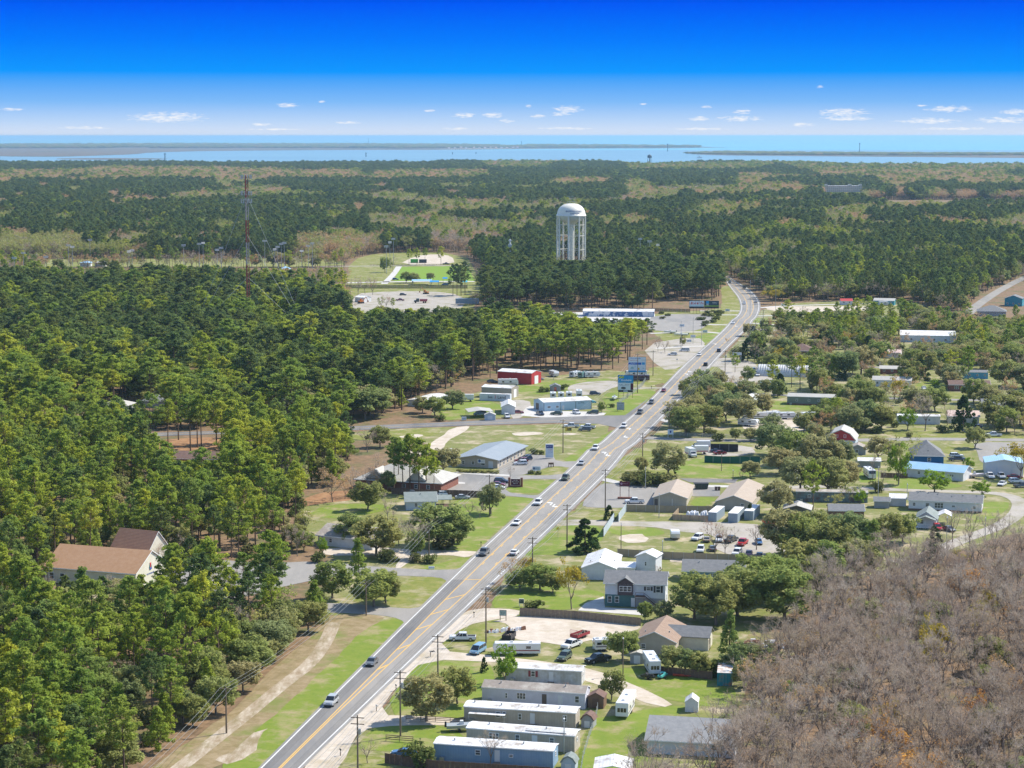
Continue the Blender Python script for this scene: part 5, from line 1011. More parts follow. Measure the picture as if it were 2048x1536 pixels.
# right of the highway
building('gabled_office', 'tan-roofed office beside the white pickup truck, nearer the highway', 'building', (1307, 1011), (1373, 1013), 23, 2.5, 'y', 1.7, w_tan, r_tan, .5, wins=[('f', 5.6, .05, .15, 2.2)], doors=[('f', .8, .05, 1, 2, m_ddoor)], group=None)
building('gabled_office', 'long tan-roofed office behind the grey containers', 'building', (1434, 1019), (1501, 1022), 30, 2.6, 'y', 1.8, w_tan, r_tan, .6, wins=[('f', 7.5, 1.1, 1.1, 1)])
gr = 'storage containers in a row at the gravel lot'
m_cont = mat('grey_blue_container', (.24, .31, .37), (.30, .36, .41), .8, .6, stripe=('X', .3, .15)); m_cw = mat('container_white_roof', (.74, .74, .74), (.66, .65, .64), .6, .6)
container('grey-blue storage container with white roof, nearest the white plastic heap', (1416, 1043), (1433, 1044), 11, 2.7, m_cont, rm=m_cw, group=gr)
container('grey-blue storage container with white roof, middle of three', (1456, 1045), (1475, 1046), 11, 2.7, m_cont, rm=m_cw, group=gr)
container('grey-blue storage container half hidden by a small dark tree', (1488, 1040), (1506, 1041), 11, 2.7, m_cont, rm=m_cw, group=gr)
o = empty('plastic_heap', *G(1395, 1037), 0, label='heap of white plastic bags inside the plank enclosure', cat='heap'); rs_ = random.Random(4); q = MB()
for _ in range(30): a, b = rs_.uniform(-3, 3), rs_.uniform(-1.5, 1.5); q.lathe([(0, rs_.uniform(0, .4)), (rs_.uniform(.4, .8), .5), (.2, 1.1), (0, 1.15)], 6, cx=a, cy=b)
q.put('bags', mat('white_plastic', (.75, .75, .76), rough=.4), o).scale = (1, 1, 1.9)
root = carport('open garage with pale gabled roof and red mower inside', (1565, 1036), (1621, 1038), 8, 2.6, 1.2, r_ltgrey, wm=w_grey)
building('grey_roofed_shed', 'long grey-roofed outbuilding behind the oaks', 'building', (1658, 1037), (1728, 1038), 7, 2.4, 'x', 1.2, w_brown, r_grey, .3, wins=[])
mobile('old brown mobile home with teal stripe behind the garage', (1592, 1003), (1735, 1006), 4.5, mat('teal_brown_wall', (.16, .26, .27), (.13, .08, .06), .5, .8), r_weather, wins=[('f', 4, 1.2, 1, 1)], group=None)
root, W_, D_ = building('long_white_house', 'long white house with grey shingle roof and triple window', 'house', (1817, 1020), (1963, 1027), 8.5, 3.1, 'x', 1.6, w_white, r_grey, .3, wins=[('f', 1.6, 1.3, .9, 1.1), ('f', 5.5, 1.2, 1.2, 1.2), ('f', 8.8, 1, 2.6, 1.6, dict(split=3)), ('f', 13, 1.4, 1.1, .7), ('f', 19, 1.2, 1, .9)], doors=[('f', 15.5, .4, 1, 2)], vents=6, skirt=w_brown)
root, W_, D_ = building('porch_cottage', 'cottage with green roof and white railed porch', 'house', (1832, 1054), (1872, 1056), 9, 2.7, 'y', 1.8, w_white, r_green, .5, wins=[('f', 1.6, 1, 1, 1.2)], doors=[('f', 3.6, .3, 1, 2)])
pp = MB().box(.2, -2.6, .3, W_, 0, .42)
for i in range(9): pp.box(.2 + i * .65, -2.6, 0, .3 + i * .65, -2.5, 1.25 if i % 4 else 2.6)
pp.box(.2, -2.62, 1.2, W_, -2.5, 1.28); pp.put('porch', m_trim, root); MB().prism([(0, 2.6), (W_ / 2, 3.6), (W_, 2.6), (W_, 2.7), (W_ / 2, 3.72), (0, 2.7)], -3.1, -.55).put('porch_roof', r_green, root)
carport('cream-roofed carport beside the green-roofed cottage', (1876, 1050), (1902, 1051), 6, 2.7, .8, r_white)
building('white_shed_roof_building', 'small white-roofed building left of the long white house', 'building', (1780, 1012), (1812, 1013), 5, 2.4, 'x', .9, w_white, r_white, .3, wins=[])
building('grey_roofed_shed', 'low grey-roofed shed between the white shed and the long white house', 'shed', (1748, 1016), (1779, 1017), 4, 2.2, 'x', .8, w_grey, r_grey, .3, wins=[])
root, W_, D_ = building('blue_roofed_house', 'white house with long light-blue metal roof', 'house', (1808, 953), (1926, 963), 8.5, 2.9, 'x', 1.5, w_white, r_lblue, .5, wins=[('f', 15.5, 1.2, 2.2, .8, dict(split=3)), ('f', 5, 1.2, 1, 1)], doors=[('f', 17.8, .05, 1, 2)])
root, W_, D_ = building('metal_garage', 'large pale metal garage with blue roof and three doors', 'garage', (1970, 951), (2046, 953), 12, 4.2, 'y', 1.1, w_metal, r_lblue, .2, wins=[])
for u, w_, h_ in ((1.9, 2.9, 2.6), (6.0, 4.0, 3.7), (10.2, 2.8, 2.6)): MB().box(u - w_ / 2, -.05, .05, u + w_ / 2, -.004, h_).put('garage_door', m_door, root)
root, W_, D_ = building('grey_roofed_house', 'house with steep grey hipped roof and bright blue wall by the turning circle', 'house', (1828, 928), (1887, 929), 16, 2.8, 'hip', 4.0, mat('bright_blue_siding', (.02, .13, .30)), r_grey, .6, wins=[('f', 5, 1, 1.2, 1.2)])
MB().box(1, -2.5, .4, 9, 0, .55).put('deck', m_woodd, root); MB().prism([(3.2, 3.3), (4.7, 4.6), (6.2, 3.3)], 1.5, 6).put('roof_dormer', r_grey, root)
root, W_, D_ = building('barn_house', 'barn-shaped house with red gable and pale lower walls', 'house', (1653, 896), (1710, 898), 13, 3.0, 'gam', 3.6, w_pale, r_ltgrey, .3, wins=[('f', 3.0, .9, .7, 1.5), ('f', 8.2, .9, .8, 1.4), ('f', 3.6, 3.9, .9, 1.1), ('f', 6.4, 3.9, .9, 1.1)], trim=False)
pr = [(0, 3.0), (W_ * .2, 3 + 3.6 * .62), (W_ / 2, 6.6), (W_ * .8, 3 + 3.6 * .62), (W_, 3.0)]; MB().prism(pr, -.05, -.004).put('gable_cladding', w_red, root); MB().box(1.5, -1.3, 2.9, W_ - 4, -.05, 3.05).put('balcony', m_woodd, root)
building('small_cottage', 'little grey cottage with brown gable roof beside the barn-shaped house', 'house', (1699, 909), (1731, 910), 6, 2.3, 'y', 1.2, w_grey, r_weather, .4, wins=[('f', 2.5, .8, 1.2, 1)])
building('tin_roofed_shed', 'low shed with white and grey tin roof above the red and white motorhome', 'shed', (1716, 935), (1761, 936), 7, 2.2, 'x', .6, w_grey, r_white, .2, wins=[])
root, W_, D_ = building('quonset_hut', 'ribbed silver arched hut in the vehicle yard', 'building', (1514, 752), (1620, 755), 10, .6, 'flat', 0, w_metal, w_metal, 0, wins=[], trim=False)
n = 15; qd = MB(); k = 44
V = []
for i in range(k + 1):
    rr = 5.0 + (.14 if i % 2 else 0)
    for j in range(n + 1): a = math.pi * j / n; V.append((W_ * i / k, 5 - rr * math.cos(a), rr * math.sin(a) * .98 + .02))
qd.add(V, [(i * (n + 1) + j, i * (n + 1) + j + 1, (i + 1) * (n + 1) + j + 1, (i + 1) * (n + 1) + j) for i in range(k) for j in range(n)]).put('arched_shell', mat('corrugated_silver', (.62, .62, .60), (.50, .48, .45), .5, .45, metal=.3), root)
root, W_, D_ = mobile('green-grey mobile home with dark brick skirting in the oak neighbourhood', (1574, 809), (1667, 812), 8, w_grn, r_ltgrey, rise=.9, h=3.4, wins=[('f', 4, 1.5, .8, 1), ('f', 9, 1.5, .9, 1), ('f', 13, 1.5, .8, 1)], skirt=w_brick, group=None)
building('brown_roofed_house', 'house with brown hipped roof behind the silver arched hut', 'house', (1577, 712), (1628, 713), 13, 2.7, 'hip', 3.2, w_brown, r_dbrown, .6, wins=[('f', 4, 1, 1, 1.1)])
building('white_warehouse', 'long flat white-roofed warehouse beyond the neighbourhood', 'warehouse', (1800, 684), (1912, 686), 30, 3.6, 'x', 1.0, w_metal, r_white, .1, wins=[('f', 6 + 6 * i, 1, 1.2, 1.2) for i in range(4)], trim=False)
building('pink_roofed_house', 'small white house with faded pink roof edge behind the pink-budded tree', 'house', (1764, 716), (1801, 717), 8, 2.8, 'x', 1.2, w_white, mat('faded_pink_roof', (.60, .42, .36), (.66, .52, .46), 1, .8), .3)
building('white_roofed_house', 'house with low bright roof and brick wall beside the blue mobile home street', 'house', (1760, 748), (1808, 749), 9, 2.5, 'x', .9, w_brick, r_ltgrey, .4)
building('white_house', 'white house hidden behind the big golden-brown oak', 'house', (1745, 773), (1822, 775), 8, 3.0, 'x', 1.2, w_white, r_ltgrey, .3)
mobile('sky-blue mobile home with dark grey roof at the street end', (1900, 757), (1976, 758), 6, w_sky, r_grey, rise=.7, h=3.0, wins=[('f', 2 + 3.4 * i, 1.3, .9, .9) for i in range(5)], group=None)
building('brick_ranch_house', 'dark brick ranch house with brown roof and white door', 'house', (1899, 782), (1979, 783), 8.5, 2.9, 'x', 1.3, w_brick, r_dbrown, .6, wins=[('f', 3, .9, 1.8, 1.4, dict(split=2)), ('f', 10, 1.1, .9, 1.1), ('f', 15.5, 1.0, 1.1, 1.2)], doors=[('f', 6.2, .05, 1, 2.1)])
building('grey_roofed_house', 'grey-roofed pale house behind the largest round oak at right', 'house', (1964, 823), (2012, 824), 11, 2.6, 'x', 1.8, w_pale, r_grey, .4)
mobile('long pale trailer home behind a tall bare tree', (1795, 848), (1880, 849), 4.5, w_white, r_white, rise=.5, wins=[('f', 4, 1.3, .9, .9), ('f', 12, 1.3, .9, .9)], group=None)
building('pink_trimmed_house', 'white and pink house behind the dark conifer', 'house', (1897, 846), (1958, 847), 9, 2.7, 'x', 1.6, w_cream, mat('faded_pink_roof', (.6, .42, .36)), .4)
building('small_white_building', 'small white gabled building in the oaks beside the highway', 'building', (1486, 812), (1505, 813), 9, 3.6, 'y', 1.0, w_white, r_white, .2)
building('red_roofed_kiosk', 'small white building with red roof across the sandy lot', 'building', (1682, 610), (1705, 610), 6, 2.6, 'x', 1.3, w_white, mat('red_roof', (.45, .05, .05)), .3)
building('teal_house', 'teal-grey house with small extension at the edge of the pines', 'house', (1747, 610), (1788, 611), 9, 3.0, 'x', 1.2, w_teal, r_ltgrey, .3)
building('teal_house', 'dark teal gabled house at the far right edge by the road', 'house', (2009, 612), (2044, 613), 10, 5, 'y', 2, w_teal, r_grey, .4)
building('grey_roofed_house', 'grey hip-roofed house below the road at the far right', 'house', (1955, 632), (2012, 633), 14, 3, 'hip', 3.2, w_grey, r_grey, .5)
building('white_building', 'white-roofed building with blue doors beyond the sales lot', 'building', (1166, 633), (1308, 634), 14, 3.2, 'x', 1.0, mat('navy_door_wall', (.06, .13, .28), (.6, .62, .65), .22, .6, lo=.48, hi=.52), r_white, .2, wins=[])
building('white_building', 'low white shed roof between the sales lot and the pines', 'building', (1180, 652), (1250, 652), 16, 2.6, 'flat', 0, w_white, r_white, .2, wins=[])
building('white_building', 'distant white industrial building left of the water tower', 'building', (934, 493), (985, 493), 30, 7, 'flat', 0, w_white, r_white, .2, wins=[])
building('white_shed', 'white shed beside the red-budded tree in the work yard', 'shed', (710, 604), (728, 605), 8, 3.2, 'x', .8, w_white, r_white, .2, wins=[])
container('grey semi trailer parked at the edge of the pines in the work yard', (911, 609), (958, 609), 3.2, 3.3, m_cont, name='semi_trailer', cat='trailer', z=.5)
container('green storage container beyond the playing field', (821, 526), (836, 526), 4, 3.2, mat('green_container', (.06, .32, .05)))
container('black storage container beside the green one beyond the playing field', (838, 526), (853, 526), 4, 3.0, mat('black_container', (.04, .05, .06)))
for lab, A, B, c, D in (('pale blue roofed picnic shelter by the playing field', (824, 570), (863, 570), r_lblue, 9), ('bright blue shade canopy beside the picnic shelter', (860, 572), (877, 572), mat('blue_canopy', (.03, .25, .55)), 6), ('small blue shade canopy near the pine trunks', (886, 565), (894, 565), mat('blue_canopy', (.03, .25, .55)), 4), ('turquoise shade canopy half behind the pine trunks', (922, 572), (934, 572), mat('teal_canopy', (.05, .38, .55)), 5)):
    carport(lab, A, B, D, 2.9, .9, c, name='canopy', roof='x')
building('picnic_pavilion', 'small blue-white pavilion roof at the ball fields, farther left', 'pavilion', (160, 533), (180, 533), 9, 3, 'hip', 2, w_white, r_lblue, .8, wins=[])
building('picnic_pavilion', 'white pavilion roof at the ball fields, right of its twin', 'pavilion', (190, 533), (210, 533), 9, 3, 'hip', 2.5, w_white, r_ltgrey, .8, wins=[])
building('sports_building', 'white pavilion between bare trees near the ball field lights', 'pavilion', (560, 547), (578, 547), 10, 3.4, 'hip', 2, w_white, r_lblue, .8, wins=[])
# distant hotel
root, W_, D_ = building('hotel', 'long cream hotel with parapet standing alone in the far forest', 'hotel', (1649, 386), (1724, 386), 18, 13.5, 'flat', 0, w_cream, r_white, .4, wins=[], trim=False, th=.6)
for f in range(4):
    for i in range(19):
        u = 2 + i * (W_ - 4) / 18; MB().box(u - .6, -.1, 1.5 + f * 3.2, u + .6, -.01, 2.9 + f * 3.2).put('window', m_glass, root)
for u in (3, W_ * .68, W_ - 3): MB().box(u - 3, -.8, 13.6, u + 3, 9, 17, tx=.6, ty=.6).put('parapet_tower', w_cream, root)
building('distant_building', 'small pink-roofed building right of the hotel', 'building', (1728, 388), (1745, 388), 20, 6, 'x', 3, w_cream, mat('faded_pink_roof', (.6, .42, .36)), .4, wins=[])
building('distant_building', 'pink-roofed building near the dark water tank', 'building', (1275, 348), (1292, 348), 30, 6, 'x', 4, w_cream, mat('faded_pink_roof', (.6, .42, .36)), .4, wins=[])
building('distant_building', 'white block building right of the dark water tank', 'building', (1362, 350), (1371, 350), 20, 18, 'flat', 0, w_white, r_white, .2, wins=[])
for k, x in enumerate((896, 908, 920, 930, 946, 957, 968, 979, 990, 1001, 1012, 1024, 1033)):
    building('island_house', 'pale holiday house on the barrier island, %s from the left in its row' % 'first second third fourth fifth sixth seventh eighth ninth tenth eleventh twelfth thirteenth'.split()[k], 'house', (x, 297.4), (x + 4, 297.4), 30, 6 + (k * 7 % 5), 'x', 5, w_tan if k % 3 else w_pale, r_ltgrey if k % 2 else mat('faded_pink_roof', (.6, .42, .36)), 1, wins=[], trim=False, group='houses on the barrier island shore', z=1.5)
# ------------------------------------------------------------------ water tower
x, y = G(1142, 552); S_ = HC / (552 - YH) ; wt = empty('water_tower', x, y, R(10), label='tall white water tower with lettered tank and eight legs', cat='water tower')
m_tank = mat('white_tank_paint', (.85, .80, .67), (.80, .75, .62), .05, .45, spec=.5); Rr = 11.2; zt = 47.5
MB().lathe([(Rr + .6, zt), (Rr + .6, zt + 1.0), (Rr + .1, zt + 1.0)] + [(Rr * math.cos(a) ** .8 if a < 1.57 else 0, zt + 1 + 8.8 * math.sin(a)) for a in [1.5708 * i / 10 for i in range(1, 11)]], 40).put('tank', m_tank, wt, smooth=True)
MB().lathe([(Rr, zt + .1), (Rr * .93, zt - 1.8), (Rr * .72, zt - 3.8), (Rr * .42, zt - 5.4), (2.5, zt - 7), (1.95, zt - 9), (1.95, 0)], 32).put('centre_column', mat('tank_underside', (.78, .76, .64), rough=.6), wt, smooth=True)
for i in range(8):
    a = 2 * math.pi * (i + .5) / 8; MB().tube((Rr * 1.0 * math.cos(a), Rr * math.sin(a), 0), (Rr * math.cos(a), Rr * math.sin(a), zt + .3), .66, .66, 8).put('leg', m_tank, wt)
br = MB(); ri = MB()
for zq in (10, 21, 32, 40.5):
    for i in range(8):
        a, b = 2 * math.pi * (i + .5) / 8, 2 * math.pi * (i + 1.5) / 8; p = lambda t, z_: (Rr * math.cos(t), Rr * math.sin(t), z_)
        ri.tube(p(a, zq), p(b, zq), .2, .2, 5); zl = {10: 0, 21: 10, 32: 21, 40.5: 32}[zq]; br.tube(p(a, zl), p(b, zq), .07, .07, 4).tube(p(b, zl), p(a, zq), .07, .07, 4)
ri.put('ring_strut', m_tank, wt); br.put('cross_bracing', m_tank, wt)
rl = MB()
for i in range(16): a = 2 * math.pi * i / 16; rl.tube((3.2 * math.cos(a), 3.2 * math.sin(a), zt + 9.3), (3.2 * math.cos(a), 3.2 * math.sin(a), zt + 11.2), .08, .08, 4)
for i in range(16): a, b = 2 * math.pi * i / 16, 2 * math.pi * (i + 1) / 16; rl.tube((3.2 * math.cos(a), 3.2 * math.sin(a), zt + 11.2), (3.2 * math.cos(b), 3.2 * math.sin(b), zt + 11.2), .07, .07, 4)
rl.tube((-1.2, 0, zt + 9.6), (-1.2, 0, zt + 15.4), .1, .08, 5).tube((.6, 0, zt + 9.6), (.6, 0, zt + 15.4), .1, .08, 5).tube((-4, 0, zt + 15.4), (2, 0, zt + 15.4), .12, .12, 4).tube((2, .4, zt + 9.6), (2, .4, zt + 14), .08, .08, 4).put('antenna_rail', m_steel, wt)
def curved_text(s, size, R_, z_, a0, m, parent):
    """lettering bent round the tank"""
    o = lettering(s, size, m, parent, (0, 0, 0), (0, 0, 0)); me = o.data = o.data.copy()
    for v in me.vertices:
        u, w, t = v.co; a = a0 + u / R_; zz_ = z_ + w; th = max(0, min(1, (zz_ - zt - 1) / 8.8)); r = R_ * (math.cos(math.asin(th))) ** .8 + .08 + t
        v.co = (r * math.sin(a), -r * math.cos(a), zz_)
    o.rotation_euler = (0, 0, -R(10)); return o
m_navy = mat('navy_lettering', (.03, .05, .22)); curved_text('BRUNSWICK COUNTY', 1.45, Rr, zt + 3.9, .22, m_navy, wt); curved_text('SOUTHPORT', 1.3, Rr, zt + 2.1, .25, m_navy, wt)
# distant dark tank
x, y = G(1299, 333); o = empty('distant_water_tower', x, y, label='small dark water tower near the far shore', cat='water tower'); s = (333 - YH) / HC; m_dt = mat('dark_blue_tank', (.03, .06, .09), rough=.5)
MB().lathe([(0, 30), (6, 31), (8, 34), (8, 38), (5, 42), (0, 43.5)], 20).put('tank', m_dt, o, smooth=True)
for i in range(5): a = 2 * math.pi * i / 5; MB().tube((8.5 * math.cos(a), 8.5 * math.sin(a), 0), (7.5 * math.cos(a), 7.5 * math.sin(a), 34), .7, .5, 6).put('leg', m_dt, o)
MB().tube((0, 0, 0), (0, 0, 31), 1.2, 1.2, 8).put('centre_column', m_dt, o)
# cell tower: red and white lattice
x, y = G(497, 662); ct = empty('lattice_mast', x, y, R(20), label='tall red and white lattice mast with antennas, rising from the pines', cat='mast'); HM = (662 - 350) / ((662 - YH) / HC) * 1.0
mr = mat('mast_red', (.22, .04, .03), rough=.6); mw_ = mat('mast_white', (.30, .28, .28), rough=.6); nseg = 7; tw = .95
for sidx in range(nseg):
    mb = MB(); z0, z1 = HM * sidx / nseg, HM * (sidx + 1) / nseg; P = [(tw * math.cos(a), tw * math.sin(a)) for a in (0, 2.094, 4.189)]
    for p in P: mb.tube((*p, z0), (*p, z1), .2, .2, 5)
    m_ = 6
    for q in range(m_):
        za, zb = z0 + (z1 - z0) * q / m_, z0 + (z1 - z0) * (q + 1) / m_
        for i in range(3): a, b = P[i], P[(i + 1) % 3]; mb.tube((*a, za), (*b, zb), .06, .06, 4).tube((*b, za), (*a, zb), .05, .05, 4)
    mb.put('mast_section', mw_ if sidx in (0, 3, 5) and sidx != 5 or sidx == 0 else mr if sidx % 2 == 0 or sidx == 6 else (mw_ if sidx in (3,) else mr) if sidx != 5 else mw_, ct)
for zq, n_ in ((HM - 1, 12), (HM * .885, 9), (HM * .835, 8)):
    a_ = MB(); fr_ = MB()
    for i in range(n_):
        a = 2 * math.pi * i / n_; a_.box(3.0 * math.cos(a) - .22, 3.0 * math.sin(a) - .15, zq - 1.0, 3.0 * math.cos(a) + .22, 3.0 * math.sin(a) + .15, zq + 1.3); b = 2 * math.pi * (i + 1) / n_
        fr_.tube((2.8 * math.cos(a), 2.8 * math.sin(a), zq), (2.8 * math.cos(b), 2.8 * math.sin(b), zq), .07, .07, 4)
        if i % 3 == 0: fr_.tube((0, 0, zq), (2.8 * math.cos(a), 2.8 * math.sin(a), zq), .08, .08, 4)
    a_.put('antenna', mat('antenna_grey', (.55, .55, .52)), ct); fr_.put('antenna_frame', m_dark, ct)
g_ = MB()
for a in (R(200), R(320), R(80)):
    for f in (.35, .62, .88): g_.tube((0, 0, HM * f), (HM * .42 * math.cos(a), HM * .42 * math.sin(a), 0), .06, .06, 3)
g_.put('guy_wire', m_steel, ct)
# white monopole near the tower
x, y = G(1020, 545); o = empty('white_monopole', x, y, label='slim white monopole left of the water tower', cat='mast'); MB().tube((0, 0, 0), (0, 0, 27), .8, .7, 10).box(-1.2, -1.2, 25.5, 1.2, 1.2, 26.2).put('post', mat('off_white_paint', (.6, .6, .58)), o); MB().box(-1.5, -1.5, 21, 1.5, 1.5, 23).put('antenna', mat('antenna_grey', (.55, .55, .52)), o)
# ball-field lights
bl = [(138, 489), (146, 492), (181, 478), (48, 504), (259, 501), (265, 499), (368, 489), (399, 486), (407, 484), (435, 498), (443, 494), (530, 480), (550, 497), (556, 492), (563, 486), (569, 484), (604, 500), (617, 490), (625, 485), (773, 491), (780, 483), (787, 476), (1280, 476), (1299, 481), (1315, 488), (93, 512), (30, 514)]
for k, (px, ty) in enumerate(bl):
    yb = ty + 53 + (k * 5 % 7) if ty > 470 else 535; hh = (yb - ty) * HC / (yb - YH); x, y = G(px, yb); o = empty('floodlight_pole', x, y, R(k * 37 % 50), label='steel floodlight pole ' + where(x, y), cat='floodlight', group='ball field floodlights' if px < 700 else 'playing field floodlights' if px < 900 else 'floodlights by the water tower')
    MB().tube((0, 0, 0), (0, 0, hh), .22, .13, 6).put('post', m_steel, o); q = MB()
    for zq in (hh, hh - .9): q.box(-1.8, -.12, zq - .35, 1.8, .25, zq + .1)
    q.put('lamp_bank', mat('lamp_bank_white', (.65, .66, .66)), o)
# ------------------------------------------------------------------ vehicles
C_ = dict(white=(.72, .72, .72), silver=(.38, .40, .42), grey=(.13, .14, .15), black=(.02, .022, .025), red=(.42, .02, .02), dred=(.20, .02, .03), blue=(.05, .14, .30), lblue=(.18, .32, .45), green=(.08, .11, .08), tan=(.38, .33, .26), navy=(.03, .05, .10))
def drive(kind, py, lane, color, label):
    f = {'L': .17, 'R': .84}[lane]; p = at_y(py, f); i = int(np.argmin(abs(ys - py))); d = CTR[min(i + 3, len(CTR) - 1)] - CTR[max(0, i - 3)]; h = math.atan2(d[1], d[0]) + (math.pi if lane == 'L' else 0)
    vehicle(kind, 0, 0, h, C_[color], label, xy=(p[0], p[1]), z=.115, detail=py > 780)
for a in (('sedan', 1558, 'L', 'red', 'red car just entering at the bottom of the highway'), ('suv', 1414, 'L', 'silver', 'silver SUV nearest the camera in the oncoming lane'), ('sedan', 1333, 'L', 'grey', 'dark grey car second up the oncoming lane'),
    ('pickup', 1110, 'L', 'grey', 'grey pickup truck driving past the sandy drive'), ('sedan', 1052, 'L', 'white', 'white car on the highway beside the big lawn'), ('suv', 1008, 'L', 'white', 'white SUV on the highway just below the upper driveway'),
    ('pickup', 963, 'L', 'green', 'dark pickup truck with pale bonnet passing the maroon sign'), ('sedan', 926, 'L', 'silver', 'silver car on the highway level with the tan office car park'), ('suv', 898, 'L', 'white', 'white SUV on the highway beside the grassy ditch'),
    ('suv', 856, 'L', 'white', 'white car passing the side-road junction'), ('pickup', 829, 'L', 'grey', 'dark grey pickup on the highway just above the junction'), ('suv', 806, 'L', 'grey', 'grey SUV on the highway beside the small framed sign'), ('sedan', 783, 'L', 'dred', 'maroon car on the highway level with the blue billboard'),
    ('sedan', 713, 'L', 'white', 'white car on the highway below the planted car park'), ('suv', 730, 'R', 'black', 'black SUV driving away below the trees at the arched hut entrance'), ('suv', 703, 'R', 'navy', 'dark SUV driving away beside the cedar trees'),
    ('sedan', 648, 'L', 'white', 'white car at the foot of the highway bend'), ('suv', 609, 'L', 'white', 'white SUV coming round the highway bend'), ('sedan', 606, 'R', 'silver', 'silver car driving away round the highway bend'),
    ('pickup', 577, 'R', 'black', 'dark truck in the tree shadow at the top of the bend'), ('suv', 566, 'L', 'grey', 'dark car coming out of the far trees onto the highway'), ('sedan', 1112, 'R', 'white', 'white car half hidden by the olive shrubs')): drive(*a)
V = vehicle
V('pickup', 925, 1281, R(178), C_['white'], 'white extended-cab pickup parked on the grass by the sand lot')
V('van', 956, 1306, R(-112), C_['lblue'], 'blue minivan parked on grass under the utility pole')
V('pickup', 1143, 1295, R(-125), C_['white'], 'white pickup hitched to a red trailer on the sand lot')
V('suv', 1129, 1319, R(-112), C_['green'], 'grey-green SUV parked at the foot of the sand lot')
V('pickup', 1196, 1324, R(-145), C_['black'], 'black crew-cab pickup on the gravel lane')
V('sedan', 808, 1512, R(170), C_['blue'], 'blue car partly hidden behind the dark plank fence')
V('pickup', 1269, 1007, R(180), C_['white'], 'white crew-cab pickup beside the tan-roofed office')
V('suv', 1042, 925, R(185), C_['dred'], 'dark red SUV beside the white car in the office car park'); V('suv', 1051, 920, R(185), C_['navy'], 'dark SUV farthest back in the tan office car park'); V('suv', 1041, 930, R(185), C_['white'], 'white crossover parked in front of the red one in the office car park')
V('sedan', 996, 972, R(-15), C_['dred'], 'dark plum car between two others by the maroon sign'); V('suv', 1003, 966, R(-15), C_['navy'], 'navy SUV parked beside the maroon brick sign'); V('sedan', 995, 978, R(-12), C_['white'], 'white hatchback nearest the camera by the maroon sign')
V('sedan', 925, 998, R(5), C_['silver'], 'silver car behind the plank fence, in the lower car park'); V('suv', 890, 992, R(20), C_['white'], 'white car at the corner of the lower car park'); V('sedan', 843, 990, R(10), C_['silver'], 'silver car under the tall pines of the brick office'); V('suv', 825, 990, R(90), C_['grey'], 'dark car under the tall pines of the brick office')
V('sedan', 900, 905, R(170), C_['white'], 'white van-like car behind the oak beside the slate-blue roof', cat='car')
V('pickup', 1143, 855, R(178), C_['white'], 'white pickup parked on the field, left of the other pickup'); V('pickup', 1176, 857, R(165), C_['white'], 'white pickup parked on the field, nearer the highway'); V('suv', 1170, 862, R(170), C_['grey'], 'grey SUV parked in front of the white pickups on the field')
V('pickup', 1080, 830, R(-75), C_['navy'], 'dark pickup at the left corner of the pale blue shop'); V('suv', 1113, 830, R(160), C_['green'], 'olive SUV in front of the pale blue shop'); V('suv', 1153, 828, R(-70), C_['white'], 'white SUV in front of the pale blue shop'); V('suv', 1186, 828, R(165), C_['green'], 'dark green off-roader at the right end of the pale blue shop')
V('van', 960, 831, R(185), C_['lblue'], 'blue minivan sheltering under the wide carport'); V('suv', 1014, 836, R(-80), C_['white'], 'white utility cart beside the side road', name='utility_cart', cat='cart'); V('sedan', 1036, 827, R(0), C_['dred'], 'dark red car between the white outbuilding and the pale blue shop')
V('sedan', 1078, 760, R(0), C_['silver'], 'silver car beside the red barn'); V('sedan', 984, 765, R(0), C_['navy'], 'dark car left of the motorhome by the red barn'); V('suv', 1190, 790, R(0), C_['navy'], 'dark SUV behind the pale blue shop')
g2 = 'cars parked on the gravel lot'
for k, (kd, x, y, h, c, lb) in enumerate((('pickup', 1485, 1090, -110, 'red', 'bright red pickup on the gravel lot'), ('sedan', 1517, 1088, -92, 'blue', 'blue car at the right end of the upper row on the gravel lot'), ('suv', 1395, 1080, -120, 'white', 'white SUV behind the red-budded tree on the gravel lot'), ('suv', 1438, 1083, -95, 'white', 'white SUV between the bare trees on the gravel lot'),
     ('pickup', 1462, 1084, 60, 'black', 'black pickup left of the bright red pickup'), ('suv', 1401, 1104, -100, 'white', 'white and red car nearest the fence under the red-budded tree'), ('suv', 1474, 1110, -110, 'white', 'white SUV in the lower row on the gravel lot'), ('sedan', 1498, 1112, -100, 'dred', 'dark plum car in the lower row on the gravel lot'), ('sedan', 1519, 1116, -100, 'silver', 'silver-blue car at the right end of the lower row'), ('sedan', 1425, 1101, 90, 'grey', 'grey car in the shade of the bare tree on the gravel lot'), ('sedan', 1414, 1083, 80, 'tan', 'brown car between the two white SUVs on the gravel lot'))):
    V(kd, x, y, R(h), C_[c], lb, group=g2)
V('pickup', 1980, 956, R(-90), C_['white'], 'white pickup outside the garage, left of its twin'); V('pickup', 2002, 956, R(-90), C_['white'], 'white pickup outside the garage, right of its twin'); V('sedan', 2004, 971, R(-120), C_['white'], 'white sedan alone on the sandy yard'); V('suv', 2032, 966, R(10), C_['white'], 'white car at the right edge by the garage'); V('pickup', 2046, 975, R(10), C_['grey'], 'grey truck at the right edge beside the sandy yard'); V('sedan', 2030, 957, R(0), C_['dred'], 'dark low car beside the garage doors')
V('pickup', 1987, 873, R(180), C_['white'], 'white pickup on the lawn beside the town street'); V('suv', 1937, 864, R(180), C_['tan'], 'old tan SUV in the cluttered yard'); V('suv', 1957, 857, R(60), C_['blue'], 'blue-bonneted car in the cluttered yard'); V('suv', 1913, 915, R(0), C_['white'], 'white car beside the blue-walled house'); V('pickup', 1915, 922, R(0), C_['navy'], 'dark truck beside the blue-walled house')
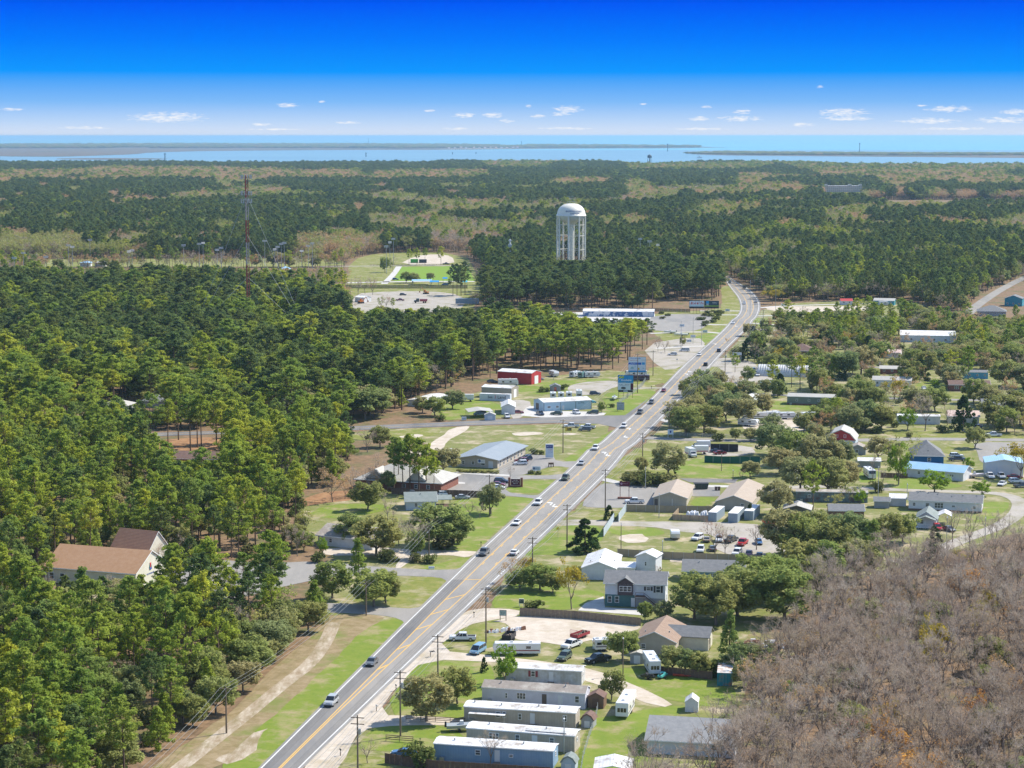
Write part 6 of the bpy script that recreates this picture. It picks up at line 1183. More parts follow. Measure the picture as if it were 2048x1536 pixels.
V('suv', 1797, 732, R(170), C_['dred'], 'maroon minivan parked on the street under the pink-budded tree'); V('sedan', 1760, 731, R(90), C_['tan'], 'tan car outside the small pink-roofed house'); V('sedan', 1848, 779, R(-90), C_['white'], 'white car alone on the open lawn'); V('suv', 1884, 750, R(-90), C_['white'], 'pale truck left of the sky-blue mobile home'); V('sedan', 1895, 752, R(-90), C_['navy'], 'dark car left of the sky-blue mobile home')
V('suv', 1875, 1060, R(-90), C_['red'], 'red car nose-out under the cream carport'); V('sedan', 1898, 1062, R(-70), C_['grey'], 'grey car beside the cream carport')
V('sedan', 1378, 927, R(20), C_['dred'], 'dark red car behind the green screened fence', xy=G(1440, 909)); V('sedan', 0, 0, R(10), C_['navy'], 'navy car behind the green screened fence', xy=G(1433, 905))
V('suv', 1507, 743, R(-90), C_['lblue'], 'blue car outside the ribbed arched hut'); V('sedan', 1502, 750, R(-20), C_['silver'], 'silver car outside the ribbed arched hut'); V('suv', 1516, 752, R(-100), C_['white'], 'white SUV at the end of the ribbed arched hut')
for k, (x, y, c) in enumerate(((1524, 767, 'lblue'), (1533, 772, 'white'), (1541, 766, 'silver'), (1519, 776, 'silver'), (1506, 781, 'navy'), (1548, 771, 'white'), (1561, 768, 'tan'), (1497, 772, 'grey'))):
    V('sedan', x, y, R(-100 + k * 9), C_[c], 'cars packed in the vehicle yard below the arched hut: ' + {'lblue': 'light blue', 'navy': 'navy'}.get(c, c) + (' one at the ' + ('front' if y > 771 else 'back')) if False else '%s car, %s in the yard below the arched hut' % ({'lblue': 'light blue', 'navy': 'navy'}.get(c, c), ['leftmost of the pale ones', 'just right of the light blue one', 'behind the white ones', 'lowest down', 'beside the red-lined building', 'beside the tan one', 'farthest right', 'farthest left'][k]), group='cars in the vehicle yard', detail=False)
V('suv', 1332, 735, R(178), C_['white'], 'white SUV at the sales lot entrance', xy=G(1345, 711)); V('van', 0, 0, R(175), C_['white'], 'white van on the driveway above the sales lot', xy=G(1369, 703))
V('suv', 0, 0, R(10), C_['blue'], 'dark blue car on the path by the playing field', xy=G(791, 560))
V('pickup', 0, 0, R(0), C_['dred'], 'small red trailer truck in the work yard', xy=G(800, 602)); V('suv', 0, 0, R(0), C_['black'], 'black machine-like truck left of the tractor cab', xy=G(806, 591)); V('van', 0, 0, R(180), C_['blue'], 'blue van under the shade canopies', xy=G(890, 571))
V('pickup', 0, 0, R(0), C_['black'], 'black truck at the fence beyond the playing field', xy=G(892, 529))
# campers, trucks, boats
camper(1303, 1341, R(95), 9.5, 'white fifth-wheel camper with slide-out beside the small open shed', 'fifth'); camper(1252, 1424, R(78), 10.5, 'white camper with three dark rear windows on the lower lawn', 'fifth', color=(.74, .74, .75)); camper(1033, 1309, R(180), 10.2, 'long white travel trailer with red stripe beside the sand lot', 'trailer', stripe=(.30, .10, .09))
camper(1205, 1301, R(10), 3.8, 'short white teardrop camper near the black pickup', 'trailer')
camper(1108, 753, R(-70), 7, 'white camper standing alone below the pine wall', 'trailer', stripe=(.05, .06, .08)) ; camper(1150, 754, R(60), 7, 'grey-white camper, left of three together by the pines', 'trailer', color=(.55, .60, .64)); camper(1167, 755, R(60), 7, 'camper under teal cover, middle of three by the pines', 'trailer', color=(.14, .26, .26)); camper(1184, 755, R(15), 7.5, 'white camper with dark stripes, right of three by the pines', 'trailer')
camper(1016, 771, R(5), 9, 'white and brown motorhome in front of the red barn', 'motor', stripe=(.25, .15, .08)); camper(1106, 797, R(90), 6, 'white camper behind the left end of the pale blue shop', 'trailer'); camper(1122, 797, R(90), 5, 'small white camper second behind the pale blue shop', 'trailer'); camper(1138, 796, R(90), 5.5, 'small white camper third behind the pale blue shop', 'trailer'); camper(1158, 796, R(90), 7, 'tall white camper behind the right end of the pale blue shop', 'fifth', hgt=3.0)
camper(932, 803, R(180), 6.5, 'white box truck left of the lettered trailer', 'box', windows=False)
camper(1272, 754, R(185), 10, 'long white motorhome below the tall billboard', 'motor', stripe=(.35, .10, .08)); camper(1281, 762, R(185), 8, 'dark camper with white roof below the tall billboard', 'trailer', color=(.06, .03, .05))
camper(1509, 838, R(5), 10, 'white travel trailer, left end of the camper row', 'trailer', stripe=(.03, .03, .03)); camper(1543, 836, R(30), 7, 'low white camper second in the camper row', 'trailer'); camper(1571, 838, R(5), 8, 'white camper, third in the camper row', 'trailer'); camper(1616, 838, R(15), 9, 'white camper with black swirl, right end of the camper row', 'trailer', stripe=(.03, .03, .03)); camper(1613, 856, R(-50), 8, 'pale blue-white camper slanting below the camper row', 'trailer', color=(.58, .64, .68)); camper(1497, 852, R(-30), 8, 'white camper under the oak below the camper row', 'trailer')
camper(1739, 955, R(-88), 9, 'white motorhome with red roof fittings and dark windscreen', 'motor', stripe=(.30, .03, .03)); camper(1767, 611, R(5), 6.5, 'small white camper in front of the teal-grey house', 'trailer'); camper(1590, 960, R(-70), 6, 'white and red truck under the big oaks', 'box', stripe=(.4, .03, .03), windows=False)
for k, (x, y, lb) in enumerate(((1382, 913, 'red and white rental box truck, nearest of three'), (1398, 908, 'red and white rental box truck, middle of three'), (1402, 898, 'red and white rental box truck, farthest of three'))):
    camper(x, y, R(-75 if k == 0 else 180), 6.5, lb, 'box', stripe=(.50, .04, .02), hgt=2.6, windows=False, group='rental box trucks')
camper(1350, 1078, R(-90), 4, 'small white and pink cargo trailer standing on the dry field', 'trailer', name='cargo_trailer', cat='trailer', windows=False, stripe=(.5, .28, .28), hgt=2.4)
utility_trailer(1018, 1280, R(75), 'black dump trailer full of scrap beside the sand lot', 4.4, (.03, .03, .035), .9); utility_trailer(1160, 1275, R(55), 'red trailer with tall ramp gate behind the white pickup', 5, (.30, .04, .05), .5, 1.6)
boat(1229, 800, R(-95), 'white centre-console boat on a trailer beside the small framed sign', 6.5); boat(1950, 956, R(0), 'white and red boat on the sandy drive', 6, (.7, .6, .58)); boat(1340, 667, R(180), 'pale boat on the lot by the planted car park, left one', 7); boat(1362, 672, R(180), 'white boat on the lot by the planted car park, right one', 8); boat(1385, 853 + 0, R(20), 'pale boat hidden among the roadside oaks', 6) if False else None
boat(925, 1462, R(5), 'covered silver boat beside the tan mobile home', 6, (.35, .38, .40))
def jetski(px, py, head, label, col):
    x, y = G(px, py); o = empty('jet_ski', x, y, head, label=label, cat='jet ski'); b = MB().prism([(-1.5, .4), (-1.5, .8), (-.2, .95), (.4, 1.3), (.7, 1.0), (1.5, .75), (1.6, .55), (1.2, .35)], -.5, .5).put('hull', m_paint, o, bevel=.06); b.color = (*col, 1)
    MB().box(-1.3, -.2, .8, .1, .2, 1.1, tx=.1, ty=.05).put('seat', m_plast, o); MB().tube((.45, -.4, 1.3), (.45, .4, 1.3), .03, .03, 5).put('handlebar', m_dark, o)
    MB().tube((-1.4, 0, .35), (2.2, 0, .35), .05, .05, 5).put('trailer_frame', m_steel, o)
    for sg in (-1, 1): MB().lathe([(0, -.1), (.28, -.1), (.3, 0), (.28, .1), (0, .1)], 12).put('wheel', m_tyre, o, loc=(-.3, sg * .7, .3), rot=(math.pi / 2, 0, 0))
jetski(1296, 1358, R(150), 'black jet ski on a trailer in front of the white camper', (.02, .02, .025)); jetski(1325, 1356, R(60), 'white jet ski with teal cover near the white camper', (.10, .45, .42))
# dumper and digger in the far yard
def tractor_unit(px, py, head, label, cabc, z=0):
    x, y = G(px, py); o = empty('lorry', x, y, head, label=label, cat='truck'); b = MB().prism([(1.2, .8), (1.2, 3.0), (3.0, 3.0), (3.3, 1.9), (4.6, 1.8), (4.7, .8)], -1.2, 1.2).put('cab', m_paint, o, bevel=.06); b.color = (*cabc, 1)
    b = MB().prism([(-4, 1.1), (-4.4, 2.6), (.9, 2.6), (.9, 1.1)], -1.2, 1.2).put('tipper_body', m_paint, o); b.color = (.30, .04, .05, 1); MB().prism([(3.02, 2.9), (3.3, 1.95), (3.33, 1.97), (3.06, 2.92)], -1, 1).put('windscreen', m_cg, o)
    for wx in (-3, -1.7, 3.6):
        for sg in (-1, 1): MB().lathe([(0, -.15), (.5, -.15), (.52, 0), (.5, .15), (0, .15)], 12).put('wheel', m_tyre, o, loc=(wx, sg * 1.0, .52), rot=(math.pi / 2, 0, 0))
tractor_unit(842, 606, R(182), 'black-cabbed tipper lorry with red body in the work yard', (.03, .05, .05)); tractor_unit(1280, 560, R(10), 'x', (.1, .1, .1)) if False else None
def digger(px, py, head, label, col):
    x, y = G(px, py); o = empty('excavator', x, y, head, label=label, cat='excavator'); b = MB().box(-1.8, -1.2, 1.1, 1.4, 1.2, 2.0).box(-.2, .2, 2.0, 1.2, 1.1, 3.1, tx=.1).put('body', m_paint, o); b.color = (*col, 1)
    MB().box(-1.9, -1.4, 0, 1.9, -.8, .9, tx=.3).box(-1.9, .8, 0, 1.9, 1.4, .9, tx=.3).put('track', m_plast, o); b = MB().tube((1.2, -.3, 1.6), (3.8, -.3, 4.4), .25, .2, 5).tube((3.8, -.3, 4.4), (5.4, -.3, 1.6), .18, .15, 5).put('arm', m_paint, o); b.color = (*col, 1); MB().box(5, -.7, .8, 5.8, .1, 1.8, tx=.15).put('bucket', m_rust, o)
digger(852, 588, R(150), 'yellow-orange excavator beyond the tipper lorry', (.45, .20, .05)); digger(722, 607, R(40), 'orange excavator by the white shed in the work yard', (.50, .16, .03))
def skip(px, py, rz, label, col, L_=4.5):
    x, y = G(px, py); o = empty('dumpster', x, y, rz, label=label, cat='dumpster'); b = MB().prism([(-L_ / 2 + .5, .1), (-L_ / 2, 1.8), (L_ / 2, 1.8), (L_ / 2 - .4, .1)], -1.1, 1.1).put('bin', m_paint, o); b.color = (*col, 1)
    r = MB()
    for i in range(5): r.box(-L_ / 2 + .5 + i * (L_ - 1) / 4 - .05, -1.16, .15, -L_ / 2 + .5 + i * (L_ - 1) / 4 + .05, -1.101, 1.75)
    r.put('rib', m_dark, o); MB().box(-L_ / 2 - .05, -1.15, 1.8, L_ / 2 + .05, 1.15, 1.92).put('lid', m_plast, o)
skip(1537, 1052, R(10), 'bright red dumpster beside the gravel lot', (.5, .01, .03), 3.6); skip(1402, 978, R(5), 'dark green dumpster between the tan-roofed offices', (.02, .05, .04)); skip(820, 560, 0, 'x', (0, 0, 0)) if False else None
for k, (x, y) in enumerate(((1432, 981), (1438, 981))):
    X, Y = G(x, y); o = empty('wheelie_bin', X, Y, 0, label='brown wheeled bin between the tan-roofed offices, %s of the pair' % ('left', 'right')[k], cat='bin', group='brown wheeled bins'); MB().box(-.35, -.4, .05, .35, .4, 1.1, tx=-.05).put('bin', m_woodd, o); MB().box(-.42, -.45, 1.1, .42, .5, 1.2).put('lid', m_plast, o)
x, y = G(1018 - 8, 1262); o = empty('junk_pile', x, y, .4, label='pile of white bags and junk by the leaning fence posts', cat='pile'); rs_ = random.Random(9); q = MB(); q2 = MB()
for _ in range(34):
    a = rs_.uniform(-4.5, 4.5); b = rs_.uniform(-1, 1) * (1.2 - abs(a) * .1); (q if rs_.random() < .6 else q2).box(a - .3, b - .3, 0, a + .3, b + .3, rs_.uniform(.2, .9), tx=rs_.uniform(.02, .2), ty=.1)
q.put('bags', mat('white_plastic', (.7, .7, .7)), o); q2.put('scrap', m_rust, o)
x, y = G(1555, 1292); o = empty('junk_pile', x, y, 0, label='scattered boards, mounds and scrap at the edge of the bare woods', cat='pile'); q = MB(); q2 = MB()
for _ in range(70):
    a = rs_.uniform(-9, 7); b = rs_.uniform(-4, 5); (q if rs_.random() < .4 else q2).box(a - rs_.uniform(.2, .8), b - .3, 0, a + rs_.uniform(.2, .8), b + .3, rs_.uniform(.1, .6), tx=.05, ty=.08)
q.put('bags', mat('white_plastic', (.7, .7, .7)), o); q2.put('scrap', m_rust, o)
# ------------------------------------------------------------------ signs
m_bb = mat('billboard_blue', (.01, .20, .48), (.02, .30, .58), .3, .5); m_bw = mat('billboard_white', (.60, .68, .72), rough=.5); m_by = mat('sign_yellow', (.62, .45, .02), rough=.5); m_sr = mat('sign_red', (.5, .04, .04), rough=.5); m_mar = mat('maroon_sign', (.10, .012, .03), rough=.5); m_bk = mat('blue_band', (.02, .12, .48), rough=.5); m_cy = mat('cyan_band', (.02, .30, .60), rough=.5); m_lime = mat('lime_band', (.25, .42, .03), rough=.5)
o = sign('billboard', 'double-decker billboard, blue AVAILABLE panel above a white one', 1251, 796, 6.5, 6.3, 3.4, m_bw, m_dark, R(-6), posts=4, cat='billboard', extra=[(-3.25, 6.5, 3.25, 9.7, m_bb), (-2.9, 8.4, -.7, 9.3, m_lime, 'colour_panel', 1), (2.1, 3.5, 3.2, 6.3, m_mar), (-3.1, 2.5, 3.1, 3.35, m_dark), (-.9, 2.7, .9, 3.2, m_bw, 'colour_panel', 1)],
    text=[('Available', 1.25, .2, 4.3, m_trim), ('NEW', .6, -1.8, 5.45, m_by), ('RESORT', .55, 1.2, 2.35, m_dark)] if False else [('Available', 1.25, .3, 4.2, m_trim), ('NEW', .55, -1.8, 5.45, m_by)], th=.3)
scribble(1.8, .35, m_navy, o, (-1.9, -.17, 5.75), 0, 3); scribble(2.0, .42, m_mar, o, (.7, -.17, 5.8), 0, 4); scribble(4, .25, m_navy, o, (-.6, -.17, 5.3), 0, 5); scribble(1.4, .3, m_by, o, (-.6, -.2, 6.75), 0, 6)
MB().lathe([(0, 0), (1.0, 0), (1.0, .03), (0, .03)], 24).put('logo', m_dark, o, loc=(-.9, -.17, 4.25), rot=(math.pi / 2, 0, 0)).scale = (1, .5, 1); scribble(1.2, .3, m_bw, o, (-.9, -.23, 4.25), 0, 8)
o = sign('billboard', 'tall white billboard with blue bands behind a utility pole', 1274, 760, 7.9, 6.9, 3.6, m_bw, m_dark, R(-3), posts=4, cat='billboard', extra=[(-3.9, 7.0, 1.9, 8.0, m_bk), (2.2, 7.0, 3.5, 8.1, m_cy), (-3.9, 3.65, 3.9, 4.3, m_cy), (.2, 4.7, 1.1, 5.6, m_by)], th=.3)
scribble(5, .5, m_bk, o, (-.9, -.17, 9.9), 0, 1); scribble(3.6, .4, m_sr, o, (-1.4, -.17, 9.0), 0, 2); scribble(2.6, .5, m_bw, o, (-1.4, -.18, 7.5), 0, 3); scribble(1.5, .8, mat('pale_grey', (.45, .45, .42)), o, (2.9, -.17, 9.0), 0, 5)
for k, (a, b, w_, h_) in enumerate(((-2.2, 5.6, 1.6, .9), (-.9, 6.2, .3, 1.0), (2.8, 5.4, .8, .4))): MB().box(a - w_ / 2, -.19, b - h_ / 2, a + w_ / 2, -.165, b + h_ / 2, tx=w_ * .2).put('picture', mat('faded_teal', (.30, .48, .50)), o)
o = sign('notice_board', 'small square black-framed notice board by the side road corner', 1241, 822, 2.9, 3.0, .5, mat('notice_pale', (.45, .48, .55)), m_dark, R(-5), cat='sign', posts=2)
for k in range(4): scribble(2.3, .38, m_navy if k % 2 else m_dark, o, (0, -.09, 3.1 - k * .72), 0, 20 + k)
o = sign('billboard', 'wide billboard with red lettering on a pale sky, left of the dark one', 1393, 627, 9.0, 3.5, 4.4, m_bw, m_dark, 0, posts=5, cat='billboard', th=.3, extra=[(-4.5, 4.5, 4.5, 5.3, mat('pale_sky_panel', (.50, .66, .72)))]); scribble(8.4, 1.5, m_sr, o, (0, -.17, 6.5), 0, 7); MB().box(-4.6, -.25, 3.2, 4.6, .2, 4.3).put('catwalk', m_dark, o)
o = sign('billboard', 'dark billboard picturing a blue water tower, right of the red one', 1423, 627, 9.0, 3.5, 4.4, mat('billboard_dark', (.03, .06, .09)), m_dark, 0, posts=5, cat='billboard', th=.3, extra=[(-4.5, 4.45, 4.5, 5.0, m_lime), (-3.4, 6.2, -1.7, 7.9, m_cy), (-3.3, 5.0, -3.1, 6.2, m_trim), (-2.0, 5.0, -1.8, 6.2, m_trim), (-2.7, 5.0, -2.4, 6.2, m_trim)]); scribble(3.2, .4, m_trim, o, (2, -.17, 6.9), 0, 7); scribble(2.6, .4, m_trim, o, (2, -.17, 6.2), 0, 9); MB().box(-4.6, -.25, 3.2, 4.6, .2, 4.3).put('catwalk', m_dark, o)
o = sign('brick_sign', 'maroon sign panel between brick piers beside the parked cars', 1031, 974, 2.9, 2.0, .6, m_mar, m_trim, R(-5), posts=0, cat='sign'); MB().box(-2.3, -.3, 0, -1.6, .3, 3.0).put('pier', w_brick, o); MB().box(1.6, -.3, 0, 2.3, .3, 3.0).put('pier', w_brick, o); MB().box(-1.6, -.2, 0, 1.6, .2, .5).put('base', w_brick, o)
for k, w_ in enumerate((1.4, 2.2, 1.5)): scribble(w_, .3, m_trim, o, (0, -.09, 2.2 - k * .5), 0, 30 + k)
o = sign('office_sign', 'small white sign with blue dot on posts in the lawn by the office entrance', 1073, 946, 2.6, 1.3, .9, m_bw, m_trim, R(-5), cat='sign'); MB().lathe([(0, 0), (.3, 0), (.3, .03), (0, .03)], 14).put('logo', m_navy, o, loc=(-.8, -.09, 1.6), rot=(math.pi / 2, 0, 0)); scribble(1.3, .25, m_navy, o, (.3, -.09, 1.6), 0, 2)
o = sign('pylon_sign', 'white pylon sign with blue arched header above a white panel', 1099, 917, 2.6, 4.6, .4, m_bw, m_trim, R(-4), posts=0, cat='sign', extra=[(-1.15, 3.6, 1.15, 4.7, m_navy)], th=.5); scribble(1.9, .4, m_bw, o, (0, -.27, 4.15), 0, 4); scribble(1.4, .35, m_sr, o, (.3, -.27, 3.1), 0, 5); scribble(1.4, .25, m_navy, o, (.3, -.27, 2.3), 0, 6)
o = sign('office_sign', 'maroon sign on two tall posts above a brick planter', 1249, 998, 3.0, 1.3, 4.0, m_mar, m_mar, R(-5), cat='sign', pw=.08); MB().box(-2.1, -.5, 0, 2.1, .5, .6).put('planter', w_brick, o); MB().lathe([(0, 0), (.35, 0), (.35, .03), (0, .03)], 16).put('logo', mat('faded_pink', (.4, .25, .3)), o, loc=(-.95, -.09, 4.75), rot=(math.pi / 2, 0, 0)); scribble(1.5, .35, mat('faded_pink', (.4, .25, .3)), o, (.4, -.09, 4.8), 0, 2)
o = sign('yard_sign', 'green and white sign on tall dark posts at the sand lot entrance', 1006, 1242, 1.5, 1.2, 1.3, mat('sign_grey_green', (.35, .45, .42)), m_woodd, R(-8), cat='sign'); scribble(1.1, .2, m_dark, o, (0, -.09, 2.1), 0, 2); scribble(.9, .2, m_dark, o, (0, -.09, 1.7), 0, 3)
o = sign('yard_sign', 'small white-framed hanging sign on the lawn by the utility pole', 1043, 1214, 1.1, 1.0, .9, mat('sign_dark_green', (.05, .08, .05)), m_trim, R(-5), cat='sign'); scribble(.8, .18, m_trim, o, (0, -.09, 1.5), 0, 3)
o = sign('yard_sign', 'white empty goal-like sign frame on the grass between the side streets', 759, 1178, 1.6, .9, .5, m_lawn2, m_trim, 0, cat='sign')
o = sign('yard_sign', 'low white sign frame on the grass below the sandy drive', 863, 1139, 1.4, .5, .3, m_bw, m_trim, 0, cat='sign')
o = sign('shop_sign', 'white sign on posts above palms at the arched hut entrance', 1474, 727, 4.2, 1.1, 4.2, m_bw, m_trim, 0, cat='sign'); scribble(3.6, .5, m_navy, o, (0, -.09, 4.75), 0, 3)
o = sign('shield_sign', 'white sign with dark shield beside the town street junction', 1341, 876, 2.0, 1.8, 1.4, m_bw, m_trim, 0, cat='sign'); MB().prism([(-.35, 2.7), (.35, 2.7), (.3, 2.1), (0, 1.8), (-.3, 2.1)], -.1, -.085).put('emblem', m_navy, o)
o = sign('small_board', 'small white board at the sandy entrance beside the carport', 928, 841, 1.8, 1.2, .2, m_bw, m_trim, 0, cat='sign'); scribble(1.2, .3, mat('sign_dark_green', (.05, .08, .05)), o, (0, -.09, .8), 0, 3)
o = sign('sale_sign', 'yellow and green sign beside the wooden pole on the field', 1137, 866, 2.2, 1.1, .9, mat('sign_dark_green', (.05, .10, .04)), m_by, 0, cat='sign', extra=[(-1.0, 1.0, -.5, 1.9, m_by)]); scribble(1.1, .4, m_by, o, (.2, -.09, 1.5), 0, 4)
for k, (x, y, lb, c) in enumerate(((1364, 655, 'white sign board on the verge above the boats', m_bw), (1386, 677, 'grey sign board lying low beside the planted verge', m_bw), (1378, 686, 'white sign board lower on the planted verge', m_bw), (1455, 624, 'pale sign at the bend below the billboards', m_bw), (1567, 613, 'white sign beside the sandy lot', m_bw), (1410, 667, 'small white sign near the driveway above the lawn', m_bw))):
    o = sign('roadside_sign', lb, x, y, 2.6, 1.3, .6, c, m_trim, 0, cat='sign'); scribble(2, .4, m_navy, o, (0, -.09, 1.3), 0, 40 + k)
x, y = G(1116, 1076); o = empty('warning_sign', x, y, 0, label='yellow diamond road sign on a post beside the highway', cat='road sign'); MB().tube((0, 0, 0), (0, 0, 2.6), .035, .035, 5).put('post', m_steel, o); MB().prism([(-.5, 2.6), (0, 3.1), (.5, 2.6), (0, 2.1)], -.05, -.03).put('sign_board', m_by, o)
x, y = G(1354, 729); o = empty('stop_sign', x, y, 0, label='small stop sign at the sales lot exit, seen nearly edge-on', cat='road sign'); MB().tube((0, 0, 0), (0, 0, 2.6), .035, .035, 5).put('post', m_steel, o); MB().prism([(.38 * math.cos(R(22.5 + 45 * i)), 2.5 + .38 * math.sin(R(22.5 + 45 * i))) for i in range(8)], -.05, -.03).put('sign_board', m_steel, o)
mbx = [(792, 1382, 'mailbox by the sandy shoulder near the big dark oak'), (861, 1314, 'row of dark mailboxes at the gravel lane entrance'), (753, 1423, 'mailbox at the tan mobile home drive'), (681, 1512, 'mailbox nearest the bottom of the sandy shoulder'), (948, 1235, 'mailbox beside the sand lot entrance'), (962, 1093, 'mailbox on the grass verge above the sandy drive'), (1303, 778, 'mailbox at the gravel driveway')]
for k, (x, y, lb) in enumerate(mbx):
    X, Y = G(x, y); o = empty('mailbox', X, Y, R(20), label=lb, cat='mailbox'); MB().box(-.06, -.06, 0, .06, .06, 1.1).put('post', m_wood, o)
    for q in range(3 if k == 1 else 1): MB().prism([(-.12, 1.1), (-.12, 1.25), (0, 1.35), (.12, 1.25), (.12, 1.1)], -.28, .28).put('box', m_dark if k != 2 else m_steel, o, loc=(q * .4, 0, 0))
for k, (x, y, lb) in enumerate(((1146 - 60, 940, 'short brown letterbox stand on the office lawn'),)):
    X, Y = G(1102, 934); o = empty('letterbox_stand', X, Y, 0, label=lb, cat='mailbox'); MB().box(-.9, -.3, .9, .9, .3, 1.5).box(-.9, -.3, 0, -.6, .3, .9).box(.6, -.3, 0, .9, .3, .9).box(-.15, -.3, 0, .15, .3, .9).put('boxes', m_woodd, o)
# ------------------------------------------------------------------ fences
fence('dark plank fence along the front of the blue mobile home', [(770, 1527), (868, 1542), (1100, 1556)], 1.9, m_woodd, 'board'); fence('long weathered plank fence below the two-storey house', [(1040, 1232), (1150, 1238), (1281, 1252)], 1.9, m_wood, 'board')
fence('short rail fence at the foot of the utility pole', [(772, 1482), (826, 1486)], 1.2, m_woodd, 'rail'); fence('low rail fence beside the tan mobile home drive', [(812, 1440), (930, 1447)], 1.0, m_woodd, 'rail'); fence('dark plank fence behind the red kayak', [(1320, 1348), (1424, 1360)], 1.7, m_woodd, 'board')
fence('chain-link fence running beside the sheds', [(1197, 1412), (1190, 1445), (1178, 1478), (1166, 1518), (1160, 1560)], 1.4, style='link', postm=m_trim); fence('tan screened fence between the gravel lot and the white tower shed', [(1235, 1112), (1345, 1119), (1480, 1124), (1570, 1127)], 2.0, m_tanf, 'fabric')
fence('tan screened fence behind the containers', [(1253, 1023), (1330, 1025), (1416, 1026), (1440, 1027)], 2.1, m_tanf, 'fabric'); fence('brown plank enclosure round the white plastic heap', [(1357, 1027), (1345, 1040), (1380, 1042), (1416, 1043)], 1.7, mat('tan_planks', (.32, .24, .16), (.40, .31, .22), 1, .9), 'board')
fence('silver slatted gate fence beside the lone round bush', [(1253, 1022), (1237, 1044)], 2.4, mat('pale_blue_slats', (.45, .52, .56), rough=.6), 'board'); fence('silver slatted gate fence below the gravel lane', [(1228, 1042), (1207, 1074)], 2.4, mat('pale_blue_slats', (.45, .52, .56), rough=.6), 'board')
fence('plank fence behind the timber porch house', [(783, 988), (850, 992), (912, 993), (990, 996)], 2.0, m_woodd, 'board'); fence('green screened fence beside the oak lawn', [(1409, 925), (1460, 927), (1520, 928)], 2.4, m_green, 'fabric')
fence('black panelled storage fence above the green screened one', [(1421, 903), (1476, 904)], 2.8, mat('black_panels', (.03, .03, .035)), 'fabric'); fence('chain-link fence along the billboards', [(1238, 808), (1262, 790), (1285, 772), (1298, 752)], 1.9, style='link')
fence('chain-link fence below the oaks by the town street', [(1345, 872), (1420, 876), (1500, 877)], 1.6, style='link'); fence('long dark railing between the work yard and the playing field', [(600, 576), (760, 577), (935, 577)], 2.6, mat('dark_rail', (.05, .05, .05), alpha=.7), 'fabric')
fence('brown slatted fence beyond the playing field', [(740, 532), (880, 531), (912, 531)], 1.5, m_woodd, 'rail'); fence('white post fence below the barn house cottage', [(1745, 975), (1790, 976)], 1.0, m_trim, 'rail') if False else None
fence('dark fence beside the motorhome and blue-roofed house', [(1762, 955), (1815, 957)], 1.6, m_woodd, 'board'); fence('chain-link fence above the sales lot', [(1040, 624), (1310, 623), (1380, 625)], 2.2, mat('dark_rail', (.05, .05, .05)), 'link')
# ------------------------------------------------------------------ utility poles and wires
def ybase(top): return YH + (top - YH) / .886
GR = 'utility poles along the right of the highway'; rp = []
pl = [(716, 1425, 'beside the blue mobile home, nearest the camera', 1), (801, 1336, 'in front of the round dark oak', 1), (876, 1265, 'beside the young bright green tree', 0), (972, 1171, 'at the sand lot entrance', 1), (1065, 1071, 'behind the olive shrubs', 0), (1134, 1006, 'beside the dense cedar', 0), (1210.5, 936, 'at the corner of the highway car park', 0), (1285, 864, 'at the town street junction', 1), (1338, 806, 'beside the roadside oaks', 0), (1395, 752, 'above the roadside oaks', 0), (1450, 700, 'at the arched hut entrance', 1), (1510, 640, 'beside the upper bend', 0), (1526, 618, 'at the sandy lot', 0)]
for k, (tx, ty, wh, tr) in enumerate(pl):
    yb = ybase(ty); X, Y = G(tx, yb); utility_pole(0, 0, 12.5, 'tall wooden utility pole ' + wh, GR, arms=2 if k < 9 else 1, rz=R(-12), transformer=bool(tr), xy=(X, Y)); rp.append((X, Y))
lp = []
for k, (tx, ty, by, wh) in enumerate([(200, 1610, 1720, 'out of frame'), (453, 1370, 1467, 'on the sandy track by the pine edge'), (732.5, 1161, 1231, 'where the side street meets the brown weeds'), (858, 1048, 1118, 'beside the sprawling oak'), (979, 948, 1030, 'behind the lone dark tree'), (1126, 838, 906, 'on the open field'), (1275, 706, 786, 'in front of the tall billboard'), (1306, 700, 752, 'beside the pines above the tall billboard')]):
    X, Y = G(tx, by); h_ = (by - ty) * HC / (by - YH); lp.append((X, Y, h_))
    if k: utility_pole(0, 0, h_, 'wooden utility pole ' + wh, 'utility poles left of the highway', arms=1, rz=R(-12), lamp=k == 3, xy=(X, Y))
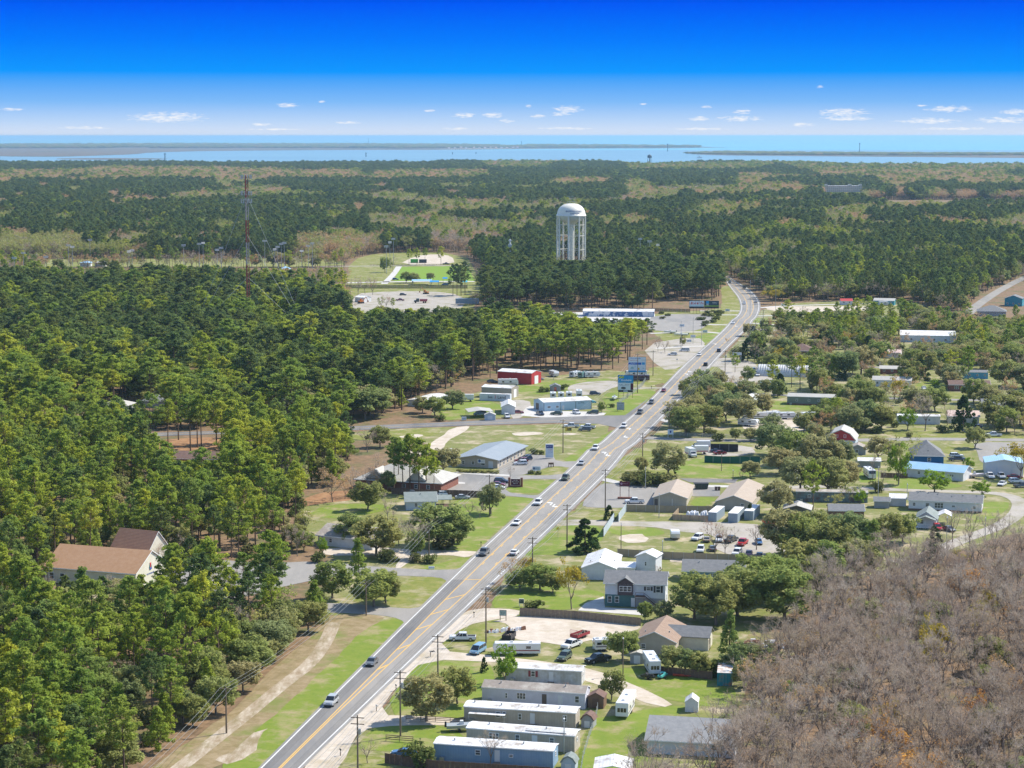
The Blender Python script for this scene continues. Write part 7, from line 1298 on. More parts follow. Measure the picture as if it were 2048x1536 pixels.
for tx, ty, by, wh in ((1242, 1044, 1103, 'brown lamp pole beside the tan screened fence'), (1318, 984, 1036, 'green lamp pole behind the tan screened fence'), (1325, 1078, 1118, 'thin grey pole near the white tower shed'), (1291, 932, 978, 'lamp pole beside the corner shrubs'), (1443, 905, 942, 'brown pole on the oak lawn, left one'), (1466, 937, 961, 'short brown pole on the oak lawn, right one'), (1246, 1270, 1350, 'thin wooden pole near the white camper'), (1128, 1430, 1508, 'thin pole with lamp between the last two mobile homes'), (1756, 930, 1000, 'pole beside the ivy-covered trunk'), (1893, 1030, 1098, 'thin pole beside the dark cedar'), (1970, 1032, 1080, 'grey pole beside the far lane'), (1658, 640, 668, 'tall pole with white lamp behind orange tree'), (1517, 708, 725, 'lamp post beside the cedars at the arched hut'), (1403, 640, 690, 'pole on the planted verge'), (1386, 633, 688, 'second pole on the planted verge'), (1362, 640, 697, 'pole left of the planted verge'), (1500, 560, 632, 'tall pole right of the bend'), (1551, 560, 628, 'double tall pole by the sandy lot'), (1814, 965, 1000, 'thin pole left of the long white house'), (1107, 745, 760, 'short pole at the red barn')):
    X, Y = G(tx, by); h_ = (by - ty) * HC / (by - YH); o = empty('lamp_pole' if 'lamp' in wh else 'service_pole', X, Y, 0, label=wh, cat='pole'); MB().tube((0, 0, 0), (0, 0, h_), .12, .08, 6).put('post', m_pole if 'brown' in wh or 'wood' in wh else m_steel, o); MB().box(-.12, -.5, h_ - .5, .12, .1, h_ - .3).put('lamp_head', m_trim, o)
def wire(name, label, pts, group):
    mb = MB(); x0, y0_, z0 = pts[0]
    for a, b in zip(pts, pts[1:]):
        L_ = math.dist(a, b); n = 10; prev = None
        for i in range(n + 1):
            t = i / n; p = (a[0] + (b[0] - a[0]) * t - x0, a[1] + (b[1] - a[1]) * t - y0_, a[2] + (b[2] - a[2]) * t - 4 * t * (1 - t) * L_ * .018)
            if prev: mb.tube(prev, p, .028, .028, 3, caps=False)
            prev = p
    me = mb.mesh(name, m_wire, recalc=False); o = link(name, me, None, (x0, y0_, 0)); props(o, label, 'power line', group)
m_wire = mat('aluminium_cable', (.50, .50, .48), rough=.4, metal=.3)
ext = lambda p, q, n: (p[0] + (p[0] - q[0]) * n, p[1] + (p[1] - q[1]) * n)
rr0 = [ext(rp[0], rp[1], 1.0)] + rp; c_, s_2 = math.cos(R(-12)), math.sin(R(-12))
for k, (u, z_, w_) in enumerate(((-1.15, 12.1, 'top left'), (0, 12.55, 'top middle'), (1.15, 12.1, 'top right'), (-.6, 10.6, 'second left'), (.6, 10.6, 'second right'), (.1, 8.8, 'lowest'))):
    wire('power_line', 'overhead wire along the right of the highway, %s of six' % w_, [(x + u * c_, y + u * s_2, z_) for x, y in rr0], 'overhead wires right of the highway')
for k, (u, w_) in enumerate(((-1.1, 'left'), (0, 'middle'), (1.1, 'right'))):
    wire('power_line', 'overhead wire crossing the pine edge left of the highway, %s of three' % w_, [(x + u * c_, y + u * s_2, h_ - .3) for x, y, h_ in lp], 'overhead wires left of the highway')
# ------------------------------------------------------------------ single trees of the town, trunk foot in pixels of the photograph's ground
DESC = {'dpine': 'dark pine', 'orange': 'orange-leaved tree', 'pine': 'tall pine', 'young_pine': 'bright young pine', 'oak': 'olive-green evergreen tree', 'bare': 'bare grey tree', 'bud': 'pale budding tree', 'rust': 'brownish budding tree', 'red': 'red-budded tree', 'gold': 'golden-leaved tree', 'lime': 'fresh light green tree', 'cedar': 'dense dark conifer', 'bush': 'low rounded bush'}
T = [(800, 641, 'bud', 9, 1), (838, 644, 'rust', 8, 1), (884, 640, 'oak', 9, 1), (760, 640, 'oak', 9, 1), (716, 592, 'bare', 14, .8), (700, 596, 'bare', 13, .8), (730, 588, 'bare', 14, .7), (686, 602, 'rust', 11, 1), (668, 598, 'bare', 13, .8), (744, 584, 'bare', 12, .7), (906, 590, 'dpine', 21, .8), (914, 592, 'dpine', 22, .8), (922, 591, 'dpine', 21, .9), (930, 590, 'dpine', 23, .9), (1400, 1572, 'bare', 12, 1), (1442, 1556, 'bare', 12.5, 1), (1482, 1532, 'bare', 12, 1), (1358, 1600, 'bare', 9.5, 1), (1425, 1600, 'bare', 12, 1.1), (97, 1206, 'pine', 13, .9), (162, 1236, 'young_pine', 11.5, .9), (226, 1226, 'bare', 9.5, 1), (238, 1232, 'oak', 7, .9), (342, 1182, 'pine', 11.5, .9), (318, 1205, 'pine', 9, .9), (735, 988, 'bare', 9, 1), (758, 986, 'rust', 7, .9), (775, 984, 'oak', 7, .8), (1812, 1590, 'orange', 8, 1.3), (1845, 1600, 'orange', 8, 1.2), (1785, 1600, 'orange', 7, 1.1), (2045, 1420, 'orange', 7, 1), (1872, 1345, 'gold', 12, .75), (1858, 1360, 'gold', 10, .8), (1975, 1235, 'gold', 7, .9), (1545, 1480, 'gold', 5, .8), (1700, 1395, 'oak', 6, .8), (1578, 1400, 'lime', 4, .8), (1690, 1462, 'oak', 6, .9), (1610, 1345, 'rust', 9, .9), (853, 1443, 'oak', 9.5, 1.05), (915, 1408, 'oak', 7.5, .95), (1010, 1368, 'lime', 8.5, .62), (968, 1345, 'cedar', 3.2, .7), (1223, 1400, 'oak', 6.2, .8), (1245, 1322, 'oak', 7, 1), (735, 1527, 'bare', 4.5, 1.2), (838, 1532, 'bush', 4.5, .9), (980, 1532, 'bare', 7, 1), (1082, 1398, 'red', 3.2, 1), (1128, 1398, 'red', 3.8, .9),
 (1143, 1219, 'gold', 12, .75), (1030, 1170, 'rust', 7.5, 1.4), (1062, 1172, 'gold', 7, 1.3), (1040, 1182, 'oak', 5.5, 1.3), (1080, 1180, 'oak', 7, 1.2), (1105, 1186, 'oak', 5, 1.2), (1170, 1104, 'cedar', 8.8, 1.35), (1218, 1040, 'cedar', 4.2, 1.2), (1068, 1218, 'bush', 2.2, 1.5), (1290, 1240, 'oak', 4.5, .8), (1325, 1244, 'oak', 5, .9), (1318, 1163, 'red', 4, .8),
 (1388, 1238, 'oak', 11, 1.1), (1432, 1250, 'oak', 11.5, 1.1), (1475, 1232, 'oak', 12, 1.1), (1510, 1205, 'oak', 12, 1.1), (1569, 1243, 'oak', 13, 1.2), (1545, 1200, 'oak', 12, 1.1), (1615, 1195, 'oak', 11, 1), (1458, 1322, 'young_pine', 10.5, .8), (1478, 1350, 'oak', 7, 1), (1345, 1345, 'oak', 6, 1), (1372, 1348, 'oak', 5.5, 1), (1400, 1352, 'oak', 5, 1), (1425, 1350, 'bush', 3.5, 1.3), (1488, 1375, 'oak', 6, .9), (1310, 1150, 'bush', 2.5, 1),
 (1565, 1112, 'oak', 13, 1), (1600, 1118, 'oak', 12, 1), (1632, 1105, 'oak', 12, .9), (1660, 1128, 'oak', 12, 1), (1695, 1118, 'oak', 13, 1), (1742, 1135, 'young_pine', 12, 1.15), (1712, 1160, 'oak', 11, 1.1), (1650, 1165, 'oak', 11, 1), (1600, 1165, 'oak', 11, 1.1), (1672, 1095, 'oak', 10, .9), (1775, 1092, 'oak', 9, 1), (1805, 1085, 'oak', 8.5, 1), (1868, 1122, 'cedar', 9, .9), (1430, 1115, 'red', 10, .9), (1450, 1117, 'bare', 9, .9), (1513, 1100, 'bare', 7.5, 1.2), (1500, 1035, 'cedar', 4, .9),
 (1940, 1100, 'bare', 12, .9), (1990, 1118, 'bare', 13, 1), (1920, 1130, 'gold', 4, 1.4), (1880, 1150, 'gold', 3.5, 1.3), (1905, 1085, 'bare', 10, 1),
 (1335, 952, 'oak', 11, 1.15), (1272, 968, 'bush', 4.2, 1.6), (1298, 970, 'bush', 4.5, 1.6), (1325, 970, 'bush', 4, 1.6), (1282, 945, 'oak', 5.5, .8),
 (1545, 912, 'oak', 12, 1.25), (1588, 930, 'oak', 12, 1.2), (1640, 942, 'oak', 12.5, 1.15), (1560, 948, 'oak', 9, 1.2), (1600, 985, 'oak', 12, 1.1), (1655, 990, 'oak', 12, 1.1), (1690, 980, 'oak', 10, 1), (1626, 1022, 'pine', 15, .9), (1555, 1030, 'oak', 10.5, .95), (1500, 955, 'oak', 6, 1.1), (1482, 960, 'red', 3.4, 1.2), (1700, 1010, 'bud', 7, 1), (1670, 1020, 'bud', 6, 1.1), (1720, 1010, 'lime', 5, .8), (1680, 940, 'oak', 10, 1),
 (1757, 920, 'oak', 8.5, 1.05), (1797, 970, 'bud', 16, .8), (1797, 969, 'lime', 14, .55), (1868, 986, 'lime', 7.6, 1.25), (1963, 992, 'lime', 5, 1.25), (2040, 958, 'gold', 13, 1.1), (1938, 940, 'lime', 4.5, .9), (1752, 985, 'bush', 4, .8), (1765, 975, 'bare', 6, .9), (1745, 975, 'bare', 12, .35),
 (1495, 722, 'cedar', 11, 1.1), (1520, 716, 'cedar', 10, 1.1), (1475, 722, 'oak', 8, 1), (1515, 700, 'oak', 11, 1), (1540, 700, 'bare', 10, 1.1), (1560, 692, 'bud', 6, 1), (1590, 702, 'oak', 6, 1), (1575, 668, 'pine', 12, 1), (1470, 745, 'pine', 9, 1), (1495, 765, 'oak', 7.5, .9), (1545, 785, 'pine', 14, 1), (1583, 775, 'pine', 14, 1), (1600, 780, 'pine', 15, 1.05), (1625, 765, 'pine', 16, 1.1), (1640, 775, 'pine', 13, 1), (1560, 790, 'cedar', 9, 1), (1530, 790, 'oak', 7, 1),
 (1690, 758, 'oak', 14, 1.1), (1722, 750, 'oak', 14, 1.1), (1668, 760, 'young_pine', 11, 1), (1650, 795, 'rust', 9, 1), (1690, 695, 'rust', 8.5, 1), (1735, 700, 'oak', 11, 1), (1750, 712, 'rust', 9, 1.1), (1786, 722, 'red', 11, .9), (1712, 690, 'cedar', 8, .9), (1640, 697, 'cedar', 7, 1), (1660, 700, 'cedar', 7, .9), (1700, 712, 'oak', 8, 1), (1826, 738, 'oak', 10, 1.1), (1850, 748, 'oak', 11, 1.1), (1880, 736, 'oak', 10, 1), (1910, 735, 'oak', 10, 1),
 (1790, 800, 'gold', 9.5, 1.25), (1800, 795, 'rust', 10, 1.3), (1715, 815, 'oak', 12, 1.15), (1745, 820, 'oak', 10, 1.1), (1830, 828, 'oak', 11, 1.2), (1870, 822, 'oak', 10, 1.1), (1850, 862, 'bare', 14, 1), (1780, 838, 'red', 7, .9), (1640, 862, 'oak', 10, 1.1), (1660, 845, 'oak', 10, 1.1), (1700, 868, 'oak', 11, 1.1), (1730, 860, 'oak', 12, 1.1), (1762, 862, 'oak', 10, 1.1), (1815, 860, 'lime', 9, .8), (1926, 862, 'cedar', 13, .95), (2000, 850, 'oak', 12, 1.3), (2040, 850, 'oak', 11, 1.2), (1935, 792, 'pine', 21, .8), (1960, 745, 'rust', 11, 1.1), (2010, 772, 'oak', 12, 1.2), (2025, 735, 'oak', 11, 1.1), (1995, 700, 'oak', 10, 1), (1895, 850, 'bare', 9, 1), (1820, 772, 'oak', 8, 1), (1870, 775, 'lime', 4, 1.1), (2005, 810, 'bare', 8, 1.3), (1885, 865, 'bush', 3, 1.2), (2030, 870, 'bare', 8, 1.1),
 (1372, 872, 'oak', 11.5, 1.2), (1408, 866, 'oak', 12, 1.1), (1388, 845, 'oak', 11, 1.1), (1452, 842, 'oak', 12, 1.2), (1478, 850, 'oak', 11.5, 1.1), (1430, 830, 'oak', 11, 1.1), (1418, 805, 'oak', 11, 1.1), (1462, 800, 'bare', 10, 1.1), (1490, 806, 'oak', 10, 1.1), (1398, 795, 'oak', 10, 1.1), (1385, 812, 'oak', 9, 1), (1440, 772, 'oak', 7, 1), (1405, 778, 'oak', 9, 1), (1370, 790, 'oak', 7, .9), (1500, 882, 'oak', 5, 1.1), (1470, 880, 'oak', 4.5, 1), (1528, 882, 'oak', 6, 1.1), (1440, 882, 'bush', 3, 1.2), (1545, 875, 'oak', 9, 1), (1420, 872, 'bush', 3, 1.2),
 (735, 1021, 'oak', 9, 1.1), (665, 1004, 'rust', 10.5, 1.1), (706, 992, 'bare', 9, .9), (690, 998, 'rust', 7, .9), (788, 984, 'pine', 17, 1), (806, 987, 'pine', 16, 1.05), (820, 984, 'pine', 18, 1.1), (838, 987, 'pine', 17, 1), (852, 984, 'pine', 15, 1), (868, 992, 'pine', 12, 1), (797, 978, 'pine', 16, 1), (886, 948, 'oak', 9.5, 1.2), (760, 960, 'bare', 9, 1), (735, 905, 'bare', 9, 1.2), (760, 895, 'oak', 8, 1.1),
 (982, 1029, 'oak', 9.5, .85), (940, 1036, 'bare', 5, 1.2), (960, 1037, 'bare', 4.5, 1.2), (880, 1094, 'oak', 12, 1.35), (905, 1092, 'oak', 9, 1.2), (834, 1120, 'bare', 12, .9), (832, 1118, 'oak', 8, .6), (752, 1112, 'oak', 11, 1.25), (718, 1160, 'young_pine', 10, .9), (665, 1197, 'oak', 9.5, 1), (748, 1214, 'oak', 9, 1.3), (772, 1206, 'oak', 8, 1), (798, 1092, 'bare', 10, 1.1), (778, 1122, 'bush', 3.5, 1.2), (860, 1126, 'bush', 2.4, 1.2), (834, 1124, 'bush', 2.6, 1), (640, 1125, 'bush', 3, 1), (645, 1110, 'lime', 5, .6), (700, 1090, 'oak', 9, 1), (776, 1040, 'bare', 8, 1), (890, 1100, 'bush', 3.2, 1.6),
 (905, 818, 'oak', 8, 1.2), (870, 832, 'oak', 8, 1.2), (845, 826, 'oak', 7, 1.2), (880, 842, 'bush', 2.6, 1.2), (1087, 784, 'bush', 2.4, 1.5), (1128, 780, 'bush', 2.8, 1.2), (1108, 786, 'red', 3, 1), (1203, 825, 'oak', 4.5, .8), (1222, 815, 'bush', 1.8, 1.2), (1067, 908, 'bush', 2.2, 1.1), (1082, 909, 'bush', 1.6, 1.1), (1020, 962, 'bare', 5, .8), (1062, 948, 'bush', 1.4, 1.2), (1077, 949, 'bush', 1.3, 1.2), (1034, 911, 'bush', 1.4, 1.3),
 (826, 566, 'oak', 8, 1.3), (812, 566, 'oak', 9, 1.1), (861, 562, 'oak', 7, .9), (745, 590, 'red', 11, 1), (772, 618, 'red', 10, 1), (762, 618, 'bud', 8, 1.1), (786, 625, 'pine', 9, 1), (786, 545, 'bare', 14, .7), (770, 545, 'oak', 14, .7), (882, 530, 'pine', 16, 1), (850, 531, 'pine', 15, .9), (834, 531, 'pine', 15, .9), (818, 531, 'pine', 14, .9),
 (1454, 688, 'rust', 3.5, 1.2), (1316, 703, 'bare', 8, 1.1), (1330, 705, 'bare', 8.5, 1.2), (1365, 692, 'oak', 5.5, .7), (1302, 630, 'rust', 3, 1.5), (1545, 608, 'gold', 11, 1.3), (1476, 730, 'lime', 3, .8), (1437, 640, 'bush', 1, 1)]
for (x, y, n_) in ((1323, 628, 4), (1336, 632, 2), (1325, 638, 2), (1440, 628, 3)): T.append((x, y, 'bush', 1.8, 1.6))
for k in range(14): x = [1408, 1416, 1428, 1438, 1405, 1422, 1436, 1400, 1412, 1432, 1424, 1430, 1442, 1410][k]; T.append((x, [632, 627, 626, 626, 640, 633, 632, 640, 647, 638, 645, 640, 626, 652][k], 'bush', 2.0, 1.7))
PX = []
for (px, py, kd, h, wd_) in T:
    X, Y = G(px, py); PX.append([kd, X, Y, h, wd_])
# hand-set pines in the open strip beside the side road
for px, py, h in ((302, 892, 19), (336, 888, 16), (357, 880, 17), (381, 902, 20), (395, 895, 19), (403, 903, 20), (433, 888, 19), (444, 904, 18), (222, 930, 17), (246, 925, 16), (210, 925, 16), (232, 905, 17), (330, 925, 7), (415, 955, 5), (372, 952, 4.5), (455, 965, 8)):
    X, Y = G(px, py); PX.append(['pine' if h > 10 else 'young_pine', X, Y, h, 1.05])
groups = {}
for p in PX:
    b = min(BLD, key=lambda b: math.hypot((b[0] - p[1]), (b[1] - p[2]) * .5)); dx, dy = p[1] - b[0], p[2] - b[1]
    rel = ('left of' if dx < 0 else 'right of') if abs(dx) > abs(dy) * .45 else ('behind' if dy > 0 else 'in front of')
    w = b[2].split()[:8]
    while w[-1] in ('and', 'with', 'the', 'of', 'its', 'a', 'in', 'beside', 'behind', 'on', 'at', 'by', 'from', 'to', 'along', 'dark', 'green', 'white', 'brown', 'grey', 'small', 'large', 'big', 'below', 'two', 'steep', 'light-blue', 'pale', 'red', 'tall', 'half', 'nearest'): w = w[:-1]
    groups.setdefault((p[0], rel, ' '.join(w)), []).append((math.hypot(dx, dy), p))
ORD = ['nearest', 'second nearest', 'third nearest', 'fourth nearest', 'fifth nearest', 'sixth nearest', 'seventh nearest', 'eighth nearest', 'ninth nearest', 'tenth nearest'] + ['farther'] * 40
for (kd, rel, lm), ps in groups.items():
    ps.sort(key=lambda t: t[0])
    for k, (d_, p) in enumerate(ps):
        if k > 9: p.append('far')
        lb = '%s%s %s the %s' % ((ORD[k] + ' ' if len(ps) > 1 else ''), DESC[kd], rel, lm)
        tree(kd, p[1], p[2], p[3], ' '.join(lb.split()[:16]) if k < 6 else '%s %s' % (DESC[kd], where(p[1], p[2])), group=None, wide=p[4])
# ------------------------------------------------------------------ woods
rs = np.random.RandomState(3)
def inpoly(P, X, Y):
    c = np.zeros(len(X), bool); n = len(P); j = n - 1
    for i in range(n):
        xi, yi = P[i]; xj, yj = P[j]
        m = ((yi > Y) != (yj > Y)); xx = (xj - xi) * (Y - yi) / ((yj - yi) if yj != yi else 1e-9) + xi; c ^= m & (X < xx); j = i
    return c
def vnoise(X, Y, s, seed):
    r = np.random.RandomState(seed).rand(257, 257); u, v = X / s + 1000, Y / s + 1000; i, j = np.floor(u).astype(int), np.floor(v).astype(int); fu, fv = u - i, v - j
    fu, fv = fu * fu * (3 - 2 * fu), fv * fv * (3 - 2 * fv); g = lambda a, b: r[a % 256, b % 256]
    return (g(i, j) * (1 - fu) + g(i + 1, j) * fu) * (1 - fv) + (g(i, j + 1) * (1 - fu) + g(i + 1, j + 1) * fu) * fv
TXM = 1024 / FPX
def near_placed(X, Y):
    q = np.zeros(len(X), bool); P = [p for p in PLACED if p[1] < 1800]
    for x_, y_, r_ in P: q |= ((X - x_) ** 2 + (Y - y_) ** 2) < (r_ + 1) ** 2
    return q
pts = []
Yc = 295.0
while Yc < 8700:
    sp = 5.4 if Yc < 900 else 6.3 if Yc < 1800 else 6.3 + (Yc - 1800) / 620
    half = Yc * TXM * 1.12 + 14; xs = np.arange(-half, half, sp); xs = xs + rs.uniform(-.42, .42, len(xs)) * sp
    pts.append(np.stack([xs, Yc + rs.uniform(-.42, .42, len(xs)) * sp, np.full(len(xs), sp)], 1)); Yc += sp
P_ = np.concatenate(pts); X, Y, SPC = P_.T; px, py = proj(X, Y, 0)
Z = {}
def zone(name, poly): Z[name] = inpoly(poly, px, py)
zone('near_left', [(-400, 1900), (240, 1640), (330, 1512), (430, 1445), (500, 1375), (560, 1315), (640, 1245), (655, 1222), (560, 1195), (470, 1178), (420, 1165), (420, 1120), (520, 1118), (600, 1115), (632, 1090), (630, 1040), (600, 1030), (590, 1005), (640, 985), (690, 960), (705, 915), (690, 880), (640, 872), (451, 872), (304, 878), (200, 885), (0, 893), (-400, 905)])
zone('mid_left', [(-400, 886), (200, 868), (304, 861), (451, 856), (690, 847), (780, 832), (860, 792), (930, 768), (985, 755), (1010, 738), (1100, 742), (1240, 738), (1270, 715), (1305, 700), (1290, 682), (1240, 672), (1000, 672), (700, 668), (690, 640), (640, 610), (400, 585), (-400, 580)])
zone('field_edge', [(-600, 582), (400, 587), (640, 612), (690, 640), (700, 575), (690, 535), (300, 534), (-600, 536)])
zone('bare_wood', [(1080, 1900), (1330, 1545), (1400, 1470), (1490, 1420), (1510, 1330), (1640, 1300), (1600, 1255), (1660, 1195), (1760, 1165), (1880, 1140), (1960, 1158), (2060, 1142), (2600, 1135), (2600, 1900)])
zone('tower_wood', [(925, 618), (945, 600), (985, 565), (1100, 556), (1330, 560), (1455, 558), (1475, 575), (1485, 600), (1478, 618), (1440, 600), (1330, 602), (1310, 617), (1100, 617)])
zone('bend_wood', [(1508, 590), (1480, 560), (1600, 540), (2000, 520), (2400, 520), (2400, 560), (2080, 560), (2010, 568), (1950, 600), (1925, 625), (1900, 632), (1860, 615), (1820, 602), (1560, 602), (1530, 607)])
zone('neigh_wood', [(1800, 640), (1880, 655), (1950, 665), (2400, 660), (2400, 735), (2050, 735), (1935, 730), (1920, 690), (1800, 652)])
zone('neigh2', [(1560, 645), (1760, 640), (1800, 652), (1780, 700), (1640, 684), (1560, 675)])
zone('town', [(1500, 655), (1560, 632), (1900, 645), (2300, 650), (2300, 900), (1720, 900), (1540, 880), (1370, 880), (1345, 860), (1440, 760), (1490, 730)])
zone('far', [(-600, 536), (300, 534), (690, 535), (700, 520), (760, 508), (930, 505), (985, 560), (1330, 560), (1460, 556), (1480, 560), (1600, 545), (2100, 520), (2700, 520), (2700, 300), (-600, 300)])
sx, sy = zip(*[(p[0], p[1]) for p in sw]); shoreY = np.interp(X, sorted(sx), [b for a, b in sorted(zip(sx, sy))]); Z['far'] &= (Y < shoreY - 15) 
assigned = np.zeros(len(X), int); names = ['none', 'near_left', 'mid_left', 'bare_wood', 'tower_wood', 'bend_wood', 'neigh_wood', 'neigh2', 'town', 'field_edge', 'far']
for k, n in enumerate(names[1:], 1): assigned[(assigned == 0) & Z[n]] = k
# clearings, roads and buildings stay free
for c in CLEAR:
    x0, y0_, x1, y1_ = c[:, 0].min(), c[:, 1].min(), c[:, 0].max(), c[:, 1].max(); m = (assigned > 0) & (X > x0) & (X < x1) & (Y > y0_) & (Y < y1_); idx = np.where(m)[0]
    if len(idx): ins = inpoly([tuple(q) for q in c], X[idx], Y[idx]); assigned[idx[ins]] = 0
for (bx, by, lb, w, dd) in BLD:      # keep the view to the walls of buildings inside the woods
    if by < 1500:
        m = (abs(X - bx) < w * .55) & (by - Y < 24) & (by - Y > 0); assigned[m & ((rs.rand(len(X)) < .6) | (by - Y < 11))] = 0
assigned[inpoly([(270, 925), (285, 893), (300, 876), (452, 872), (456, 893), (440, 925), (380, 940), (300, 935)], px, py)] = 0
assigned[inpoly([(560, 1010), (600, 985), (720, 985), (720, 1015)], px, py)] = 0
k_ = assigned > 0; X, Y, SPC, px, py, A_ = X[k_], Y[k_], SPC[k_], px[k_], py[k_], assigned[k_]; n = len(X)
u = rs.rand(n); kind = np.full(n, 'pine', dtype='<U10'); H_ = rs.uniform(13.5, 19, n); keep = np.ones(n, bool)
n1 = vnoise(X, Y, 22, 1); nA = vnoise(px, py * 8, 130, 31); nB = vnoise(px, py * 9, 75, 32); nC = vnoise(px, py * 7, 45, 33); n2 = vnoise(X, Y * .45, 140, 2); n3 = vnoise(X, Y * .5, 75, 4); n4 = vnoise(X, Y * .35, 330, 6)
def pick(m, table):
    acc = 0.
    for kd, p, lo, hi in table:
        q = m & (u >= acc) & (u < acc + p); kind[q] = kd; H_[q] = rs.uniform(lo, hi, q.sum()); acc += p
    keep[m & (u >= acc)] = False
zn = lambda s: A_ == names.index(s)
pick(zn('near_left') & (n1 < .72), [('pine', .36, 12, 18.5), ('young_pine', .10, 7, 12), ('dpine', .06, 13, 17), ('oak', .14, 5, 9.5), ('bud', .02, 7, 10), ('bush', .13, 2, 4), ('gold', .015, 5, 8), ('bare', .03, 7, 10)])
pick(zn('near_left') & (n1 >= .72), [('pine', .18, 13, 17), ('oak', .10, 5, 8), ('bush', .25, 1.5, 3), ('bare', .08, 6, 9)])
edge = zn('near_left') & (px > 330) & (py > 1200) & (np.abs((px - 300) / 340 + (py - 1536) / 320) < .13)
pick(edge, [('oak', .6, 6, 9), ('pine', .15, 10, 14), ('young_pine', .1, 8, 11), ('gold', .05, 5, 7)])
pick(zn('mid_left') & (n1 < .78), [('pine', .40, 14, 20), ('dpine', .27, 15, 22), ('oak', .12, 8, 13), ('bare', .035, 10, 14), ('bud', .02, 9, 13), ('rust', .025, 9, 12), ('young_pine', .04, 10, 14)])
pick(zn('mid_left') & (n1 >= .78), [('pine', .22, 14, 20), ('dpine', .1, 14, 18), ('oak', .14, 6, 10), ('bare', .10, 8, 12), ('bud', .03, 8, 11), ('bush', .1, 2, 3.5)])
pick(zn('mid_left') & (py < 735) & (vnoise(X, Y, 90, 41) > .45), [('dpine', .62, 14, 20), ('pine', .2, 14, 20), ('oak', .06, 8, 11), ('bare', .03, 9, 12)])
gap = zn('mid_left') & (px < 470) & (px > -300) & (py > 790); pick(gap, [('pine', .6, 15, 19), ('oak', .1, 6, 9), ('bush', .1, 2, 4)])
thin = zn('mid_left') & (px > 985) & (py > 690); pick(thin, [('pine', .62, 16, 20), ('bush', .05, 1, 2)])
pick(zn('bare_wood'), [('bare', .70, 9.5, 15), ('bush', .05, 2, 3.5), ('gold', .016, 6, 9), ('rust', .022, 8, 11), ('red', .006, 8, 10), ('orange', .010, 7, 10), ('oak', .045, 5, 8), ('lime', .004, 5, 6)])
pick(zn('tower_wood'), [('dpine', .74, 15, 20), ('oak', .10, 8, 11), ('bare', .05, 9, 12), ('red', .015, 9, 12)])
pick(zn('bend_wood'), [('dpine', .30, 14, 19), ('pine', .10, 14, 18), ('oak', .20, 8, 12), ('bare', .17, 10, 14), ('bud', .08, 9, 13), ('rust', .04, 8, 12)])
pick(zn('neigh_wood'), [('pine', .14, 12, 16), ('oak', .42, 8, 12), ('rust', .10, 8, 12), ('bud', .08, 8, 11), ('gold', .04, 7, 9)])
pick(zn('neigh2'), [('pine', .12, 12, 16), ('oak', .26, 7, 10), ('bud', .06, 7, 9), ('bush', .08, 2, 4)])
pick(zn('town') & (n1 > .5), [('oak', .17, 6, 11), ('bare', .08, 7, 11), ('pine', .03, 11, 15), ('rust', .075, 7, 10), ('bud', .03, 6, 9), ('bush', .09, 1.5, 3.2), ('cedar', .02, 6, 9), ('gold', .015, 6, 9)])
pick(zn('town') & (n1 <= .5), [('oak', .02, 6, 9), ('bush', .03, 1, 2.5)])
pick(zn('field_edge'), [('rust', .30, 9, 13), ('bare', .26, 10, 14), ('pine', .14, 13, 17), ('bud', .10, 8, 12), ('oak', .06, 8, 10)])
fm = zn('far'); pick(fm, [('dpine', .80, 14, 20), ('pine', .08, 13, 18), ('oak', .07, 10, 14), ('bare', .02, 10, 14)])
def band(m, table): pick(fm & m, table)
band((nA > .66) & (py > 380), [('bare', .28, 11, 15), ('bud', .20, 11, 16), ('rust', .26, 10, 14), ('pine', .16, 12, 16)])
band((nB > .77) & (py > 372), [('bud', .66, 11, 16), ('bare', .16, 11, 14), ('pine', .1, 12, 16)])
band((px > 1250) & (py > 352) & (py < 480) & (nB > .60) & (nB < .77), [('rust', .55, 11, 15), ('bud', .15, 11, 15), ('bare', .1, 11, 14), ('pine', .12, 13, 17)])
band((px < 1250) & (py > 385) & (py < 500) & (nB < .18), [('rust', .35, 11, 15), ('bud', .25, 11, 15), ('pine', .3, 13, 17)])
band((nC > .78) & (py > 380), [('rust', .6, 11, 15), ('red', .06, 9, 12), ('bare', .2, 11, 15)])
band((nA > .50) & (py <= 380) & (py > 343), [('rust', .74, 12, 16), ('bud', .10, 12, 16), ('pine', .12, 14, 18)])
band((px < 980) & (py > 350) & (py < 373) & (nB > .25), [('rust', .72, 12, 16), ('bud', .10, 12, 15), ('pine', .12, 14, 18)])
band((px > 800) & (py < 352) & (nA > .36), [('rust', .6, 11, 15), ('oak', .15, 10, 14), ('pine', .2, 14, 18)])
band((px > 1400) & (py > 478) & (nA + nC > .92), [('bud', .30, 11, 16), ('bare', .26, 11, 15), ('pine', .24, 14, 18), ('oak', .14, 9, 13), ('rust', .05, 9, 13)])
band((px < 160) & (py > 500) & (py < 548), [('bud', .5, 12, 16), ('rust', .2, 11, 15), ('oak', .15, 9, 12)])
band((px < 700) & (py > 535), [('rust', .34, 9, 13), ('bare', .34, 10, 14), ('pine', .2, 14, 18), ('bud', .12, 8, 12)])
band((px > 590) & (px < 760) & (py > 495) & (py < 540), [('bud', .45, 13, 17), ('rust', .3, 12, 16), ('bare', .2, 12, 15)])
band((px > 860) & (px < 1010) & (py > 485) & (py < 512), [('bare', .55, 11, 15), ('rust', .3, 11, 14), ('pine', .1, 14, 18)])
band((px > -100) & (px < 260) & (py > 495) & (py < 520) & (n3 > .4), [('bud', .5, 13, 17), ('red', .08, 10, 13), ('bare', .3, 11, 14)])
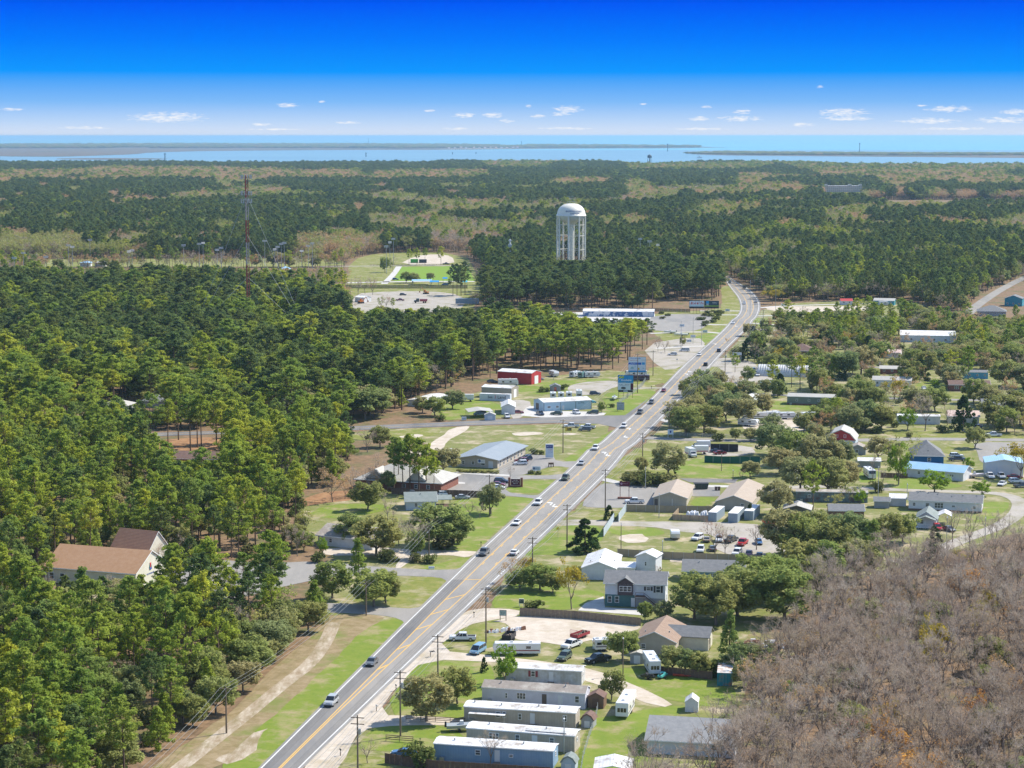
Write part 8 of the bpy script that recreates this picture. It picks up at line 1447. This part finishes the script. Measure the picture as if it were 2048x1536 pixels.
ml = zn('mid_left') | zn('tower_wood'); keep &= ~(ml & (rs.rand(n) < .34)); BIG = np.where(ml, 1.35, 1.0); H_ = H_ * np.where(ml | zn('far'), rs.uniform(.72, 1.2, n), 1)
keep &= np.array([True] * n) if not PLACED else ~near_placed(X, Y)
X, Y, SPC, px, py, kind, H_, BIG = (a[keep] for a in (X, Y, SPC, px, py, kind, H_, BIG))
H_ = H_ * (1 + np.clip((Y - 1800) / 9000, 0, .12)); 
CAP = [(1425, 1478, 1378, 1378, 1470), (1108, 1178, 521, 521, 640), (80, 330, 1150, 1150, 1300), (212, 330, 1125, 1125, 1150), (335, 455, 922, 922, 1010), (285, 455, 874, 880, 940), (690, 960, 617, 617, 740), (1150, 1320, 637, 637, 720), (1642, 1732, 385, 385, 460), (700, 950, 566, 566, 620), (80, 700, 536, 536, 575), (640, 700, 1090, 1090, 1160), (190, 335, 822, 822, 880), (985, 1075, 770, 770, 830), (1730, 2060, 405, 400, 425)]
for x0_, x1_, yt, ya, yb_ in CAP:
    m = (px > x0_) & (px < x1_) & (py > ya) & (py < yb_); cap_ = (py - yt) * HC / (py - YH); H_ = np.where(m, np.minimum(H_, cap_), H_)
    kind[m & (H_ < 10.5) & ((kind == 'pine') | (kind == 'dpine'))] = 'young_pine'
for (bx, by, lb, w, dd) in BLD:
    if by > 1700 or 'hip-roofed grey house' in lb or by < 360: continue
    xa, yb_ = proj(bx - w * .42, by - dd / 2); xb, _q = proj(bx + w * .42, by - dd / 2)
    m = (px > xa) & (px < xb) & (py > yb_) & (py < yb_ + 95) & (rs.rand(len(px)) < .85) & (px > 1000); H_ = np.where(m, np.minimum(H_, (py - yb_ + 3) * HC / (py - YH)), H_)
ok_ = (H_ > 2.2) | ((kind == 'bush') & (H_ > 1)); X, Y, SPC, px, py, kind, H_, BIG = (a[ok_] for a in (X, Y, SPC, px, py, kind, H_, BIG))
WID = np.clip(SPC / 6.3, 1, 2.6) * rs.uniform(.85, 1.2, len(X)) * BIG
# trees hidden by nothing and large in the photo stand singly, the rest of each kind is one mass
inf = (px > -15) & (px < 2063) & (proj(X, Y, H_)[1] < 1536) ; zl = {}
def region(x, y):
    if y < 560: return 'in the far forest'
    if x > 1280 and y > 1050: return 'in the bare woods at the lower right'
    if x < 700 and y > 1230: return 'in the dense wood at the lower left'
    if x < 720 and y > 1000: return 'in the wood round the cream hall'
    if x < 760 and y > 870: return 'in the wood just below the side road'
    if x < 1310 and y > 640: return 'in the tall pine wood north of the side road'
    if x < 1490 and y < 640: return 'in the dark wood below the water tower'
    if x > 1340 and y > 640: return 'among the houses right of the highway'
    return 'in the mixed wood right of the highway bend'
ADJ = {'dpine': 'dark green pine tree', 'orange': 'orange-leaved tree', 'pine': 'tall pine tree', 'young_pine': 'bushy young pine', 'oak': 'olive evergreen tree', 'bare': 'leafless grey tree', 'bud': 'yellow-green budding tree', 'rust': 'brownish budding tree', 'red': 'red-budded tree', 'gold': 'golden-leaved tree', 'lime': 'light green tree', 'cedar': 'dark conifer', 'bush': 'dark green undergrowth bush'}
SINGLE = {'dpine': 60, 'pine': 285, 'young_pine': 60, 'oak': 170, 'bare': 270, 'bud': 60, 'rust': 70, 'red': 20, 'gold': 30, 'lime': 10, 'bush': 120, 'cedar': 10}
SINGLE['orange'] = 10
single = np.zeros(len(X), bool)
for kd, mx_ in SINGLE.items():
    idx = np.where((kind == kd) & inf)[0]; idx = idx[np.argsort(Y[idx])][:mx_]; single[idx] = True
for i in np.where(single)[0]:
    tree(kind[i], X[i], Y[i], H_[i], '%s %s' % (ADJ[kind[i]].replace(' tree', '').replace('dark green undergrowth bush', 'undergrowth bush'), where(X[i], Y[i])), '%ss %s' % (ADJ[kind[i]], region(px[i], py[i])), wide=WID[i])
def mass(name, label, kinds, m):
    idx = np.where(m)[0]
    if not len(idx): return
    col = bpy.data.collections.new(name + '_kinds'); order = []
    srcs = [(k, j) for k in kinds for j in range(len(TREES[k]))]
    for q, (k, j) in enumerate(srcs):
        o = bpy.data.objects.new('%02d_src' % q, TREES[k][j]['whole']); col.objects.link(o)
    off = {}; q = 0
    for k in kinds: off[k] = q; q += len(TREES[k])
    me = bpy.data.meshes.new(name); me.vertices.add(len(idx)); co = np.stack([X[idx], Y[idx], np.zeros(len(idx))], 1); me.vertices.foreach_set('co', co.astype(np.float32).ravel())
    var = np.array([off[kind[i]] + rs.randint(len(TREES[kind[i]])) for i in idx], np.int32); hh = np.array([TREES[kind[i]][v - off[kind[i]]]['h'] for i, v in zip(idx, var)]); s = H_[idx] / hh
    at = me.attributes.new('var', 'INT', 'POINT'); at.data.foreach_set('value', var)
    at = me.attributes.new('rot', 'FLOAT', 'POINT'); at.data.foreach_set('value', rs.uniform(0, 6.283, len(idx)).astype(np.float32))
    at = me.attributes.new('scl', 'FLOAT_VECTOR', 'POINT'); at.data.foreach_set('vector', np.stack([s * WID[idx], s * WID[idx], s], 1).astype(np.float32).ravel())
    o = link(name, me); props(o, label, 'woodland', kind='stuff')
    ng = bpy.data.node_groups.new(name, 'GeometryNodeTree'); ng.interface.new_socket('Geometry', in_out='INPUT', socket_type='NodeSocketGeometry'); ng.interface.new_socket('Geometry', in_out='OUTPUT', socket_type='NodeSocketGeometry')
    A = ng.nodes.new; gi = A('NodeGroupInput'); go = A('NodeGroupOutput'); ci = A('GeometryNodeCollectionInfo'); ci.inputs['Collection'].default_value = col; ci.inputs['Separate Children'].default_value = True; ci.inputs['Reset Children'].default_value = True
    ip = A('GeometryNodeInstanceOnPoints'); ip.inputs['Pick Instance'].default_value = True
    def na(nm, t): a = A('GeometryNodeInputNamedAttribute'); a.data_type = t; a.inputs['Name'].default_value = nm; return a.outputs['Attribute']
    cx = A('ShaderNodeCombineXYZ'); l = ng.links.new; l(na('rot', 'FLOAT'), cx.inputs[2]); er = A('FunctionNodeEulerToRotation'); l(cx.outputs[0], er.inputs[0])
    mp = A('GeometryNodeMeshToPoints'); l(gi.outputs[0], mp.inputs[0]); l(mp.outputs[0], ip.inputs['Points']); l(ci.outputs[0], ip.inputs['Instance']); l(na('var', 'INT'), ip.inputs['Instance Index']); l(er.outputs[0], ip.inputs['Rotation']); l(na('scl', 'FLOAT_VECTOR'), ip.inputs['Scale']); l(ip.outputs[0], go.inputs[0])
    md = o.modifiers.new('scatter', 'NODES'); md.node_group = ng; return o
rest = ~single
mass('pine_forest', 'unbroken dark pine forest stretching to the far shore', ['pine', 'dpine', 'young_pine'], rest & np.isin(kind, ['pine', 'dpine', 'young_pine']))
mass('bare_woods', 'mass of leafless grey-brown trees behind the nearest ones', ['bare'], rest & (kind == 'bare'))
mass('budding_woods', 'patches of yellow-green budding trees in the far forest', ['bud', 'lime', 'gold'], rest & np.isin(kind, ['bud', 'lime', 'gold']))
mass('brown_woods', 'patches of rusty brown and red budding trees in the far forest', ['rust', 'red', 'orange'], rest & np.isin(kind, ['rust', 'red', 'orange']))
mass('evergreen_woods', 'olive evergreen trees mixed into the far woods', ['oak'], rest & (kind == 'oak'))
mass('undergrowth', 'dark undergrowth bushes on the woodland floor', ['bush', 'cedar'], rest & np.isin(kind, ['bush', 'cedar']))
print('TREES', len(X), int(single.sum()), {k: int((kind == k).sum()) for k in set(kind)})
# island scrub: low woodland on the barrier island and spit
for nm, lb, poly, nn, hh_ in (('island_scrub', 'dark scrub woodland on the long barrier island', [(-100, 290), (400, 288.6), (700, 289), (1000, 290.5), (1200, 292), (1390, 293.5), (1400, 295.6), (1200, 296.4), (1040, 296.4), (800, 297.5), (500, 296.5), (100, 297), (-100, 297)], 9000, 26), ('spit_scrub', 'dark scrub woodland on the low spit right of the inlet', [(1372, 307.9), (1440, 305.2), (1600, 306.9), (1800, 308), (2100, 309), (2100, 311), (1800, 311.5), (1560, 310.6), (1440, 309.6)], 5000, 16)):
    qx = rs.uniform(min(p[0] for p in poly), max(p[0] for p in poly), nn); qy = rs.uniform(min(p[1] for p in poly), max(p[1] for p in poly), nn); m = inpoly(poly, qx, qy); qx, qy = qx[m], qy[m]
    W_ = np.array([G(a, b) for a, b in zip(qx, qy)]); dens = vnoise(W_[:, 0], W_[:, 1] * .3, 700, 12) > .28; W_ = W_[dens]
    X, Y = W_[:, 0], W_[:, 1]; kind = np.where(rs.rand(len(X)) < .85, 'oak', 'rust'); H_ = rs.uniform(.4, 1, len(X)) * hh_; WID = np.full(len(X), 3.2)
    mass(nm, lb, ['oak', 'rust'], np.ones(len(X), bool))
# small markers far out
for k, (px_, py_, hh_) in enumerate(((737, 288.5, 75), (1043, 295, 60), (1335, 303, 55), (1719, 303, 60), (732, 314, 22), (905, 309, 14), (952, 308, 12), (330, 320, 30))):
    X_, Y_ = G(px_, py_); o = empty('beacon', X_, Y_, 0, label=['thin tower on the barrier island skyline', 'lighthouse beside the island houses', 'beacon on piles in the inlet', 'beacon beyond the right-hand spit', 'channel marker in the sound left of centre', 'small marker in the sound, left of a pair', 'small marker in the sound, right of a pair', 'marker beside the marsh bar'][k], cat='beacon')
    MB().tube((0, 0, 0), (0, 0, hh_), 3, 2, 6).box(-4, -4, hh_ * .85, 4, 4, hh_).put('post', m_dt, o)
X_, Y_ = G(1399, 316.5); o = empty('boat', X_, Y_, 0, label='white boat with wake out on the sound', cat='boat'); MB().prism([(-14, 0), (-15, 6), (16, 8), (11, 0)], -4, 4).box(-6, -3, 6, 4, 3, 12).put('hull', m_trim, o)
# ------------------------------------------------------------------ air
if HAZE:
    D_ = HAZE; hz = MB().box(-FAR * 1.02, -4000, -3, FAR * 1.02, FAR * 1.01, 122).mesh('haze', []) if False else MB().box(-FAR * 1.02, -4000, -3, FAR * 1.02, FAR * 1.01, 122)
    m = bpy.data.materials.new('haze_air'); m.use_nodes = True; nt = m.node_tree; nt.nodes.clear(); o_ = nt.nodes.new('ShaderNodeOutputMaterial'); v = nt.nodes.new('ShaderNodeVolumePrincipled')
    v.inputs['Color'].default_value = (.38, .60, .80, 1); v.inputs['Density'].default_value = D_; v.inputs['Anisotropy'].default_value = .2; nt.links.new(v.outputs[0], o_.inputs['Volume'])
    link('haze', hz.mesh('haze', m), kind='stuff', label='faint blue sea air over the far forest and water')
